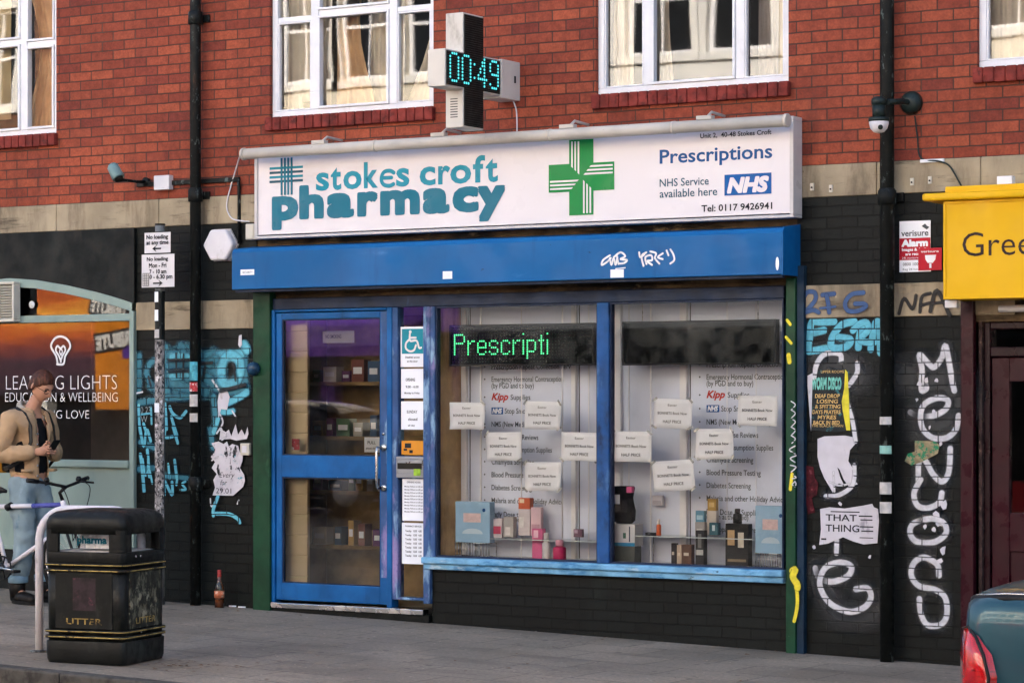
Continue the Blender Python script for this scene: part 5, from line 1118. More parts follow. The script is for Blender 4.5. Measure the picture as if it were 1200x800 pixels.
def dispenser(label, p0, p1, q0, q1):
    Y = .10; t_ = thing('leaflet_dispenser', label, 'leaflet dispenser', (PX((p0+p1)/2, Y), Y, zs), 'pale blue packs on wire racks in the windows')
    a, b, c, d = PX(p0, Y), PX(p1, Y), PZ(p0, q1, Y), PZ(p0, q0, Y)
    MB().box(a, b, Y, Y+.07, c, d).build('carton', mat('pale_blue_carton', '8fb4d0', .45, .06, 5, [('a9c6da', 4, .5, .7, (1, 1, 1))], bmp=0), t_, bevel=.004)
    MB().box(a+(b-a)*.24, a+(b-a)*.74, Y-.0015, Y-.0003, c+(d-c)*.5, c+(d-c)*.72).build('label', mat('pink_label', 'd3b9b9', .6, .1, 30, bmp=0), t_); MB().prism([(a+(b-a)*(.5+.3*math.cos(k/8*math.pi)), c+(d-c)*(.22+.13*math.sin(k/8*math.pi))) for k in range(9)], Y-.0015, Y-.0003).build('emblem', mat('pl_b7cddb', 'b7cddb', .5, .06, bmp=0), t_)
    MB().lathe([(.013, 0), (.013, .002)], (a+(b-a)*.83, Y-.0005, c+(d-c)*.8), 12, 'Y').build('emblem', m_tblue, t_)
    mb = MB(); n = 13
    for i in range(n): x = a+.006+(b-a-.012)*i/(n-1); mb.tube([(x, Y-.002, zs), (x, Y-.002, c+.004)], .0028, 6)
    for y in (Y-.002, Y+.09): mb.tube([(a, y, c), (b, y, c)], .0035, 6); mb.tube([(a, y, zs+.004), (b, y, zs+.004)], .0035, 6)
    for x in (a, b): mb.tube([(x, Y-.002, c), (x, Y+.09, c), (x, Y+.09, zs)], .0035, 6)
    mb.build('wire_rack', m_chrome, t_)
dispenser('pale blue pack on a wire rack beside the wooden post in the left window', 533.5, 574, 587, 635)
dispenser('pale blue pack on a wire rack beside the right pilaster', 885, 921, 592, 648)
FL = lambda p, Y=YP: floor_q(p, Y)
ZSHL, ZSHR = 629, 627.0
prod('toy_pack', 'small pink and white toy pack on the left shelf by the blue pack', 'toy pack', 577, 588, 607, ZSHL+.5, .15, 'c9bfc2', .05, [(.1, .2, .9, .6, 'c84a68')])
prod('toy_pack', 'pale grey toy pack just right of the pink one in the left window', 'toy pack', 590, 601.5, 605, ZSHL, .15, 'aaa6a3', .05, [(.2, .1, .7, .5, 'd6d2cf')])
prod('perfume_box', 'orange box with a pale cap standing in the left window', 'box', 607.5, 621, 583, 596, .20, 'c0562e', .05, [(.1, .55, .5, .9, 'e0c8a8')])
prod('carton', 'plain white carton under the orange box in the left window', 'box', 607.5, 621, 596.2, ZSHL-2, .20, 'cfc6c6', .05, [(.1, .3, .45, .7, 'e0dcd8')])
prod('carton', 'pale pink carton right of the orange box in the left window', 'box', 622, 633.5, 594, ZSHL-2, .21, 'd3b6bd', .04, [(.1, .2, .9, .4, 'b8929c')])
prod('perfume_box', 'bright pink box low in the left window', 'box', 623.5, 635.5, 619, FL(623, .18), .18, 'c75a88', .05, [(.15, .7, .6, .95, 'e4b8ca')])
prod('white_bottle', 'slim white bottle on the left display floor', 'bottle', 636, 644.5, 624, FL(636), YP, 'd4cfd0', lid='c8c2c4')
prod('perfume_bottle', 'crimson perfume bottle with a pink cap on the left display floor', 'bottle', 649, 662.5, 632, FL(649, .10), .10, 'b8245c', lid='c58aa0')
prod('small_pack', 'tiny dark purple pack at the right of the left window', 'box', 672, 682, 619.5, ZSHL, .24, '5b3a4a', .03, [(.1, .5, .5, .9, 'a890a0')])
# right window
t_ = thing('display_bag', 'black drawstring pouch with a pink corner on the blue box', 'bag', (PX(728, .1), .14, PZ(728, 613, .1)))
mb = MB(); c0 = P(727.5, 613, .12); 
mb.lathe([(.06, 0), (.085, .02), (.09, .09), (.075, .15), (.07, .18), (.082, .25), (.078, .262)], (c0.x, .17, c0.z), 20, 'Z', Matrix.Diagonal((1, .6, 1))); mb.build('pouch', mat('black_fabric', '15151a', .85, .3, 20, bmp=.3), t_)
MB().box(PX(734, .09), PX(740, .09), .09, .13, PZ(734, 577, .09), PZ(734, 570, .09)).build('tab', mat('pl_c75a88', 'c75a88', .5), t_, bevel=.003); MB().box(PX(716.5, .09), PX(726, .09), .09, .094, PZ(716, 590, .09), PZ(716, 579, .09)).build('label', m_whitep, t_)
t_ = prod('gift_box', 'white and blue patterned box under the black pouch', 'box', 716.5, 744, 613.3, 639, .10, 'c9c9cc', .12, [(.05, .2, .12, .9, '2e3c50'), (.5, .35, .62, .6, '2a5a4a'), (.75, .2, .8, .9, '2e3c50'), (0, 0, 1, .16, '2f7fa8')])
mb = MB(); a_ = PX(717, .1); mb.box(PX(718, .1), PX(743, .1), .11, .21, zs, PZ(717, 639.2, .1)-.001); tag(mb.build('display_plinth', mat('dark_plinth', '4b4f4c', .4), bevel=.003), 'dark plinth under the blue patterned box', 'plinth')
prod('lip_balm_tube', 'orange tube standing on the right shelf', 'tube', 769.5, 774.5, 608, ZSHR, .16, 'c9582a', lid='d8d0c8')
prod('compact', 'small black compact on the right shelf beside the orange tube', 'compact', 756, 766, 623.5, ZSHR, .15, '1a1a1f', .04, [(.3, .5, .6, .8, '6a6a72')])
prod('carton', 'white topped carton behind the orange tube', 'box', 764, 776, 580, 592, .30, 'c3bfc2', .03, [(.1, .1, .9, .5, 'a9a5aa')])
for k, (a, b, q0, c_, lab) in enumerate(((786.5, 791.5, 636, '3a3638', 'narrow black carton on the right display floor'), (793, 798.5, 638, 'b5a494', 'narrow beige carton on the right display floor'), (799, 810.5, 637.5, '5e4436', 'brown perfume carton on the right display floor'))):
    prod('carton', lab, 'box', a, b, q0, FL(a), YP, c_, .045, [(.2, .45, .7, .6, 'cfc4b4')])
prod('perfume_box', 'gold topped box above the text list in the right window', 'box', 829, 839, 584, 598, .24, 'a8843c', .04, [(.2, .3, .8, .7, 'c8a868')])
prod('carton', 'tall pale carton under the gold topped box', 'box', 828.5, 839.5, 598.2, ZSHR, .24, 'c6bcb0', .04, [(.2, .2, .8, .5, 'a8a098')])
prod('carton', 'teal blue carton left of the gold topped box', 'box', 815, 825, 598, 611, .2, '5b8ea6', .04, [(.15, .2, .85, .6, '9cc0d0')])
prod('carton', 'grey carton under the teal blue carton', 'box', 814.5, 825.5, 611.2, ZSHR, .2, '9a9694', .04, [(.2, .2, .8, .5, 'c8c4c0')])
prod('carton', 'dark teal carton with a white label on the right shelf', 'box', 831, 841.5, 612, ZSHR-.5, .15, '2b5a66', .04, [(.35, .35, .65, .8, 'b8ccd0')])
prod('carton', 'black and silver carton on the right display floor', 'box', 815, 825, 621, FL(815, .12), .12, '2a2a2c', .05, [(.1, .3, .9, .45, 'b8b8b4'), (.3, .5, .7, .9, '6a6a68')])
prod('perfume_box', 'squat black perfume carton with gold squares in the right window', 'box', 850, 877, 613, FL(850, .12), .12, '1d1b1a', .06, [(.1, .5, .4, .85, 'b89a70'), (.55, .45, .8, .8, 'c8c0b0'), (.1, .12, .9, .18, '8a7a60')])
prod('perfume_bottle', 'black perfume bottle standing on the squat black carton', 'bottle', 859.5, 869, 595.5, 612.8, .14, '1b1a1a', lid='2a2828')
# ------------------------------------------------------------------ papers in the side light
def paper(name, label, cat, p0, p1, q0, q1, rows, m=None, Y=-.004, pic=None):
    a, b, c, d = PX(p0, Y), PX(p1, Y), PZ(p0, q1, Y), PZ(p0, q0, Y); o = tag(MB().box(a, b, Y, Y+.002, c, d).build(name, m or m_whitep), label, cat)
    t_ = MB()
    for s, u0, u1, v, h in rows: text_into(t_, s, a+(b-a)*u0, a+(b-a)*u1, c+(d-c)*v, c+(d-c)*(v+h), Y-.0015, bold=.02)
    if rows: t_.build('lettering', m_grint, o)
    return o, a, b, c, d, Y
o, a, b, c, d, Y = paper('disabled_access_sign', 'white notice with a teal wheelchair symbol beside the door', 'notice', 469.5, 497.5, 383, 430, [('Disabled access', .2, .8, .22, .05), ('at this door', .28, .72, .12, .05)])
s_ = MB(); sx0, sx1, sz0, sz1 = a+.012, b-.012, c+(d-c)*.33, d-.015; s_.box(sx0, sx1, Y-.0012, Y-.0002, sz0, sz1); s_.build('symbol_panel', mat('teal_print', '1c8a9c', .5, .06, 9, bmp=0), o)
wm = MB(); sw, shh = sx1-sx0, sz1-sz0
def wp(*p): return [(sx0+u*sw, sz0+v*shh) for u, v in p]
for p in (wp((.38, .80), (.40, .52), (.70, .52), (.82, .24), (.92, .24)), wp((.40, .64), (.66, .64)), wp((.36, .58), (.2, .42), (.2, .22), (.38, .1), (.58, .14), (.68, .34))): wm.stroke(p, .014, Y-.002, .1)
wm.prism([(sx0+sw*.40+.012*math.cos(k*math.pi/5), sz0+shh*.88+.012*math.sin(k*math.pi/5)) for k in range(10)], Y-.003, Y-.0016); wm.build('wheelchair_symbol', m_vin, o)
paper('opening_notice', 'white notice just below the wheelchair notice beside the door', 'notice', 470, 497.5, 432, 466.5, [('OPENING', .2, .6, .58, .1), ('9.00 - 6.00', .2, .75, .35, .08), ('Monday to Friday', .15, .8, .15, .06)])
paper('closed_notice', 'white notice above the orange card beside the door', 'notice', 470, 497.5, 470, 503, [('SUNDAY', .25, .7, .58, .1), ('closed', .3, .7, .32, .1), ('all day', .3, .6, .12, .06)])
o, a, b, c, d, Y = paper('orange_card', 'orange card with black shapes at the bottom of the upper side light', 'card', 470.5, 497.5, 516, 532.5, [], mat('orange_card', 'd08a2c', .6, .1, 8))
mb = MB(); mb.box(a+.03, a+.085, Y-.0012, Y-.0002, c+.05, c+.085); mb.box(a+.07, a+.1, Y-.0012, Y-.0002, c+.012, c+.035); mb.box(a+.02, a+.05, Y-.0012, Y-.0002, c+.03, c+.045); mb.build('print', m_ink, o)
rws = [('OPENING HOURS', .2, .8, .9, .04)]+[('Monday 9.00 am to 6.00 pm', .1, .9, .8-.075*i, .035) for i in range(9)]
paper('hours_notice', 'upper of two long white lists in the lower side light', 'notice', 471.5, 498.3, 560.5, 609.5, rws)
paper('hours_notice', 'lower of two long white lists in the lower side light', 'notice', 471, 498.3, 612, 660, [('PHARMACY SERVICES', .15, .85, .9, .04)]+[('Tuesday   10.00   4.00', .15, .85, .78-.1*i, .05) for i in range(7)])
paper('door_notice', 'small white notice behind the door glass by the chrome handle', 'notice', 427, 446, 512, 529.5, [('PULL', .2, .7, .55, .2), ('please close', .1, .8, .2, .14)], Y=.012)
paper('door_sticker', 'little dark red sticker low on the left of the upper door glass', 'sticker', 342, 351, 514, 527, [], m_redst, Y=.010)
paper('door_notice', 'pale notice hanging high behind the door glass', 'notice', 378, 415, 388, 402, [('NO SMOKING', .1, .6, .4, .3)], mat('tinted_paper', 'a9b09c', .7, .1), Y=.3)
# ------------------------------------------------------------------ litter bin
m_bin = mat('black_bin_plastic', '0f1110', .5, .25, 6, [('30322f', 5, .55, .75, (1, 1, .5)), ('45423c', 24, .7, .76, (1, 1, 1))], .25, 50)
m_gold = mat('gold_line', '9a834a', .45, .3, 20, [('2c2820', 16, .52, .62, (1, 1, 1))], bmp=.05, metal=.3)
m_grime = mat('grime_panel', '23241f', .6, .4, 10, [('8a8672', 9, .52, .62, (1, 1, 1)), ('5c5a4c', 18, .5, .6, (1, 1, .6))], .3, 40)
BC = Vector((-.90, -3.40, gz(-.90))); BA = rad(11); BW = .565
bn = thing('litter_bin', 'black square litter bin with gold lines and rounded corners on the pavement', 'litter bin', BC, local=True, rotz=BA)
def rsq(hw_, r, n=6):
    out_ = []
    for cx1, cy1, a0_ in ((hw_-r, hw_-r, 0), (-hw_+r, hw_-r, 90), (-hw_+r, -hw_+r, 180), (hw_-r, -hw_+r, 270)):
        for k in range(n+1): a1_ = rad(a0_+90*k/n); out_.append((cx1+r*math.cos(a1_), cy1+r*math.sin(a1_)))
    return out_
def rtower(levels, n=6, smooth=True):
    mb = MB(); mb.smooth = smooth; rings = []
    for z, hw_, r in levels: rings.append([mb.vert((x, y, z)) for x, y in rsq(hw_, r, n)])
    for A, B in zip(rings, rings[1:]):
        m_ = len(A)
        for k in range(m_): mb.face((A[k], A[(k+1) % m_], B[(k+1) % m_], B[k]))
    mb.face(rings[0][::-1]); mb.face(rings[-1]); return mb
h = BW/2
rtower([(0, h-.012, .05), (.03, h-.004, .05), (.14, h-.002, .05)]).build('base', m_bin, bn, bevel=.003)
rtower([(.1401, h-.012, .05), (.60, h-.008, .05)]).build('body', m_bin, bn)
for z in (.165, .20, .575, .61):
    rtower([(z-.009, h+.001, .052), (z-.007, h+.005, .052), (z+.007, h+.005, .052), (z+.009, h+.001, .052)]).build('moulding', m_bin, bn)
    rtower([(z-.0035, h+.0065, .053), (z+.0035, h+.0065, .053)]).build('gold_line', m_gold, bn)
# hood with four openings
hd = MB(); hd.smooth = False
rtower([(.62, h-.003, .055), (.688, h, .055), (.689, h-.02, .045)]).build('hood_lower', m_bin, bn, bevel=.002)
for sx_ in (-1, 1):
    for sy_ in (-1, 1):
        m_ = MB(); lg = .105; th_ = .028; rr = .055; cx1, cy1 = (h-rr)*sx_, (h-rr)*sy_
        arc = [(cx1+rr*sx_*math.cos(rad(9*k)), cy1+rr*sy_*math.sin(rad(9*k))) for k in range(11)]
        pl2 = [(h*sx_, (h-lg)*sy_)]+arc+[((h-lg)*sx_, h*sy_), ((h-lg)*sx_, (h-th_)*sy_), ((h-th_-.02)*sx_, (h-th_)*sy_), ((h-th_)*sx_, (h-th_-.02)*sy_), ((h-th_)*sx_, (h-lg)*sy_)]
        m_.prism([(a, b) for a, b in pl2], -.830, -.6885, Matrix(((1, 0, 0, 0), (0, 0, 1, 0), (0, -1, 0, 0), (0, 0, 0, 1)))); m_.build('corner_post', m_bin, bn, bevel=.004)
rtower([(.80, h, .055), (.87, h, .055), (.91, h-.012, .06), (.935, h-.04, .07), (.945, h-.09, .07), (.947, .06, .04)]).build('hood', m_bin, bn)
rtower([(.62, h-.05, .03), (.6895, h-.05, .03)]).build('liner_rim', m_alu, bn)
def bin_panel(side):
    M4 = Matrix.Rotation({'f': 0, 'r': rad(90)}[side], 4, 'Z'); yf = -h+.006
    mb = MB(); mb.box(-.2, .2, yf-.002, yf+.008, .215, .565, M4); pn = mb.build('panel', m_bin if side == 'f' else m_grime, bn, bevel=.004)
    t_ = MB(); text_into(t_, 'LITTER', -.12, .13, .245, .282, yf-.0035, bold=.012, M=M4); t_.build('lettering', m_gold, pn)
    if side == 'f':
        t_ = MB(); t_.box(-.075, .085, yf-.0032, yf-.0022, .33, .53, M4); t_.build('sticker', mat('faded_dark_sticker', '2a2024', .5, .4, 20, [('57303a', 16, .56, .66, (1, 1, 1))], .1), pn)
bin_panel('f'); bin_panel('r')
for z, xx in ((.66, .12), (.66, .18), (.19, .19)): MB().lathe([(.008, 0), (.008, .004), (.004, .006)], (h-.001, -h*0+xx-.25, z), 10, 'X').build('bolt', m_chrome, bn)
pb_ = thing('paper_bag', 'crumpled white chemist bag with teal letters stuffed in the bin opening', 'bag', BC+Vector((0, 0, .69)), local=True, rotz=BA)
mb = MB(); nx = 9
for j in range(6):
    for i in range(nx+1): mb.vert((-.13+.23*i/nx, -.10+.014*math.sin(i*1.7+j)+.02*math.sin(i*.8)*(j/5), .012+.115*j/5+.006*math.sin(i*2.1)*(j == 5)))
for j in range(5):
    for i in range(nx): a = j*(nx+1)+i; mb.face((a, a+1, a+nx+2, a+nx+1))
mb.build('bag', m_whitep, pb_, solid=.002); mb = MB(); text_into(mb, 'pharma', -.125, .085, .045, .078, -.140, bold=.04, ref='x'); mb.build('lettering', m_teal, pb_)
# ------------------------------------------------------------------ white hoop stand behind the bin
m_wht = mat('white_painted_tube', 'c9c6cc', .4, .06, 5, [('8b8789', 7, .6, .75, (1, 1, .4)), ('5a4238', 18, .72, .78, (1, 1, 1))], .08)
hA = G(46, 763); hd_ = Vector((math.cos(rad(14)), math.sin(rad(14)), 0)); hw2 = .72
hp = thing('hoop_stand', 'white tubular hoop stand curving up behind the litter bin', 'cycle stand', hA)
pts = [hA+Vector((0, 0, -.05)), hA+Vector((0, 0, .70))]
R_ = .20; 
ztop = .915
for k in range(0, 9): a_ = rad(90*k/8); pts.append(hA+hd_*(R_-R_*math.cos(a_))+Vector((0, 0, ztop-R_+R_*math.sin(a_))))
for k in range(0, 9): a_ = rad(90*k/8); pts.append(hA+hd_*(hw2-R_+R_*math.sin(a_))+Vector((0, 0, ztop-R_+R_*math.cos(a_))))
pts.append(hA+hd_*hw2+Vector((0, 0, -.08)))
MB().tube(pts[0:1]+pts[2:], .026, 14).build('tube', m_wht, hp)
for q_ in (hA, hA+hd_*hw2): MB().lathe([(.06, 0), (.06, .008), (.03, .012)], (q_.x, q_.y, gz(q_.x)), 18).build('base_plate', m_gal, hp)
# ------------------------------------------------------------------ bicycle
YB_ = -1.02; bbx = PX(8, YB_); g0_ = gz(bbx)
bk = thing('bicycle', 'white and violet framed bicycle standing in front of the man by the teal shop', 'bicycle', (bbx, YB_, g0_))
def B(x, z, y=0): return Vector((bbx+x, YB_+y, g0_+z))
m_bkw = mat('white_bike_paint', 'cfccd2', .35, .05, 5, bmp=0); m_bkb = mat('violet_bike_paint', '4a4f9a', .35, .1, 5, bmp=0); m_tyre = mat('tyre_rubber', '161616', .85, .2, 9); m_blkp = mat('black_plastic', '141416', .5, .2, 8)
hu, hl = B(.56, .80), B(.615, .62); st_ = B(-.16, .74)
mb = MB(); mb.tube([B(0, .28), st_], .017, 10); mb.tube([st_+Vector((.03, 0, 0)), B(.26, .755)], .018, 10); mb.tube([B(0, .28), hl+Vector((-.01, 0, 0))], .019, 10); mb.tube([hl, hu], .021, 12)
for s in (-.06, .06): mb.tube([B(-.02, .28, s*.4), B(-.42, .35, s)], .010, 8); mb.tube([st_, B(-.42, .35, s)], .008, 8)
mb.tube([B(0, .28, -.045), B(0, .28, .045)], .024, 12)
fr_ = mb.build('frame', m_bkw, bk)
mb = MB(); mb.tube([B(.262, .7555), hu+Vector((-.01, 0, -.03))], .0185, 10); mb.build('top_tube_front', m_bkb, fr_)
mb = MB(); mb.tube([B(.0, .735, -.0), B(.05, .755, 0)], .028, 10); mb.build('tube_clamp', m_blkp, fr_)
def wheel(cx1, cz1):
    wt_ = MB(); n = 40; rings = []
    wt_.smooth = True
    for k in range(n):
        a = k*2*math.pi/n; ring = []
        for j in range(8):
            b = j*math.pi/4; rr = .335+.018*math.cos(b); ring.append(wt_.vert(B(cx1+rr*math.cos(a), cz1+rr*math.sin(a), .016*math.sin(b))))
        rings.append(ring)
    for k in range(n):
        A, Bq = rings[k], rings[(k+1) % n]
        for j in range(8): wt_.face((A[j], A[(j+1) % 8], Bq[(j+1) % 8], Bq[j]))
    o = wt_.build('wheel', m_tyre, bk)
    rm_ = MB(); 
    ptsr = [B(cx1+.312*math.cos(k*2*math.pi/40), cz1+.312*math.sin(k*2*math.pi/40)) for k in range(41)]; rm_.tube(ptsr, .009, 8, caps=False); rm_.build('rim', m_chrome, o)
    sp_ = MB()
    for k in range(20): a = k*2*math.pi/20; sp_.tube([B(cx1+.02*math.cos(a+.4), cz1+.02*math.sin(a+.4), .02*(-1)**k), B(cx1+.308*math.cos(a), cz1+.308*math.sin(a))], .0013, 4, caps=False)
    sp_.tube([B(cx1, cz1, -.05), B(cx1, cz1, .05)], .016, 10); sp_.build('spoke', m_chrome, o)
wheel(.71, .353); wheel(-.42, .353)
mb = MB()
for s in (-.045, .045): mb.tube([hl+Vector((.01, s, -.02)), B(.69, .44, s), B(.71, .353, s)], .011, 8)
mb.tube([hl+Vector((.01, -.05, -.02)), hl+Vector((.01, .05, -.02))], .013, 8); mb.build('fork', m_blkp, bk)
mb = MB(); mb.tube([st_, B(-.185, .83)], .013, 10); mb.build('seat_post', m_chrome, bk)
mb = MB(); mb.tube([B(-.33, .865), B(-.28, .88), B(-.16, .872), B(-.04, .868), B(.0, .86)], [.03, .062, .05, .02, .012], 12, flat=.5); mb.build('saddle', m_blkp, bk)
mb = MB(); hs = hu+Vector((-.03, 0, .06)); mb.tube([hu, hs, hs+Vector((.06, 0, .045))], .014, 10); cb_ = hs+Vector((.06, 0, .045))
mb.tube([cb_+Vector((-.06, -.28, .05)), cb_+Vector((-.02, -.16, .03)), cb_, cb_+Vector((-.02, .16, .03)), cb_+Vector((-.06, .28, .05))], .012, 10); hbx = mb.build('handlebar', m_blkp, bk)
for s in (-1, 1):
    mb = MB(); e_ = cb_+Vector((-.05, s*.25, .045)); mb.tube([e_, e_+Vector((-.03, s*.09, .012))], .018, 10); mb.build('grip', m_blkp, hbx)
    mb = MB(); e2 = cb_+Vector((-.03, s*.18, .035)); mb.tube([e2, e2+Vector((.05, 0, .0)), e2+Vector((.07, s*.09, -.01))], .008, 8); mb.lathe([(.02, -.015), (.022, 0), (.014, .02)], e2+Vector((0, 0, .02)), 10); mb.build('brake_lever', m_blkp, hbx)
    mb = MB(); mb.tube([tuple(p) for p in catmull([tuple(e2+Vector((.05, 0, 0))), tuple(e2+Vector((.14, -s*.03, -.05))), tuple(e2+Vector((.15, -s*.1, -.22))), tuple(B(.66, .5, 0))], 6)], .0035, 6); mb.build('brake_cable', m_blkp, hbx)
mb = MB()
mb.tube([B(0.065*math.cos(k*2*math.pi/24)*1.35, .28+.065*1.35*math.sin(k*2*math.pi/24), -.05) for k in range(25)], .007, 8, caps=False); mb.lathe([(.03, 0), (.03, .012)], B(0, .28, -.05), 12, 'Y')
for k in range(5): a = k*2*math.pi/5; mb.tube([B(0, .28, -.052), B(.085*math.cos(a), .28+.085*math.sin(a), -.052)], .006, 6)
ck = mb.build('chainset', m_blkp, bk)
mb = MB(); mb.tube([B(0, .28, -.07), B(.165, .262, -.075)], [.012, .009], 8); mb.tube([B(0, .28, .07), B(-.165, .30, .075)], [.012, .009], 8); mb.build('crank', m_chrome, ck)
for x_, z_, y_ in ((.17, .262, -.12), (-.17, .30, .12)): MB().box(bbx+x_-.045, bbx+x_+.045, YB_+y_-.04, YB_+y_+.04, g0_+z_-.011, g0_+z_+.011).build('pedal', m_blkp, ck, bevel=.005)
# ------------------------------------------------------------------ bottle and litter on the ground
bp_ = P(257, 650, -.12); bp_.z = gz(bp_.x); bq = thing('glass_bottle', 'clear glass bottle with an orange label standing at the foot of the drainpipe', 'bottle', bp_)
m_bot = glassmat('bottle_glass', (.8, .82, .74), 1.6)
MB().lathe([(.034, 0), (.037, .006), (.037, .15), (.033, .17), (.016, .20), (.0135, .26)], bp_, 20).build('body', m_bot, bq, smooth=True)
MB().lathe([(.033, .004), (.033, .065)], bp_, 18).build('drink', mat('orange_drink', '8a4a2a', .3, .1, bmp=0), bq)
MB().lathe([(.0378, .075), (.0378, .13)], bp_, 20).build('label', mat('bottle_label', 'b86a4a', .6, .2, 30, [('d8c8b0', 30, .55, .62, (1, 1, 1))], bmp=0), bq)
MB().lathe([(.0145, .235), (.0155, .24), (.0155, .285), (.013, .29)], bp_, 16).build('cap', mat('red_cap', 'a03a38', .4, .1, bmp=0), bq)
MB().lathe([(.0145, .20), (.0142, .234)], bp_, 16).build('neck_foil', mat('pink_foil', 'b07870', .35, .2, 20, bmp=0), bq)
random.seed(11)
mb = MB()
def scrap(x, y, s, mb):
    a = random.random()*6; ca, sa = math.cos(a), math.sin(a); e = .4+.5*random.random(); z = gz(x)+.003+random.random()*.003; c = s*.3*random.random()
    p = [(-s, -s*e, 0), (s, -s*e*.7, c), (s*.8, s*e, 0), (-s*.7, s*e*.8, c*.7)]; mb.quad(*[(x+u*ca-v*sa, y+u*sa+v*ca, z+w_) for u, v, w_ in p])
for k in range(46):
    x = -4.6+7.4*random.random(); scrap(x, -.02-random.random()**2*.35, .006+.012*random.random(), mb)
for k in range(70): scrap(-.75+.75*random.random()**1.3, -3.65+.55*random.random(), .005+.014*random.random(), mb)
for k in range(110): scrap(-4+7*random.random(), -3.9+3.7*random.random(), .005+.013*random.random()**2, mb)
o = tag(mb.build('leaf_litter', mat('dead_leaf', '6a5038', .9, .5, 12, [('b8b2a8', 7, .62, .66, (1, 1, 1))], bmp=.1)), 'small dead leaves and paper scraps scattered over the pavement', 'litter'); o['kind'] = 'stuff'
for k, (a, b) in enumerate(((283, 712), (420, 717), (461, 722.5), (545, 730), (272, 711))):
    q_ = G(a, b); mb = MB(); mb.tube([q_+Vector((-.03, 0, .007)), q_+Vector((.03, .01, .007))], .0065, 7)
    tag(mb.build('cigarette_end', m_whitep), 'white cigarette end lying on the pavement along the foot of the shopfront', 'cigarette end', 'cigarette ends along the shopfront')
# ------------------------------------------------------------------ the man with the phone
m_skin = mat('skin', 'b98a72', .55, .06, 14, bmp=.05); m_hair = mat('auburn_hair', '3e2218', .5, .35, 40, [('5d3524', 30, .52, .62, (1, 1, .2))], .5, 120)
m_jack = mat('tan_canvas', 'ad9070', .85, .10, 7, [('8a6b4c', 5, .55, .75, (1, 1, 1)), ('bd9c77', 12, .62, .75, (1, 1, .4))], .35, 60)
m_jean = mat('pale_denim', '7d9098', .85, .15, 5, [('9db1bb', 4, .55, .72, (1, 1, .35)), ('5a7484', 9, .58, .72, (1, 1, .6))], .35, 90)
m_tee = mat('black_cotton', '111317', .9, .2, 9); m_boot = mat('black_boot_leather', '14110f', .5, .25, 9); m_fleece = mat('grey_lining', '9a958c', .95, .15, 40, bmp=.4)
mp = G(37, 706); FC = (RT*.80-FW*.60).normalized(); LF = Vector((0, 0, 1)).cross(FC)
man = thing('person', 'person in a tan jacket and pale jeans looking down at a phone', 'person', mp)
def H(f, l, u): return mp+FC*f+LF*l+Vector((0, 0, u))
def skin(nodes, edges, name, m, parent, sub=2, root=None, cut=None, solid=0, extra=None):
    names = list(nodes); idx = {n: i for i, n in enumerate(names)}
    me = bpy.data.meshes.new(name); me.from_pydata([tuple(nodes[n][0]) for n in names], [(idx[a], idx[b]) for a, b in edges], []); me.update()
    o = bpy.data.objects.new('tmp', me); COL.objects.link(o)
    md = o.modifiers.new('s', 'SKIN'); md.use_smooth_shade = True
    sv_ = me.skin_vertices[0].data
    for n in names:
        r = nodes[n][1]; sv_[idx[n]].radius = r if isinstance(r, tuple) else (r, r); sv_[idx[n]].use_root = (n == (root or names[0]))
    ms = o.modifiers.new('u', 'SUBSURF'); ms.levels = sub; ms.render_levels = sub
    dg = bpy.context.evaluated_depsgraph_get(); out_ = bpy.data.meshes.new_from_object(o.evaluated_get(dg)); bpy.data.objects.remove(o)
    if cut or extra:
        bm = bmesh.new(); bm.from_mesh(out_)
        if cut: bmesh.ops.delete(bm, geom=[f for f in bm.faces if cut(f.calc_center_median())], context='FACES')
        if extra:
            for vs2, fs2 in extra:
                k = [bm.verts.new(v) for v in vs2]
                for f in fs2:
                    try: bm.faces.new([k[i] for i in f]).smooth = True
                    except ValueError: pass
        bm.to_mesh(out_); bm.free()
    out_.name = name
    for p in out_.polygons: p.use_smooth = True
    out_.materials.clear(); out_.materials.append(m)
    r = bpy.data.objects.new(name, out_); COL.objects.link(r); r.parent = parent; r.location = -parent.location
    if solid: sm_ = r.modifiers.new('solid', 'SOLIDIFY'); sm_.thickness = solid; sm_.offset = 1
    return r
J = {'pel': H(-.02, 0, .93), 'waist': H(-.02, 0, 1.06), 'chest': H(-.03, 0, 1.28), 'upch': H(-.03, 0, 1.40), 'neck0': H(.0, 0, 1.48), 'neck1': H(.045, 0, 1.545), 'head0': H(.085, 0, 1.60),
     'shR': H(-.03, -.19, 1.405), 'elR': H(-.09, -.27, 1.13), 'wrR': H(.17, -.09, 1.165), 'shL': H(-.03, .19, 1.405), 'elL': H(-.04, .27, 1.13), 'wrL': H(.19, .04, 1.17),
     'hpR': H(-.02, -.09, .90), 'knR': H(.035, -.10, .50), 'anR': H(-.03, -.11, .09), 'toR': H(.13, -.13, .035), 'hpL': H(-.02, .09, .90), 'knL': H(.05, .11, .50), 'anL': H(.0, .13, .09), 'toL': H(.17, .16, .035)}
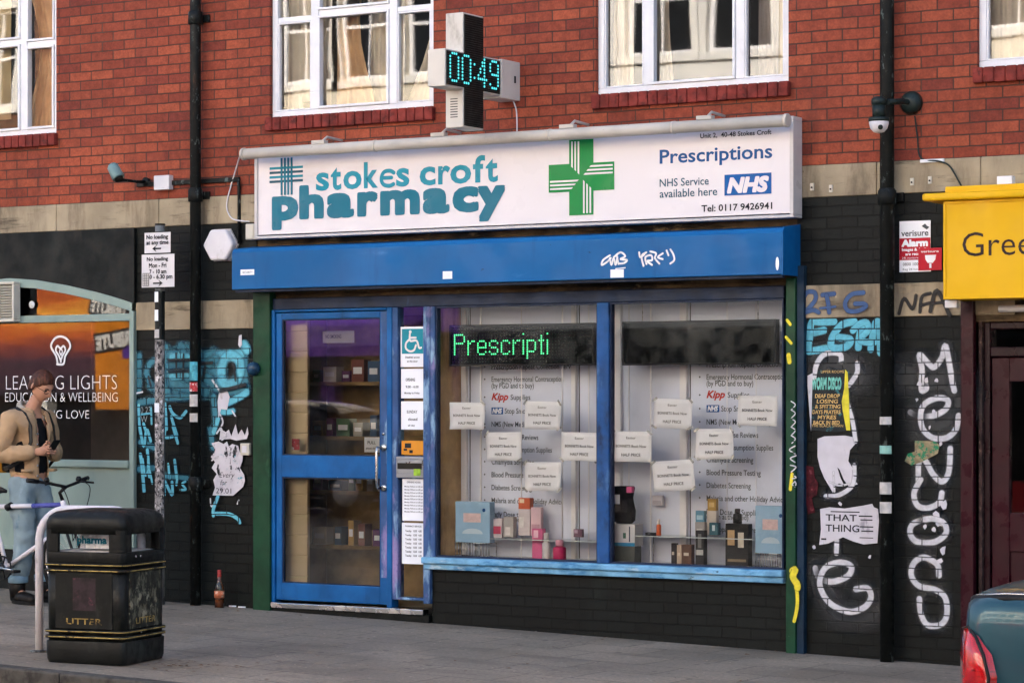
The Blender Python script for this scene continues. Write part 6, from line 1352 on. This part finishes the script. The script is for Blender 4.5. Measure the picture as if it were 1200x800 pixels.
# head: a shaped ellipsoid with a face, tilted down
hc = H(.115, 0, 1.665); tilt = rad(30)
hf = (FC*math.cos(tilt)-Vector((0, 0, 1))*math.sin(tilt)); hu_ = (Vector((0, 0, 1))*math.cos(tilt)+FC*math.sin(tilt)); hl_ = LF
def HP(f, l, u): return hc+hf*f+hl_*l+hu_*u
def head_geo():
    vs2, fs2 = [], []; nu, nv = 28, 20
    def bmpf(f, l, u, c, s, a): 
        d = ((f-c[0])/s[0])**2+((l-c[1])/s[1])**2+((u-c[2])/s[2])**2; return a*math.exp(-d)
    for j in range(nv+1):
        th = math.pi*j/nv
        for i in range(nu):
            ph = 2*math.pi*i/nu; f = .098*math.sin(th)*math.cos(ph); l = .076*math.sin(th)*math.sin(ph); u = .118*math.cos(th)
            if u < 0: l *= 1+.95*u/.5; f = f*(1-.12*(-u/.118)) + (.012*(-u/.118) if f > 0 else .03*(-u/.118))
            k = max(0, f/.098)
            f += bmpf(f, l, u, (.1, 0, -.022), (.06, .013, .022), .026)+bmpf(f, l, u, (.1, 0, .0), (.06, .010, .03), .010)
            f -= bmpf(f, l, u, (.1, .032, .008), (.06, .016, .012), .012)+bmpf(f, l, u, (.1, -.032, .008), (.06, .016, .012), .012)
            f += bmpf(f, l, u, (.1, 0, .026), (.06, .05, .010), .005)+bmpf(f, l, u, (.1, 0, -.060), (.06, .024, .007), .006)-bmpf(f, l, u, (.1, 0, -.067), (.06, .02, .003), .004)+bmpf(f, l, u, (.1, 0, -.098), (.06, .02, .015), .008)
            vs2.append(HP(f, l, u))
    for j in range(nv):
        for i in range(nu): a = j*nu+i; b = j*nu+(i+1) % nu; fs2.append((a, a+nu, b+nu, b))
    ears = []
    for s in (-1, 1):
        k0 = len(vs2); 
        for j in range(7):
            for i in range(8):
                th = math.pi*j/6; ph = 2*math.pi*i/8; vs2.append(HP(-.012+.018*math.sin(th)*math.cos(ph), s*.076+.010*math.sin(th)*math.sin(ph)+s*.004, -.005+.032*math.cos(th)))
        for j in range(6):
            for i in range(8): a = k0+j*8+i; b = k0+j*8+(i+1) % 8; fs2.append((a, a+8, b+8, b))
    return vs2, fs2
def finger_chain(base, dirs, r0):
    pts = [base]
    for d, ln in dirs: pts.append(pts[-1]+d*ln)
    m_ = MB(); m_.tube(pts, [r0]+[r0*(1-.10*k) for k in range(1, len(pts))], 8); tipd = dirs[-1][0]; return m_.v, m_.f
UP = Vector((0, 0, 1))
def hand_extra(wr, side):      # palm towards the phone in front of the chest, fingers wrapped round it
    ex = []; s = side; inn = LF*(-s); hd2 = (FC*.55+inn*.8+UP*.12).normalized(); pal = wr+hd2*.055
    m_ = MB(); m_.tube([wr-hd2*.02, wr+hd2*.03, wr+hd2*.075, wr+hd2*.095], [.026, .036, .038, .030], 10, flat=.55); ex.append((m_.v, m_.f))
    for k, (ln, o) in enumerate(((.9, .027), (1, .009), (.95, -.009), (.78, -.026))):
        b = wr+hd2*.088+UP*o; c1 = (hd2*.8+FC*.55).normalized(); c2 = (inn*.9+FC*.1-hd2*.2).normalized(); c3 = (inn*.6-FC*.7).normalized()
        ex.append(finger_chain(b, ((c1, .034*ln), (c2, .026*ln), (c3, .020*ln)), .0088))
    b = wr+hd2*.035+UP*.026-FC*.004; ex.append(finger_chain(b, (((UP*.6+hd2*.7-FC*.2).normalized(), .036), ((hd2*.8+UP*.3-FC*.35).normalized(), .028), ((hd2*.9-FC*.3).normalized(), .018)), .0105))
    return ex
nodes = {'pel': (J['pel'], (.15, .11)), 'waist': (J['waist'], (.135, .10)), 'chest': (J['chest'], (.15, .11)), 'upch': (J['upch'], (.13, .09)), 'neck0': (J['neck0'], .06), 'neck1': (J['neck1'], .052), 'head0': (J['head0'], .055)}
for s in 'RL': nodes.update({'sh'+s: (J['sh'+s], .058), 'el'+s: (J['el'+s], .042), 'wr'+s: (J['wr'+s], .028), 'hp'+s: (J['hp'+s], .085), 'kn'+s: (J['kn'+s], .056), 'an'+s: (J['an'+s], .038), 'to'+s: (J['to'+s], .03)})
ed = [('pel', 'waist'), ('waist', 'chest'), ('chest', 'upch'), ('upch', 'neck0'), ('neck0', 'neck1'), ('neck1', 'head0')]
for s in 'RL': ed += [('upch', 'sh'+s), ('sh'+s, 'el'+s), ('el'+s, 'wr'+s), ('pel', 'hp'+s), ('hp'+s, 'kn'+s), ('kn'+s, 'an'+s), ('an'+s, 'to'+s)]
skin(nodes, ed, 'body', m_skin, man, extra=[head_geo()]+hand_extra(J['wrR'], -1)+hand_extra(J['wrL'], 1))
# clothes
jn = {'pel': (J['pel']+UP*.0, (.165, .125)), 'wst': (J['waist']-UP*.04, (.155, .115))}
je = [('pel', 'wst')]
for s in 'RL':
    k2 = J['kn'+s].lerp(J['an'+s], .5)
    jn.update({'hp'+s: (J['hp'+s]-UP*.03, .108), 'th'+s: (J['hp'+s].lerp(J['kn'+s], .5), .102), 'kn'+s: (J['kn'+s], .084), 'ca'+s: (k2, .078), 'an'+s: (J['an'+s]+UP*.085, .074)})
    je += [('pel', 'hp'+s), ('hp'+s, 'th'+s), ('th'+s, 'kn'+s), ('kn'+s, 'ca'+s), ('ca'+s, 'an'+s)]
folds = bpy.data.textures.new('cloth_folds', 'CLOUDS'); folds.noise_scale = .075; folds.noise_depth = 2
def crumple(o, st):
    d_ = o.modifiers.new('folds', 'DISPLACE'); d_.texture = folds; d_.texture_coords = 'LOCAL'; d_.strength = st; d_.mid_level = .5; return o
crumple(skin(jn, je, 'jeans', m_jean, man, sub=3), .034)
for s in 'RL':
    c = J['an'+s]+UP*.10; MB().lathe([(.070, -.03), (.076, -.025), (.077, .02), (.070, .026)], c, 16).build('jeans_cuff', mat('denim_cuff', '7f9cad', .85, .1, 20), man, smooth=True)
    a = J['an'+s]; t_ = J['to'+s]; d = (t_-a); d.z = 0; d.normalize()
    mb = MB(); bs = Vector((a.x, a.y, mp.z))
    mb.tube([bs+UP*.05-d*.05, bs+UP*.052+d*.03, bs+UP*.045+d*.12, bs+UP*.036+d*.19, bs+UP*.03+d*.215], [.045, .052, .048, .042, .02], 12, flat=.95); mb.tube([bs+UP*.05-d*.01, bs+UP*.11-d*.01, bs+UP*.19-d*.02], [.056, .064, .068], 12)
    bo = mb.build('boot', m_boot, man)
    mb = MB(); n = 10; o_ = []
    sd_ = Vector((-d.y, d.x, 0))
    for k in range(16):
        an = k*2*math.pi/16; o_.append(bs+d*(.08+.148*math.cos(an))+sd_*(.05*math.sin(an)))
    f_ = [mb.vert(p+UP*.0) for p in o_]; g_ = [mb.vert(p+UP*.026) for p in o_]; mb.face(f_[::-1]); mb.face(g_)
    for k in range(16): mb.face((f_[k], f_[(k+1) % 16], g_[(k+1) % 16], g_[k]))
    mb.build('sole', m_tyre, bo)
skin({'pel': (H(-.01, 0, .95), (.155, .115)), 'w': (J['waist']+FC*.012, (.148, .118)), 'c': (J['chest']+FC*.018, (.15, .122)), 'u': (J['upch']+FC*.014, (.138, .105)), 'n': (H(-.0, 0, 1.465), .075)}, [('pel', 'w'), ('w', 'c'), ('c', 'u'), ('u', 'n')], 'tee_shirt', m_tee, man)
kn = {'hem': (H(-.02, 0, .90), (.172, .135)), 'w': (J['waist'], (.155, .125)), 'c': (J['chest'], (.160, .132)), 'u': (J['upch'], (.148, .110)), 'n': (H(-.02, 0, 1.47), .092), 'n2': (H(-.01, 0, 1.505), .092)}
ke = [('hem', 'w'), ('w', 'c'), ('c', 'u'), ('u', 'n'), ('n', 'n2')]
for s in 'RL':
    sh = J['sh'+s]; el = J['el'+s]; wr = J['wr'+s]
    kn.update({'sh'+s: (sh, .074), 'ua'+s: (sh.lerp(el, .55), .062), 'el'+s: (el, .058), 'fa'+s: (el.lerp(wr, .5), .052), 'wr'+s: (el.lerp(wr, .93), .046)})
    ke += [('u', 'sh'+s), ('sh'+s, 'ua'+s), ('ua'+s, 'el'+s), ('el'+s, 'fa'+s), ('fa'+s, 'wr'+s)]
def jcut(c):
    r = c-mp; f, l, u = r.dot(FC), r.dot(LF), r.z
    return (f > .045 and abs(l-.015) < (.05+.02*max(0, u-1.3)) and u > .8 and not (f > .155)) or u > 1.512 or u < .83
jk = crumple(skin(kn, ke, 'jacket', m_jack, man, cut=jcut, solid=.012, sub=3), .03)
# pocket flap, lining collar
mb = MB(); 
for s in (-1, 1): 
    mb.tube([H(.02, s*.07, 1.47), H(-.03, s*.095, 1.50), H(-.085, s*.05, 1.525), H(-.10, 0, 1.53)], [.02, .03, .032, .03], 10, flat=.6)
    mb.tube([H(.06, s*.07, 1.40), H(.045, s*.08, 1.44), H(.02, s*.075, 1.475)], [.012, .022, .024], 8, flat=.6)
mb.build('collar', m_fleece, jk)
for s in (-1, 1):
    mb = MB(); mb.tube([H(.115, s*.09, 1.02), H(.07, s*.165, 1.02)], [.012, .012], 8, flat=2.6); mb.build('pocket_flap', m_jack, jk)
mb = MB()
for u in (.98, 1.06, 1.14, 1.22, 1.3): mb.lathe([(.009, 0), (.009, .006)], H(.135, -.066, u), 8, 'Z', FC.to_track_quat('Z', 'Y').to_matrix())
mb.build('button', m_chrome, jk)
# hair and glasses
hv, hfs = [], []; nu, nv = 36, 14
hm = MB(); hm.smooth = True
for j in range(nv+1):
    for i in range(nu):
        ph = 2*math.pi*i/nu; th = .02+math.pi*(.54-.20*max(0, math.cos(ph))**.6+.12*max(0, -math.cos(ph)))*j/nv; wv = 1+.02*math.sin(ph*11)+.02*math.sin(ph*17+2)*j/nv
        ex = 1.06
        f = .100*ex*math.sin(th)*math.cos(ph)*wv; l = .082*ex*math.sin(th)*math.sin(ph)*wv; u = .118*1.10*math.cos(th)
        if j > 9:
            k = (j-9)/(nv-9); fr_c = max(0, math.cos(ph)); u -= .022*k*(1-fr_c)*1.0; u += .006*math.sin(ph*13)*k
        hm.vert(HP(f-.006, l, u+.004))
for j in range(nv):
    for i in range(nu): a = j*nu+i; b = j*nu+(i+1) % nu; hm.face((a, a+nu, b+nu, b))
hm.face(list(range(nu)))
hm.build('hair', m_hair, man, solid=.006)
fm = MB()
for s in (-1, 1):
    fm.tube([HP(.097, s*.016, .026), HP(.096, s*.034, .030), HP(.086, s*.050, .026)], [.002, .0035, .002], 6)
fm.build('eyebrow', m_hair, man)
fm = MB(); fm.tube([HP(.094, -.022, -.066), HP(.101, 0, -.064), HP(.094, .022, -.066)], [.002, .004, .002], 6); fm.build('lips', mat('lips', '8f5a50', .5, .05, bmp=0), man)
fm = MB()
for s in (-1, 1): fm.lathe([(.002, -.010), (.010, -.004), (.010, .004), (.002, .010)], HP(.083, s*.032, .007), 8)
fm.build('eye', mat('eye', '3a2a24', .3, .1, bmp=0), man)
gm = MB()
for s in (-1, 1):
    gm.tube([HP(.100+.0*math.cos(a), s*.033+.024*math.cos(a), .006+.017*math.sin(a)) for a in [k*2*math.pi/16 for k in range(17)]], .0022, 6, caps=False); gm.tube([HP(.100, s*.057, .01), HP(.06, s*.078, .012), HP(-.01, s*.083, .008)], .002, 6)
gm.tube([HP(.102, -.009, .008), HP(.102, .009, .008)], .002, 6); gm.build('glasses', m_blkp, man)
# phone, held: a thing of its own
ph0 = (J['wrR']+J['wrL'])/2+FC*.085+UP*.035
ph_ = thing('mobile_phone', 'slim dark phone held in both hands by the person', 'phone', ph0)
Mp = Matrix.Translation(ph0) @ Matrix((( *LF, 0), (*(FC*.75+UP*-.66).normalized(), 0), (*(FC*.66+UP*.75).normalized(), 0), (0, 0, 0, 1))).transposed()
MB().box(-.037, .037, -.004, .004, -.07, .07, Mp).build('casing', m_blkp, ph_, bevel=.003); MB().box(-.033, .033, -.0055, -.0045, -.062, .062, Mp).build('screen', mat('phone_screen', '3a4650', .1, .1, bmp=0), ph_)
# backpack
bpk = thing('backpack', 'dark backpack with ochre side and black straps worn over the tan jacket', 'backpack', H(-.23, 0, 1.2))
rb = MB(); 
def rbox(mb, M, levels):
    rings = []
    mb.smooth = True
    for z, hw_, hd3 in levels:
        ring = []
        for k in range(20):
            a = k*2*math.pi/20; c, s_2 = math.cos(a), math.sin(a); e = .55
            ring.append(mb.vert(M @ Vector((hw_*math.copysign(abs(c)**e, c), hd3*math.copysign(abs(s_2)**e, s_2), z))))
        rings.append(ring)
    for A, Bq in zip(rings, rings[1:]):
        for k in range(20): mb.face((A[k], A[(k+1) % 20], Bq[(k+1) % 20], Bq[k]))
    mb.face(rings[0][::-1]); mb.face(rings[-1]); mb.smooth = False
Mb = Matrix.Translation(H(-.235, 0, 0)) @ Matrix(((*LF, 0), (*FC, 0), (0, 0, 1, 0), (0, 0, 0, 1))).transposed()
rbox(rb, Mb, [(1.0, .10, .05), (1.02, .135, .07), (1.2, .14, .075), (1.36, .125, .065), (1.41, .08, .04)]); rb.build('bag', mat('dark_bag_fabric', '20211f', .85, .2, 12), bpk)
rb = MB(); rbox(rb, Mb, [(1.0, .142, .045), (1.02, .147, .055), (1.14, .147, .055), (1.16, .142, .05)]); rb.build('side_pocket', mat('ochre_fabric', 'a8791f', .85, .15, 14), bpk)
for s in (-1, 1):
    mb = MB(); mb.tube([H(-.17, s*.11, 1.38), H(-.10, s*.125, 1.478), H(-.02, s*.13, 1.492), H(.06, s*.125, 1.45), H(.115, s*.12, 1.36), H(.128, s*.125, 1.24), H(.10, s*.16, 1.12), H(-.02, s*.2, 1.05), H(-.17, s*.13, 1.03)], .017, 8, flat=.4); mb.build('strap', m_blkp, bpk)
# ------------------------------------------------------------------ cars
m_tealcar = mat('teal_car_paint', '234652', .3, .08, 2, bmp=0, coat=.35, metal=.3, rvar=.02); m_darkcar = mat('dark_car_paint', '15171a', .22, .08, 2, bmp=0, coat=.6)
m_cglass = mat('car_glass', '0c1114', .06, .1, bmp=0); m_tail = mat('tail_lamp_red', 'b00f16', .12, .15, 12, [('6a060a', 9, .55, .65, (.2, 1, 3))], 0, coat=1.0); m_tail2 = mat('tail_lamp_orange', 'd8432a', .12, .1, 12, bmp=0, coat=1.0); m_clear = mat('headlamp_clear', 'b8bcc0', .1, .1, bmp=0, coat=1)
def car(name, label, origin, rz, paint):
    t_ = thing(name, label, 'car', origin, local=True, rotz=rz)
    st = [  # x, z bottom, z sill, z shoulder, z deck, half width bottom, half width mid, half width deck
        (0.0, .40, .5, 1.00, 1.085, .70, .78, .72), (.03, .30, .42, 1.03, 1.115, .76, .85, .765), (.2, .22, .38, 1.045, 1.125, .79, .88, .79), (.7, .2, .36, 1.03, 1.12, .80, .885, .79), (1.2, .2, .34, .99, 1.08, .80, .885, .78),
        (2.2, .2, .34, .90, 1.0, .80, .885, .76), (3.0, .2, .34, .88, .98, .80, .88, .74), (3.6, .2, .36, .84, .93, .78, .87, .70), (4.1, .22, .40, .76, .84, .72, .82, .62), (4.32, .34, .46, .66, .72, .58, .70, .5)]
    mb = MB(); mb.smooth = True; rings = []
    for x, zb1, zsl1, zsh, zdk, wb, wm_, wd1 in st:
        half = [(0, zb1), (wb, zb1), (wm_-.02, zsl1), (wm_, (zsl1+zsh)/2), (wm_-.025, zsh), (wd1+.05, zdk-.02), (wd1-.1, zdk+.012), (0, zdk+.03)]
        ring = [mb.vert((x, -a, b)) for a, b in half]+[mb.vert((x, a, b)) for a, b in half[-2:0:-1]]; rings.append(ring)
    for A, Bq in zip(rings, rings[1:]):
        n = len(A)
        for k in range(n): mb.face((A[k], A[(k+1) % n], Bq[(k+1) % n], Bq[k]))
    mb.face(rings[0][::-1]); mb.face(rings[-1])
    bd = mb.build('body', paint, t_, sub=1)
    ch = [(.75, 1.10, .60, .02), (1.35, 1.42, .52, 0), (2.1, 1.47, .53, 0), (2.6, 1.43, .54, 0), (3.3, .99, .64, 0)]
    mb = MB(); mb.smooth = True; rings = []
    for x, zr, wr_, _ in ch:
        zb1 = 1.0; half = [(.70, zb1), (wr_+.05, zb1+(zr-zb1)*.8), (wr_-.06, zr), (0, zr+.015)]
        rings.append([mb.vert((x, -a, b)) for a, b in half]+[mb.vert((x, a, b)) for a, b in half[-2::-1]])
    for A, Bq in zip(rings, rings[1:]):
        for k in range(len(A)-1): mb.face((A[k], A[k+1], Bq[k+1], Bq[k]))
    mb.build('window', m_cglass, t_, sub=2)
    mb = MB(); mb.smooth = True; rings = []
    for x, zr, wr_ in ((1.1, 1.33, .52), (1.45, 1.455, .50), (2.1, 1.50, .51), (2.55, 1.46, .52), (2.75, 1.37, .53)):
        rings.append([mb.vert((x, y, zr-.05*(y/wr_)**4*1.2)) for y in [wr_*k/5 for k in range(-5, 6)]])
    for A, Bq in zip(rings, rings[1:]):
        for k in range(len(A)-1): mb.face((A[k], A[k+1], Bq[k+1], Bq[k]))
    mb.build('roof', paint, t_, sub=1, solid=.02)
    for s in (-1, 1):
        for pts in ([(.70, .685, 1.08), (1.2, .60, 1.40), (1.45, .54, 1.445)], [(2.0, .60, 1.42), (2.02, .71, 1.0)], [(2.6, .57, 1.42), (3.3, .70, .99)]):
            MB().tube([(x, s*y, z) for x, y, z in pts], .028, 8).build('pillar', paint, t_)
        for xw in (.80, 3.45):
            mb = MB(); mb.lathe([(.36, -.10), (.36, .008), (.34, .012)], (xw, s*.87, .33), 28, 'Y'); mb.build('wheel_arch', m_blkp, t_)
            mb = MB(); sg_ = 1 if s < 0 else -1
            mb.lathe([(.2, -.09), (.30, -.085), (.315, -.05), (.315, .012), (.29, .02), (.21, .022)] if s < 0 else [(.21, -.022), (.29, -.02), (.315, -.012), (.315, .05), (.30, .085), (.2, .09)], (xw, s*.875, .315), 28, 'Y'); w_ = mb.build('wheel', m_tyre, t_)
            mb = MB(); mb.lathe([(.20, .0), (.20, .024), (.05, .03)] if s < 0 else [(.05, -.03), (.2, -.024), (.2, 0)], (xw, s*.875, .315), 20, 'Y'); mb.build('rim', m_alu, w_)
        # lamps
        prof_ = [(-.005, .86), (.008, .965), (.04, .975), (.09, .94), (.14, .87), (.165, .78), (.155, .69), (.12, .60), (.03, .57), (-.005, .64)]
        cx1, cz1 = .07, .75; mb = MB(); mb.smooth = True
        def wy(x, z):
            base = .775+.10*min(1, (max(x, 0)/.16))**.55 if x < .16 else .87
            base += .025*math.sin(min(1, x/.2)*1.5); return s*(base-.04*max(0, (z-.85)/.15)**1.5+.006)
        c_ = mb.vert((cx1, wy(cx1, cz1)+s*.012, cz1)); r1 = [mb.vert((cx1+(x-cx1)*.6, wy(cx1+(x-cx1)*.6, cz1+(z-cz1)*.6)+s*.008, cz1+(z-cz1)*.6)) for x, z in prof_]; r2 = [mb.vert((x, wy(x, z), z)) for x, z in prof_]; r3 = [mb.vert((x+.03, wy(x, z)-s*.06, z)) for x, z in prof_]
        n = len(prof_)
        sl_ = MB(); rim_ = [(x, wy(x, z)+s*.001, z) for x, z in prof_[1:-1]]; sl_.tube(rim_, .007, 6); seal_ = sl_
        for k in range(n): mb.face((c_, r1[k], r1[(k+1) % n])); mb.face((r1[k], r2[k], r2[(k+1) % n], r1[(k+1) % n])); mb.face((r2[k], r3[k], r3[(k+1) % n], r2[(k+1) % n]))
        tl = mb.build('tail_light', m_tail, t_); seal_.build('lamp_seal', m_blkp, tl)
        mb = MB()
        for q_ in range(5):
            z0_ = .60+q_*.026; mb.add([(x, wy(x, z)+s*.012, z) for x, z in ((.02, z0_), (.13, z0_+.002), (.13, z0_+.014), (.02, z0_+.012))], [(0, 1, 2, 3)])
        mb.build('reflector', m_tail2, tl)
        MB().lathe([(.02, -.03), (.09, -.02), (.10, .0), (.06, .04)], (4.16, s*.58, .66), 16, 'X').build('headlight', m_clear, t_)
        MB().box(2.62, 2.78, s*.86, s*1.02, .96, 1.06).build('wing_mirror', paint, t_, bevel=.03, seg=3)
        MB().box(1.1, 1.25, s*.872, s*.895, .80, .825).build('handle', paint, t_, bevel=.006)
    mb = MB(); mb.tube([(-.02, -.66, .50), (-.045, -.4, .50), (-.05, 0, .50), (-.045, .4, .50), (-.02, .66, .50)], .075, 10); mb.tube([(-.02, -.66, .50), (.12, -.84, .50), (.4, -.875, .48)], [.075, .07, .05], 10); mb.tube([(-.02, .66, .50), (.12, .84, .50), (.4, .875, .48)], [.075, .07, .05], 10); mb.build('bumper', paint, t_)
    mb = MB(); mb.tube([(1.3, -.79, 1.062), (.7, -.80, 1.094), (.2, -.795, 1.094), (.06, -.76, 1.082), (.02, -.68, 1.075), (.01, 0, 1.09), (.02, .68, 1.075), (.06, .76, 1.082), (.2, .795, 1.094), (.7, .80, 1.094), (1.3, .79, 1.062)], .022, 8); mb.build('boot_trim', m_blkp, t_)
    for s in (-1, 1): MB().tube([(.06, s*.765, 1.103), (.2, s*.795, 1.115), (.7, s*.80, 1.115)], .005, 6).build('bright_strip', m_chrome, t_)
    MB().box(-.012, .02, -.26, .26, .66, .77).build('number_plate', mat('plain_yellow_plate', 'c9a42a', .5), t_, bevel=.004)
    return t_
cx0 = P(1130, 740, -5.95).x
car('parked_car', 'teal blue car with a red wraparound tail light parked at the kerb', (cx0-.04, KY-.98, gz(cx0)-.122), 0, m_tealcar)
car('parked_car', 'dark car parked across the street and mirrored in the pharmacy door', (P(395, 510, 12.8).x+1.6, OY+1.15, gz(-11.6)-.122), rad(180), m_darkcar)
car('parked_car', 'dark car parked across the street and mirrored in the teal shop window', (-17.3, OY+1.15, gz(-17.3)-.122), rad(180), m_darkcar)
# ------------------------------------------------------------------ the other side of the street
OF = -19.0
m_stuc = mat('cream_stucco', 'd6cdbb', .85, .08, 1, [('a89c88', 1.4, .58, .8, (1, 1, .3))], .2, 30); m_stuc2 = mat('pale_stucco', 'd9d7d2', .85, .06, 1, [('a8a092', 1.4, .58, .8, (1, 1, .3))], .2, 30)
m_brown = brickmat('brown_brick', [L('5a4034'), L('6f4e3c'), L('7a5642')], L('6a6258'), 0)
m_purp = mat('purple_fascia', '4e2f86', .5, .08, 2, bmp=0); m_dkwin = mat('street_window', '10141a', .1, .2, bmp=0)
def house(name, label, xa_, xb_, H_, m, nwin, shopcol, awn=None, z0=3.4):
    t_ = thing(name, label, 'building', ((xa_+xb_)/2, OF, 0)); hs_ = []; n = nwin; bw = (xb_-xa_)/n
    for r in range(int((H_-z0)//2.9)):
        for i in range(n): c = xa_+bw*(i+.5); hs_.append((c-.55, c+.55, z0+.6+r*2.9, z0+2.35+r*2.9))
    mb = MB(); wall_grid(mb, xa_, xb_, z0, H_, hs_, -.18, OF)
    mb.v = [Vector(v) for v in mb.v]; mb.f = [f[::-1] for f in mb.f]
    mb.quad((xa_, OF, z0), (xa_, OF-7, z0), (xa_, OF-7, H_), (xa_, OF, H_)); mb.quad((xb_, OF, z0), (xb_, OF, H_), (xb_, OF-7, H_), (xb_, OF-7, z0)); mb.quad((xa_, OF-7, -1), (xb_, OF-7, -1), (xb_, OF-7, H_), (xa_, OF-7, H_))
    mb.build('wall', m, t_)
    for a, b, c, d in hs_:
        f = MB().frame(a, b, c, d, .07, OF-.17, OF-.09).build('window', m_white, t_); g = MB(); g.box(a+.05, b-.05, OF-.16, OF-.15, c+.05, d-.05); g.build('pane', m_dkwin, f)
        mb = MB(); mb.box(a+.071, b-.071, OF-.15, OF-.10, (c+d)/2-.025, (c+d)/2+.025); mb.box((a+b)/2-.015, (a+b)/2+.015, OF-.145, OF-.11, c+.071, (c+d)/2-.026); mb.box((a+b)/2-.015, (a+b)/2+.015, OF-.145, OF-.11, (c+d)/2+.026, d-.071); mb.build('glazing_bar', m_white, f)
        mb = MB(); mb.box(a-.14, b+.14, OF+.002, OF+.09, c-.12, c-.002); mb.box(a-.14, a-.002, OF+.002, OF+.05, c, d); mb.box(b+.002, b+.14, OF+.002, OF+.05, c, d); mb.box(a-.14, b+.14, OF+.002, OF+.07, d+.002, d+.16); mb.build('surround', m_stuc2, f)
    mb = MB(); mb.box(xa_, xb_, OF-.02, OF+.25, H_-.45, H_-.15); mb.box(xa_, xb_, OF-.02, OF+.12, z0+.02, z0+.18); mb.box(xa_+.02, xb_-.02, OF-6.9, OF-.1, H_-.3, H_-.2); mb.build('cornice', m_stuc2, t_)
    mb = MB(); mb.box(xa_, xb_, OF-.3, OF+.10, 2.75, z0); mb.build('shop_fascia', shopcol, t_)
    sx = [xa_, xa_+.25]; mb = MB()
    for i in range(n+1): c = xa_+(xb_-xa_)*i/n; mb.box(max(xa_, c-.14), min(xb_, c+.14), OF-.2, OF+.06, -1, 2.749)
    mb.box(xa_, xb_, OF-.19, OF+.02, -1, .5); mb.build('shopfront', shopcol if m is not m_brown else m_stuc2, t_)
    mb = MB(); mb.box(xa_+.01, xb_-.01, OF-.3, OF-.25, .4, 2.74); mb.build('shop_window', m_dkwin, t_)
    if awn: 
        mb = MB(); mb.prism([(OF+1.3, 2.35), (OF+1.3, 2.5), (OF+.11, 3.1), (OF+.11, 2.95)], 0, xb_-xa_-1, Matrix(((0, 1, 0, xa_+.5), (1, 0, 0, 0), (0, 0, 1, 0), (0, 0, 0, 1)))); mb.build('awning', awn, t_)
    return t_
m_greyf = mat('grey_fascia', '5a5d60', .5, .1, 2, bmp=0); m_redf = mat('red_fascia', '8a1f26', .5, .1, 2, bmp=0); m_whf = mat('white_fascia', 'bdb8ae', .5, .08, 2, bmp=0)
house('street_building', 'brown brick building across the street with a sunset mural beside its shop', -31, -19.0, 10.5, m_brown, 5, m_greyf)
hb1 = house('street_building', 'cream stucco building across the street with a purple shop awning', -18.98, -12.6, 11.5, m_stuc, 5, m_purp, m_purp)
house('street_building', 'pale stucco building across the street with grey shopfront', -12.58, -4.2, 11, m_stuc2, 6, m_greyf)
house('street_building', 'cream stucco building across the street with red shop fascia', -4.18, 4.5, 10.5, m_stuc, 6, m_redf)
house('street_building', 'brown brick building across the street with grey shopfront', 4.52, 16, 10, m_brown, 5, m_greyf)
# sunset mural board, seen mirrored in the teal shop's window
m_, t__, b__, co__ = newmat('sunset_mural_print'); sp_ = nd(t__, 'ShaderNodeSeparateXYZ'); lk(t__, co__, sp_.inputs[0])
u_ = ramp(t__, sp_.outputs[2], 1.7, 3.9); cr_ = nd(t__, 'ShaderNodeValToRGB'); e_ = cr_.color_ramp.elements
e_[0].position = 0; e_[0].color = (*L('2a2430'), 1); e_[1].position = 1; e_[1].color = (*L('a84a22'), 1)
for p_, c_ in ((.22, '4a2c3c'), (.40, '8a4034'), (.55, 'c8622a'), (.72, 'e8a23c'), (.85, 'c86a2a')): k_ = e_.new(p_); k_.color = (*L(c_), 1)
ns_ = noise(t__, scaled(t__, co__, (.4, 1, 2.2)), 2.2, 5); lk(t__, mth(t__, 'ADD', u_, mth(t__, 'MULTIPLY', mth(t__, 'SUBTRACT', ns_, .5), .5)), cr_.inputs[0]); lk(t__, cr_.outputs[0], b__.inputs['Base Color'])
mxa, mxb = -24.6, -18.95
mu = thing('sunset_mural', 'large orange sunset mural board across the street with a black name sign', 'mural', ((mxa+mxb)/2, OF+.4, .2))
MB().box(mxa, mxb, OF+.16, OF+.22, 1.75, 4.2).build('board', m_, mu)
MB().box(mxb-1.05, mxb-.001, OF+.221, OF+.23, 1.5, 4.2).build('orange_panel', mat('amber_print', 'c0741c', .6, .15, 1.2), mu)
nc = P(143, 396, -OF-.24)
M5 = Matrix.Translation((nc.x, OF+.24, nc.z)) @ Matrix.Scale(.62, 4) @ Matrix.Rotation(rad(-7), 4, 'Y')
nb = MB(); nb.box(-1.05, .62, 0, .03, -.30, .26, M5); nb = nb.build('name_board', m_ink, mu)
t_ = MB(); text_into(t_, 'TRIBUTE', -.98, .56, -.2, .18, .034, bold=.05, flip=True, M=M5); t_.f = [f[::-1] for f in t_.f]; t_.build('lettering', m_stuc2, nb)
nc = P(133, 362, -OF-.24)
M6 = Matrix.Translation((nc.x, OF+.24, nc.z)) @ Matrix.Scale(.55, 4) @ Matrix.Rotation(rad(10), 4, 'Y')
nb = MB().box(-1.05, .62, 0, .03, -.30, .26, M6).build('name_board', m_ink, mu); t_ = MB(); text_into(t_, 'TRIBUTE', -.98, .56, -.2, .18, .034, bold=.05, flip=True, M=M6); t_.f = [f[::-1] for f in t_.f]; t_.build('lettering', m_stuc2, nb)
t_ = MB(); text_into(t_, 'STUDIO', -15.0, -14.1, 2.88, 3.18, OF+.106, bold=.05, flip=True); t_.f = [f[::-1] for f in t_.f]; t_.build('lettering', m_white, hb1)
for o_ in [o for o in sc.objects if '_local' in o]: del o_['_local']
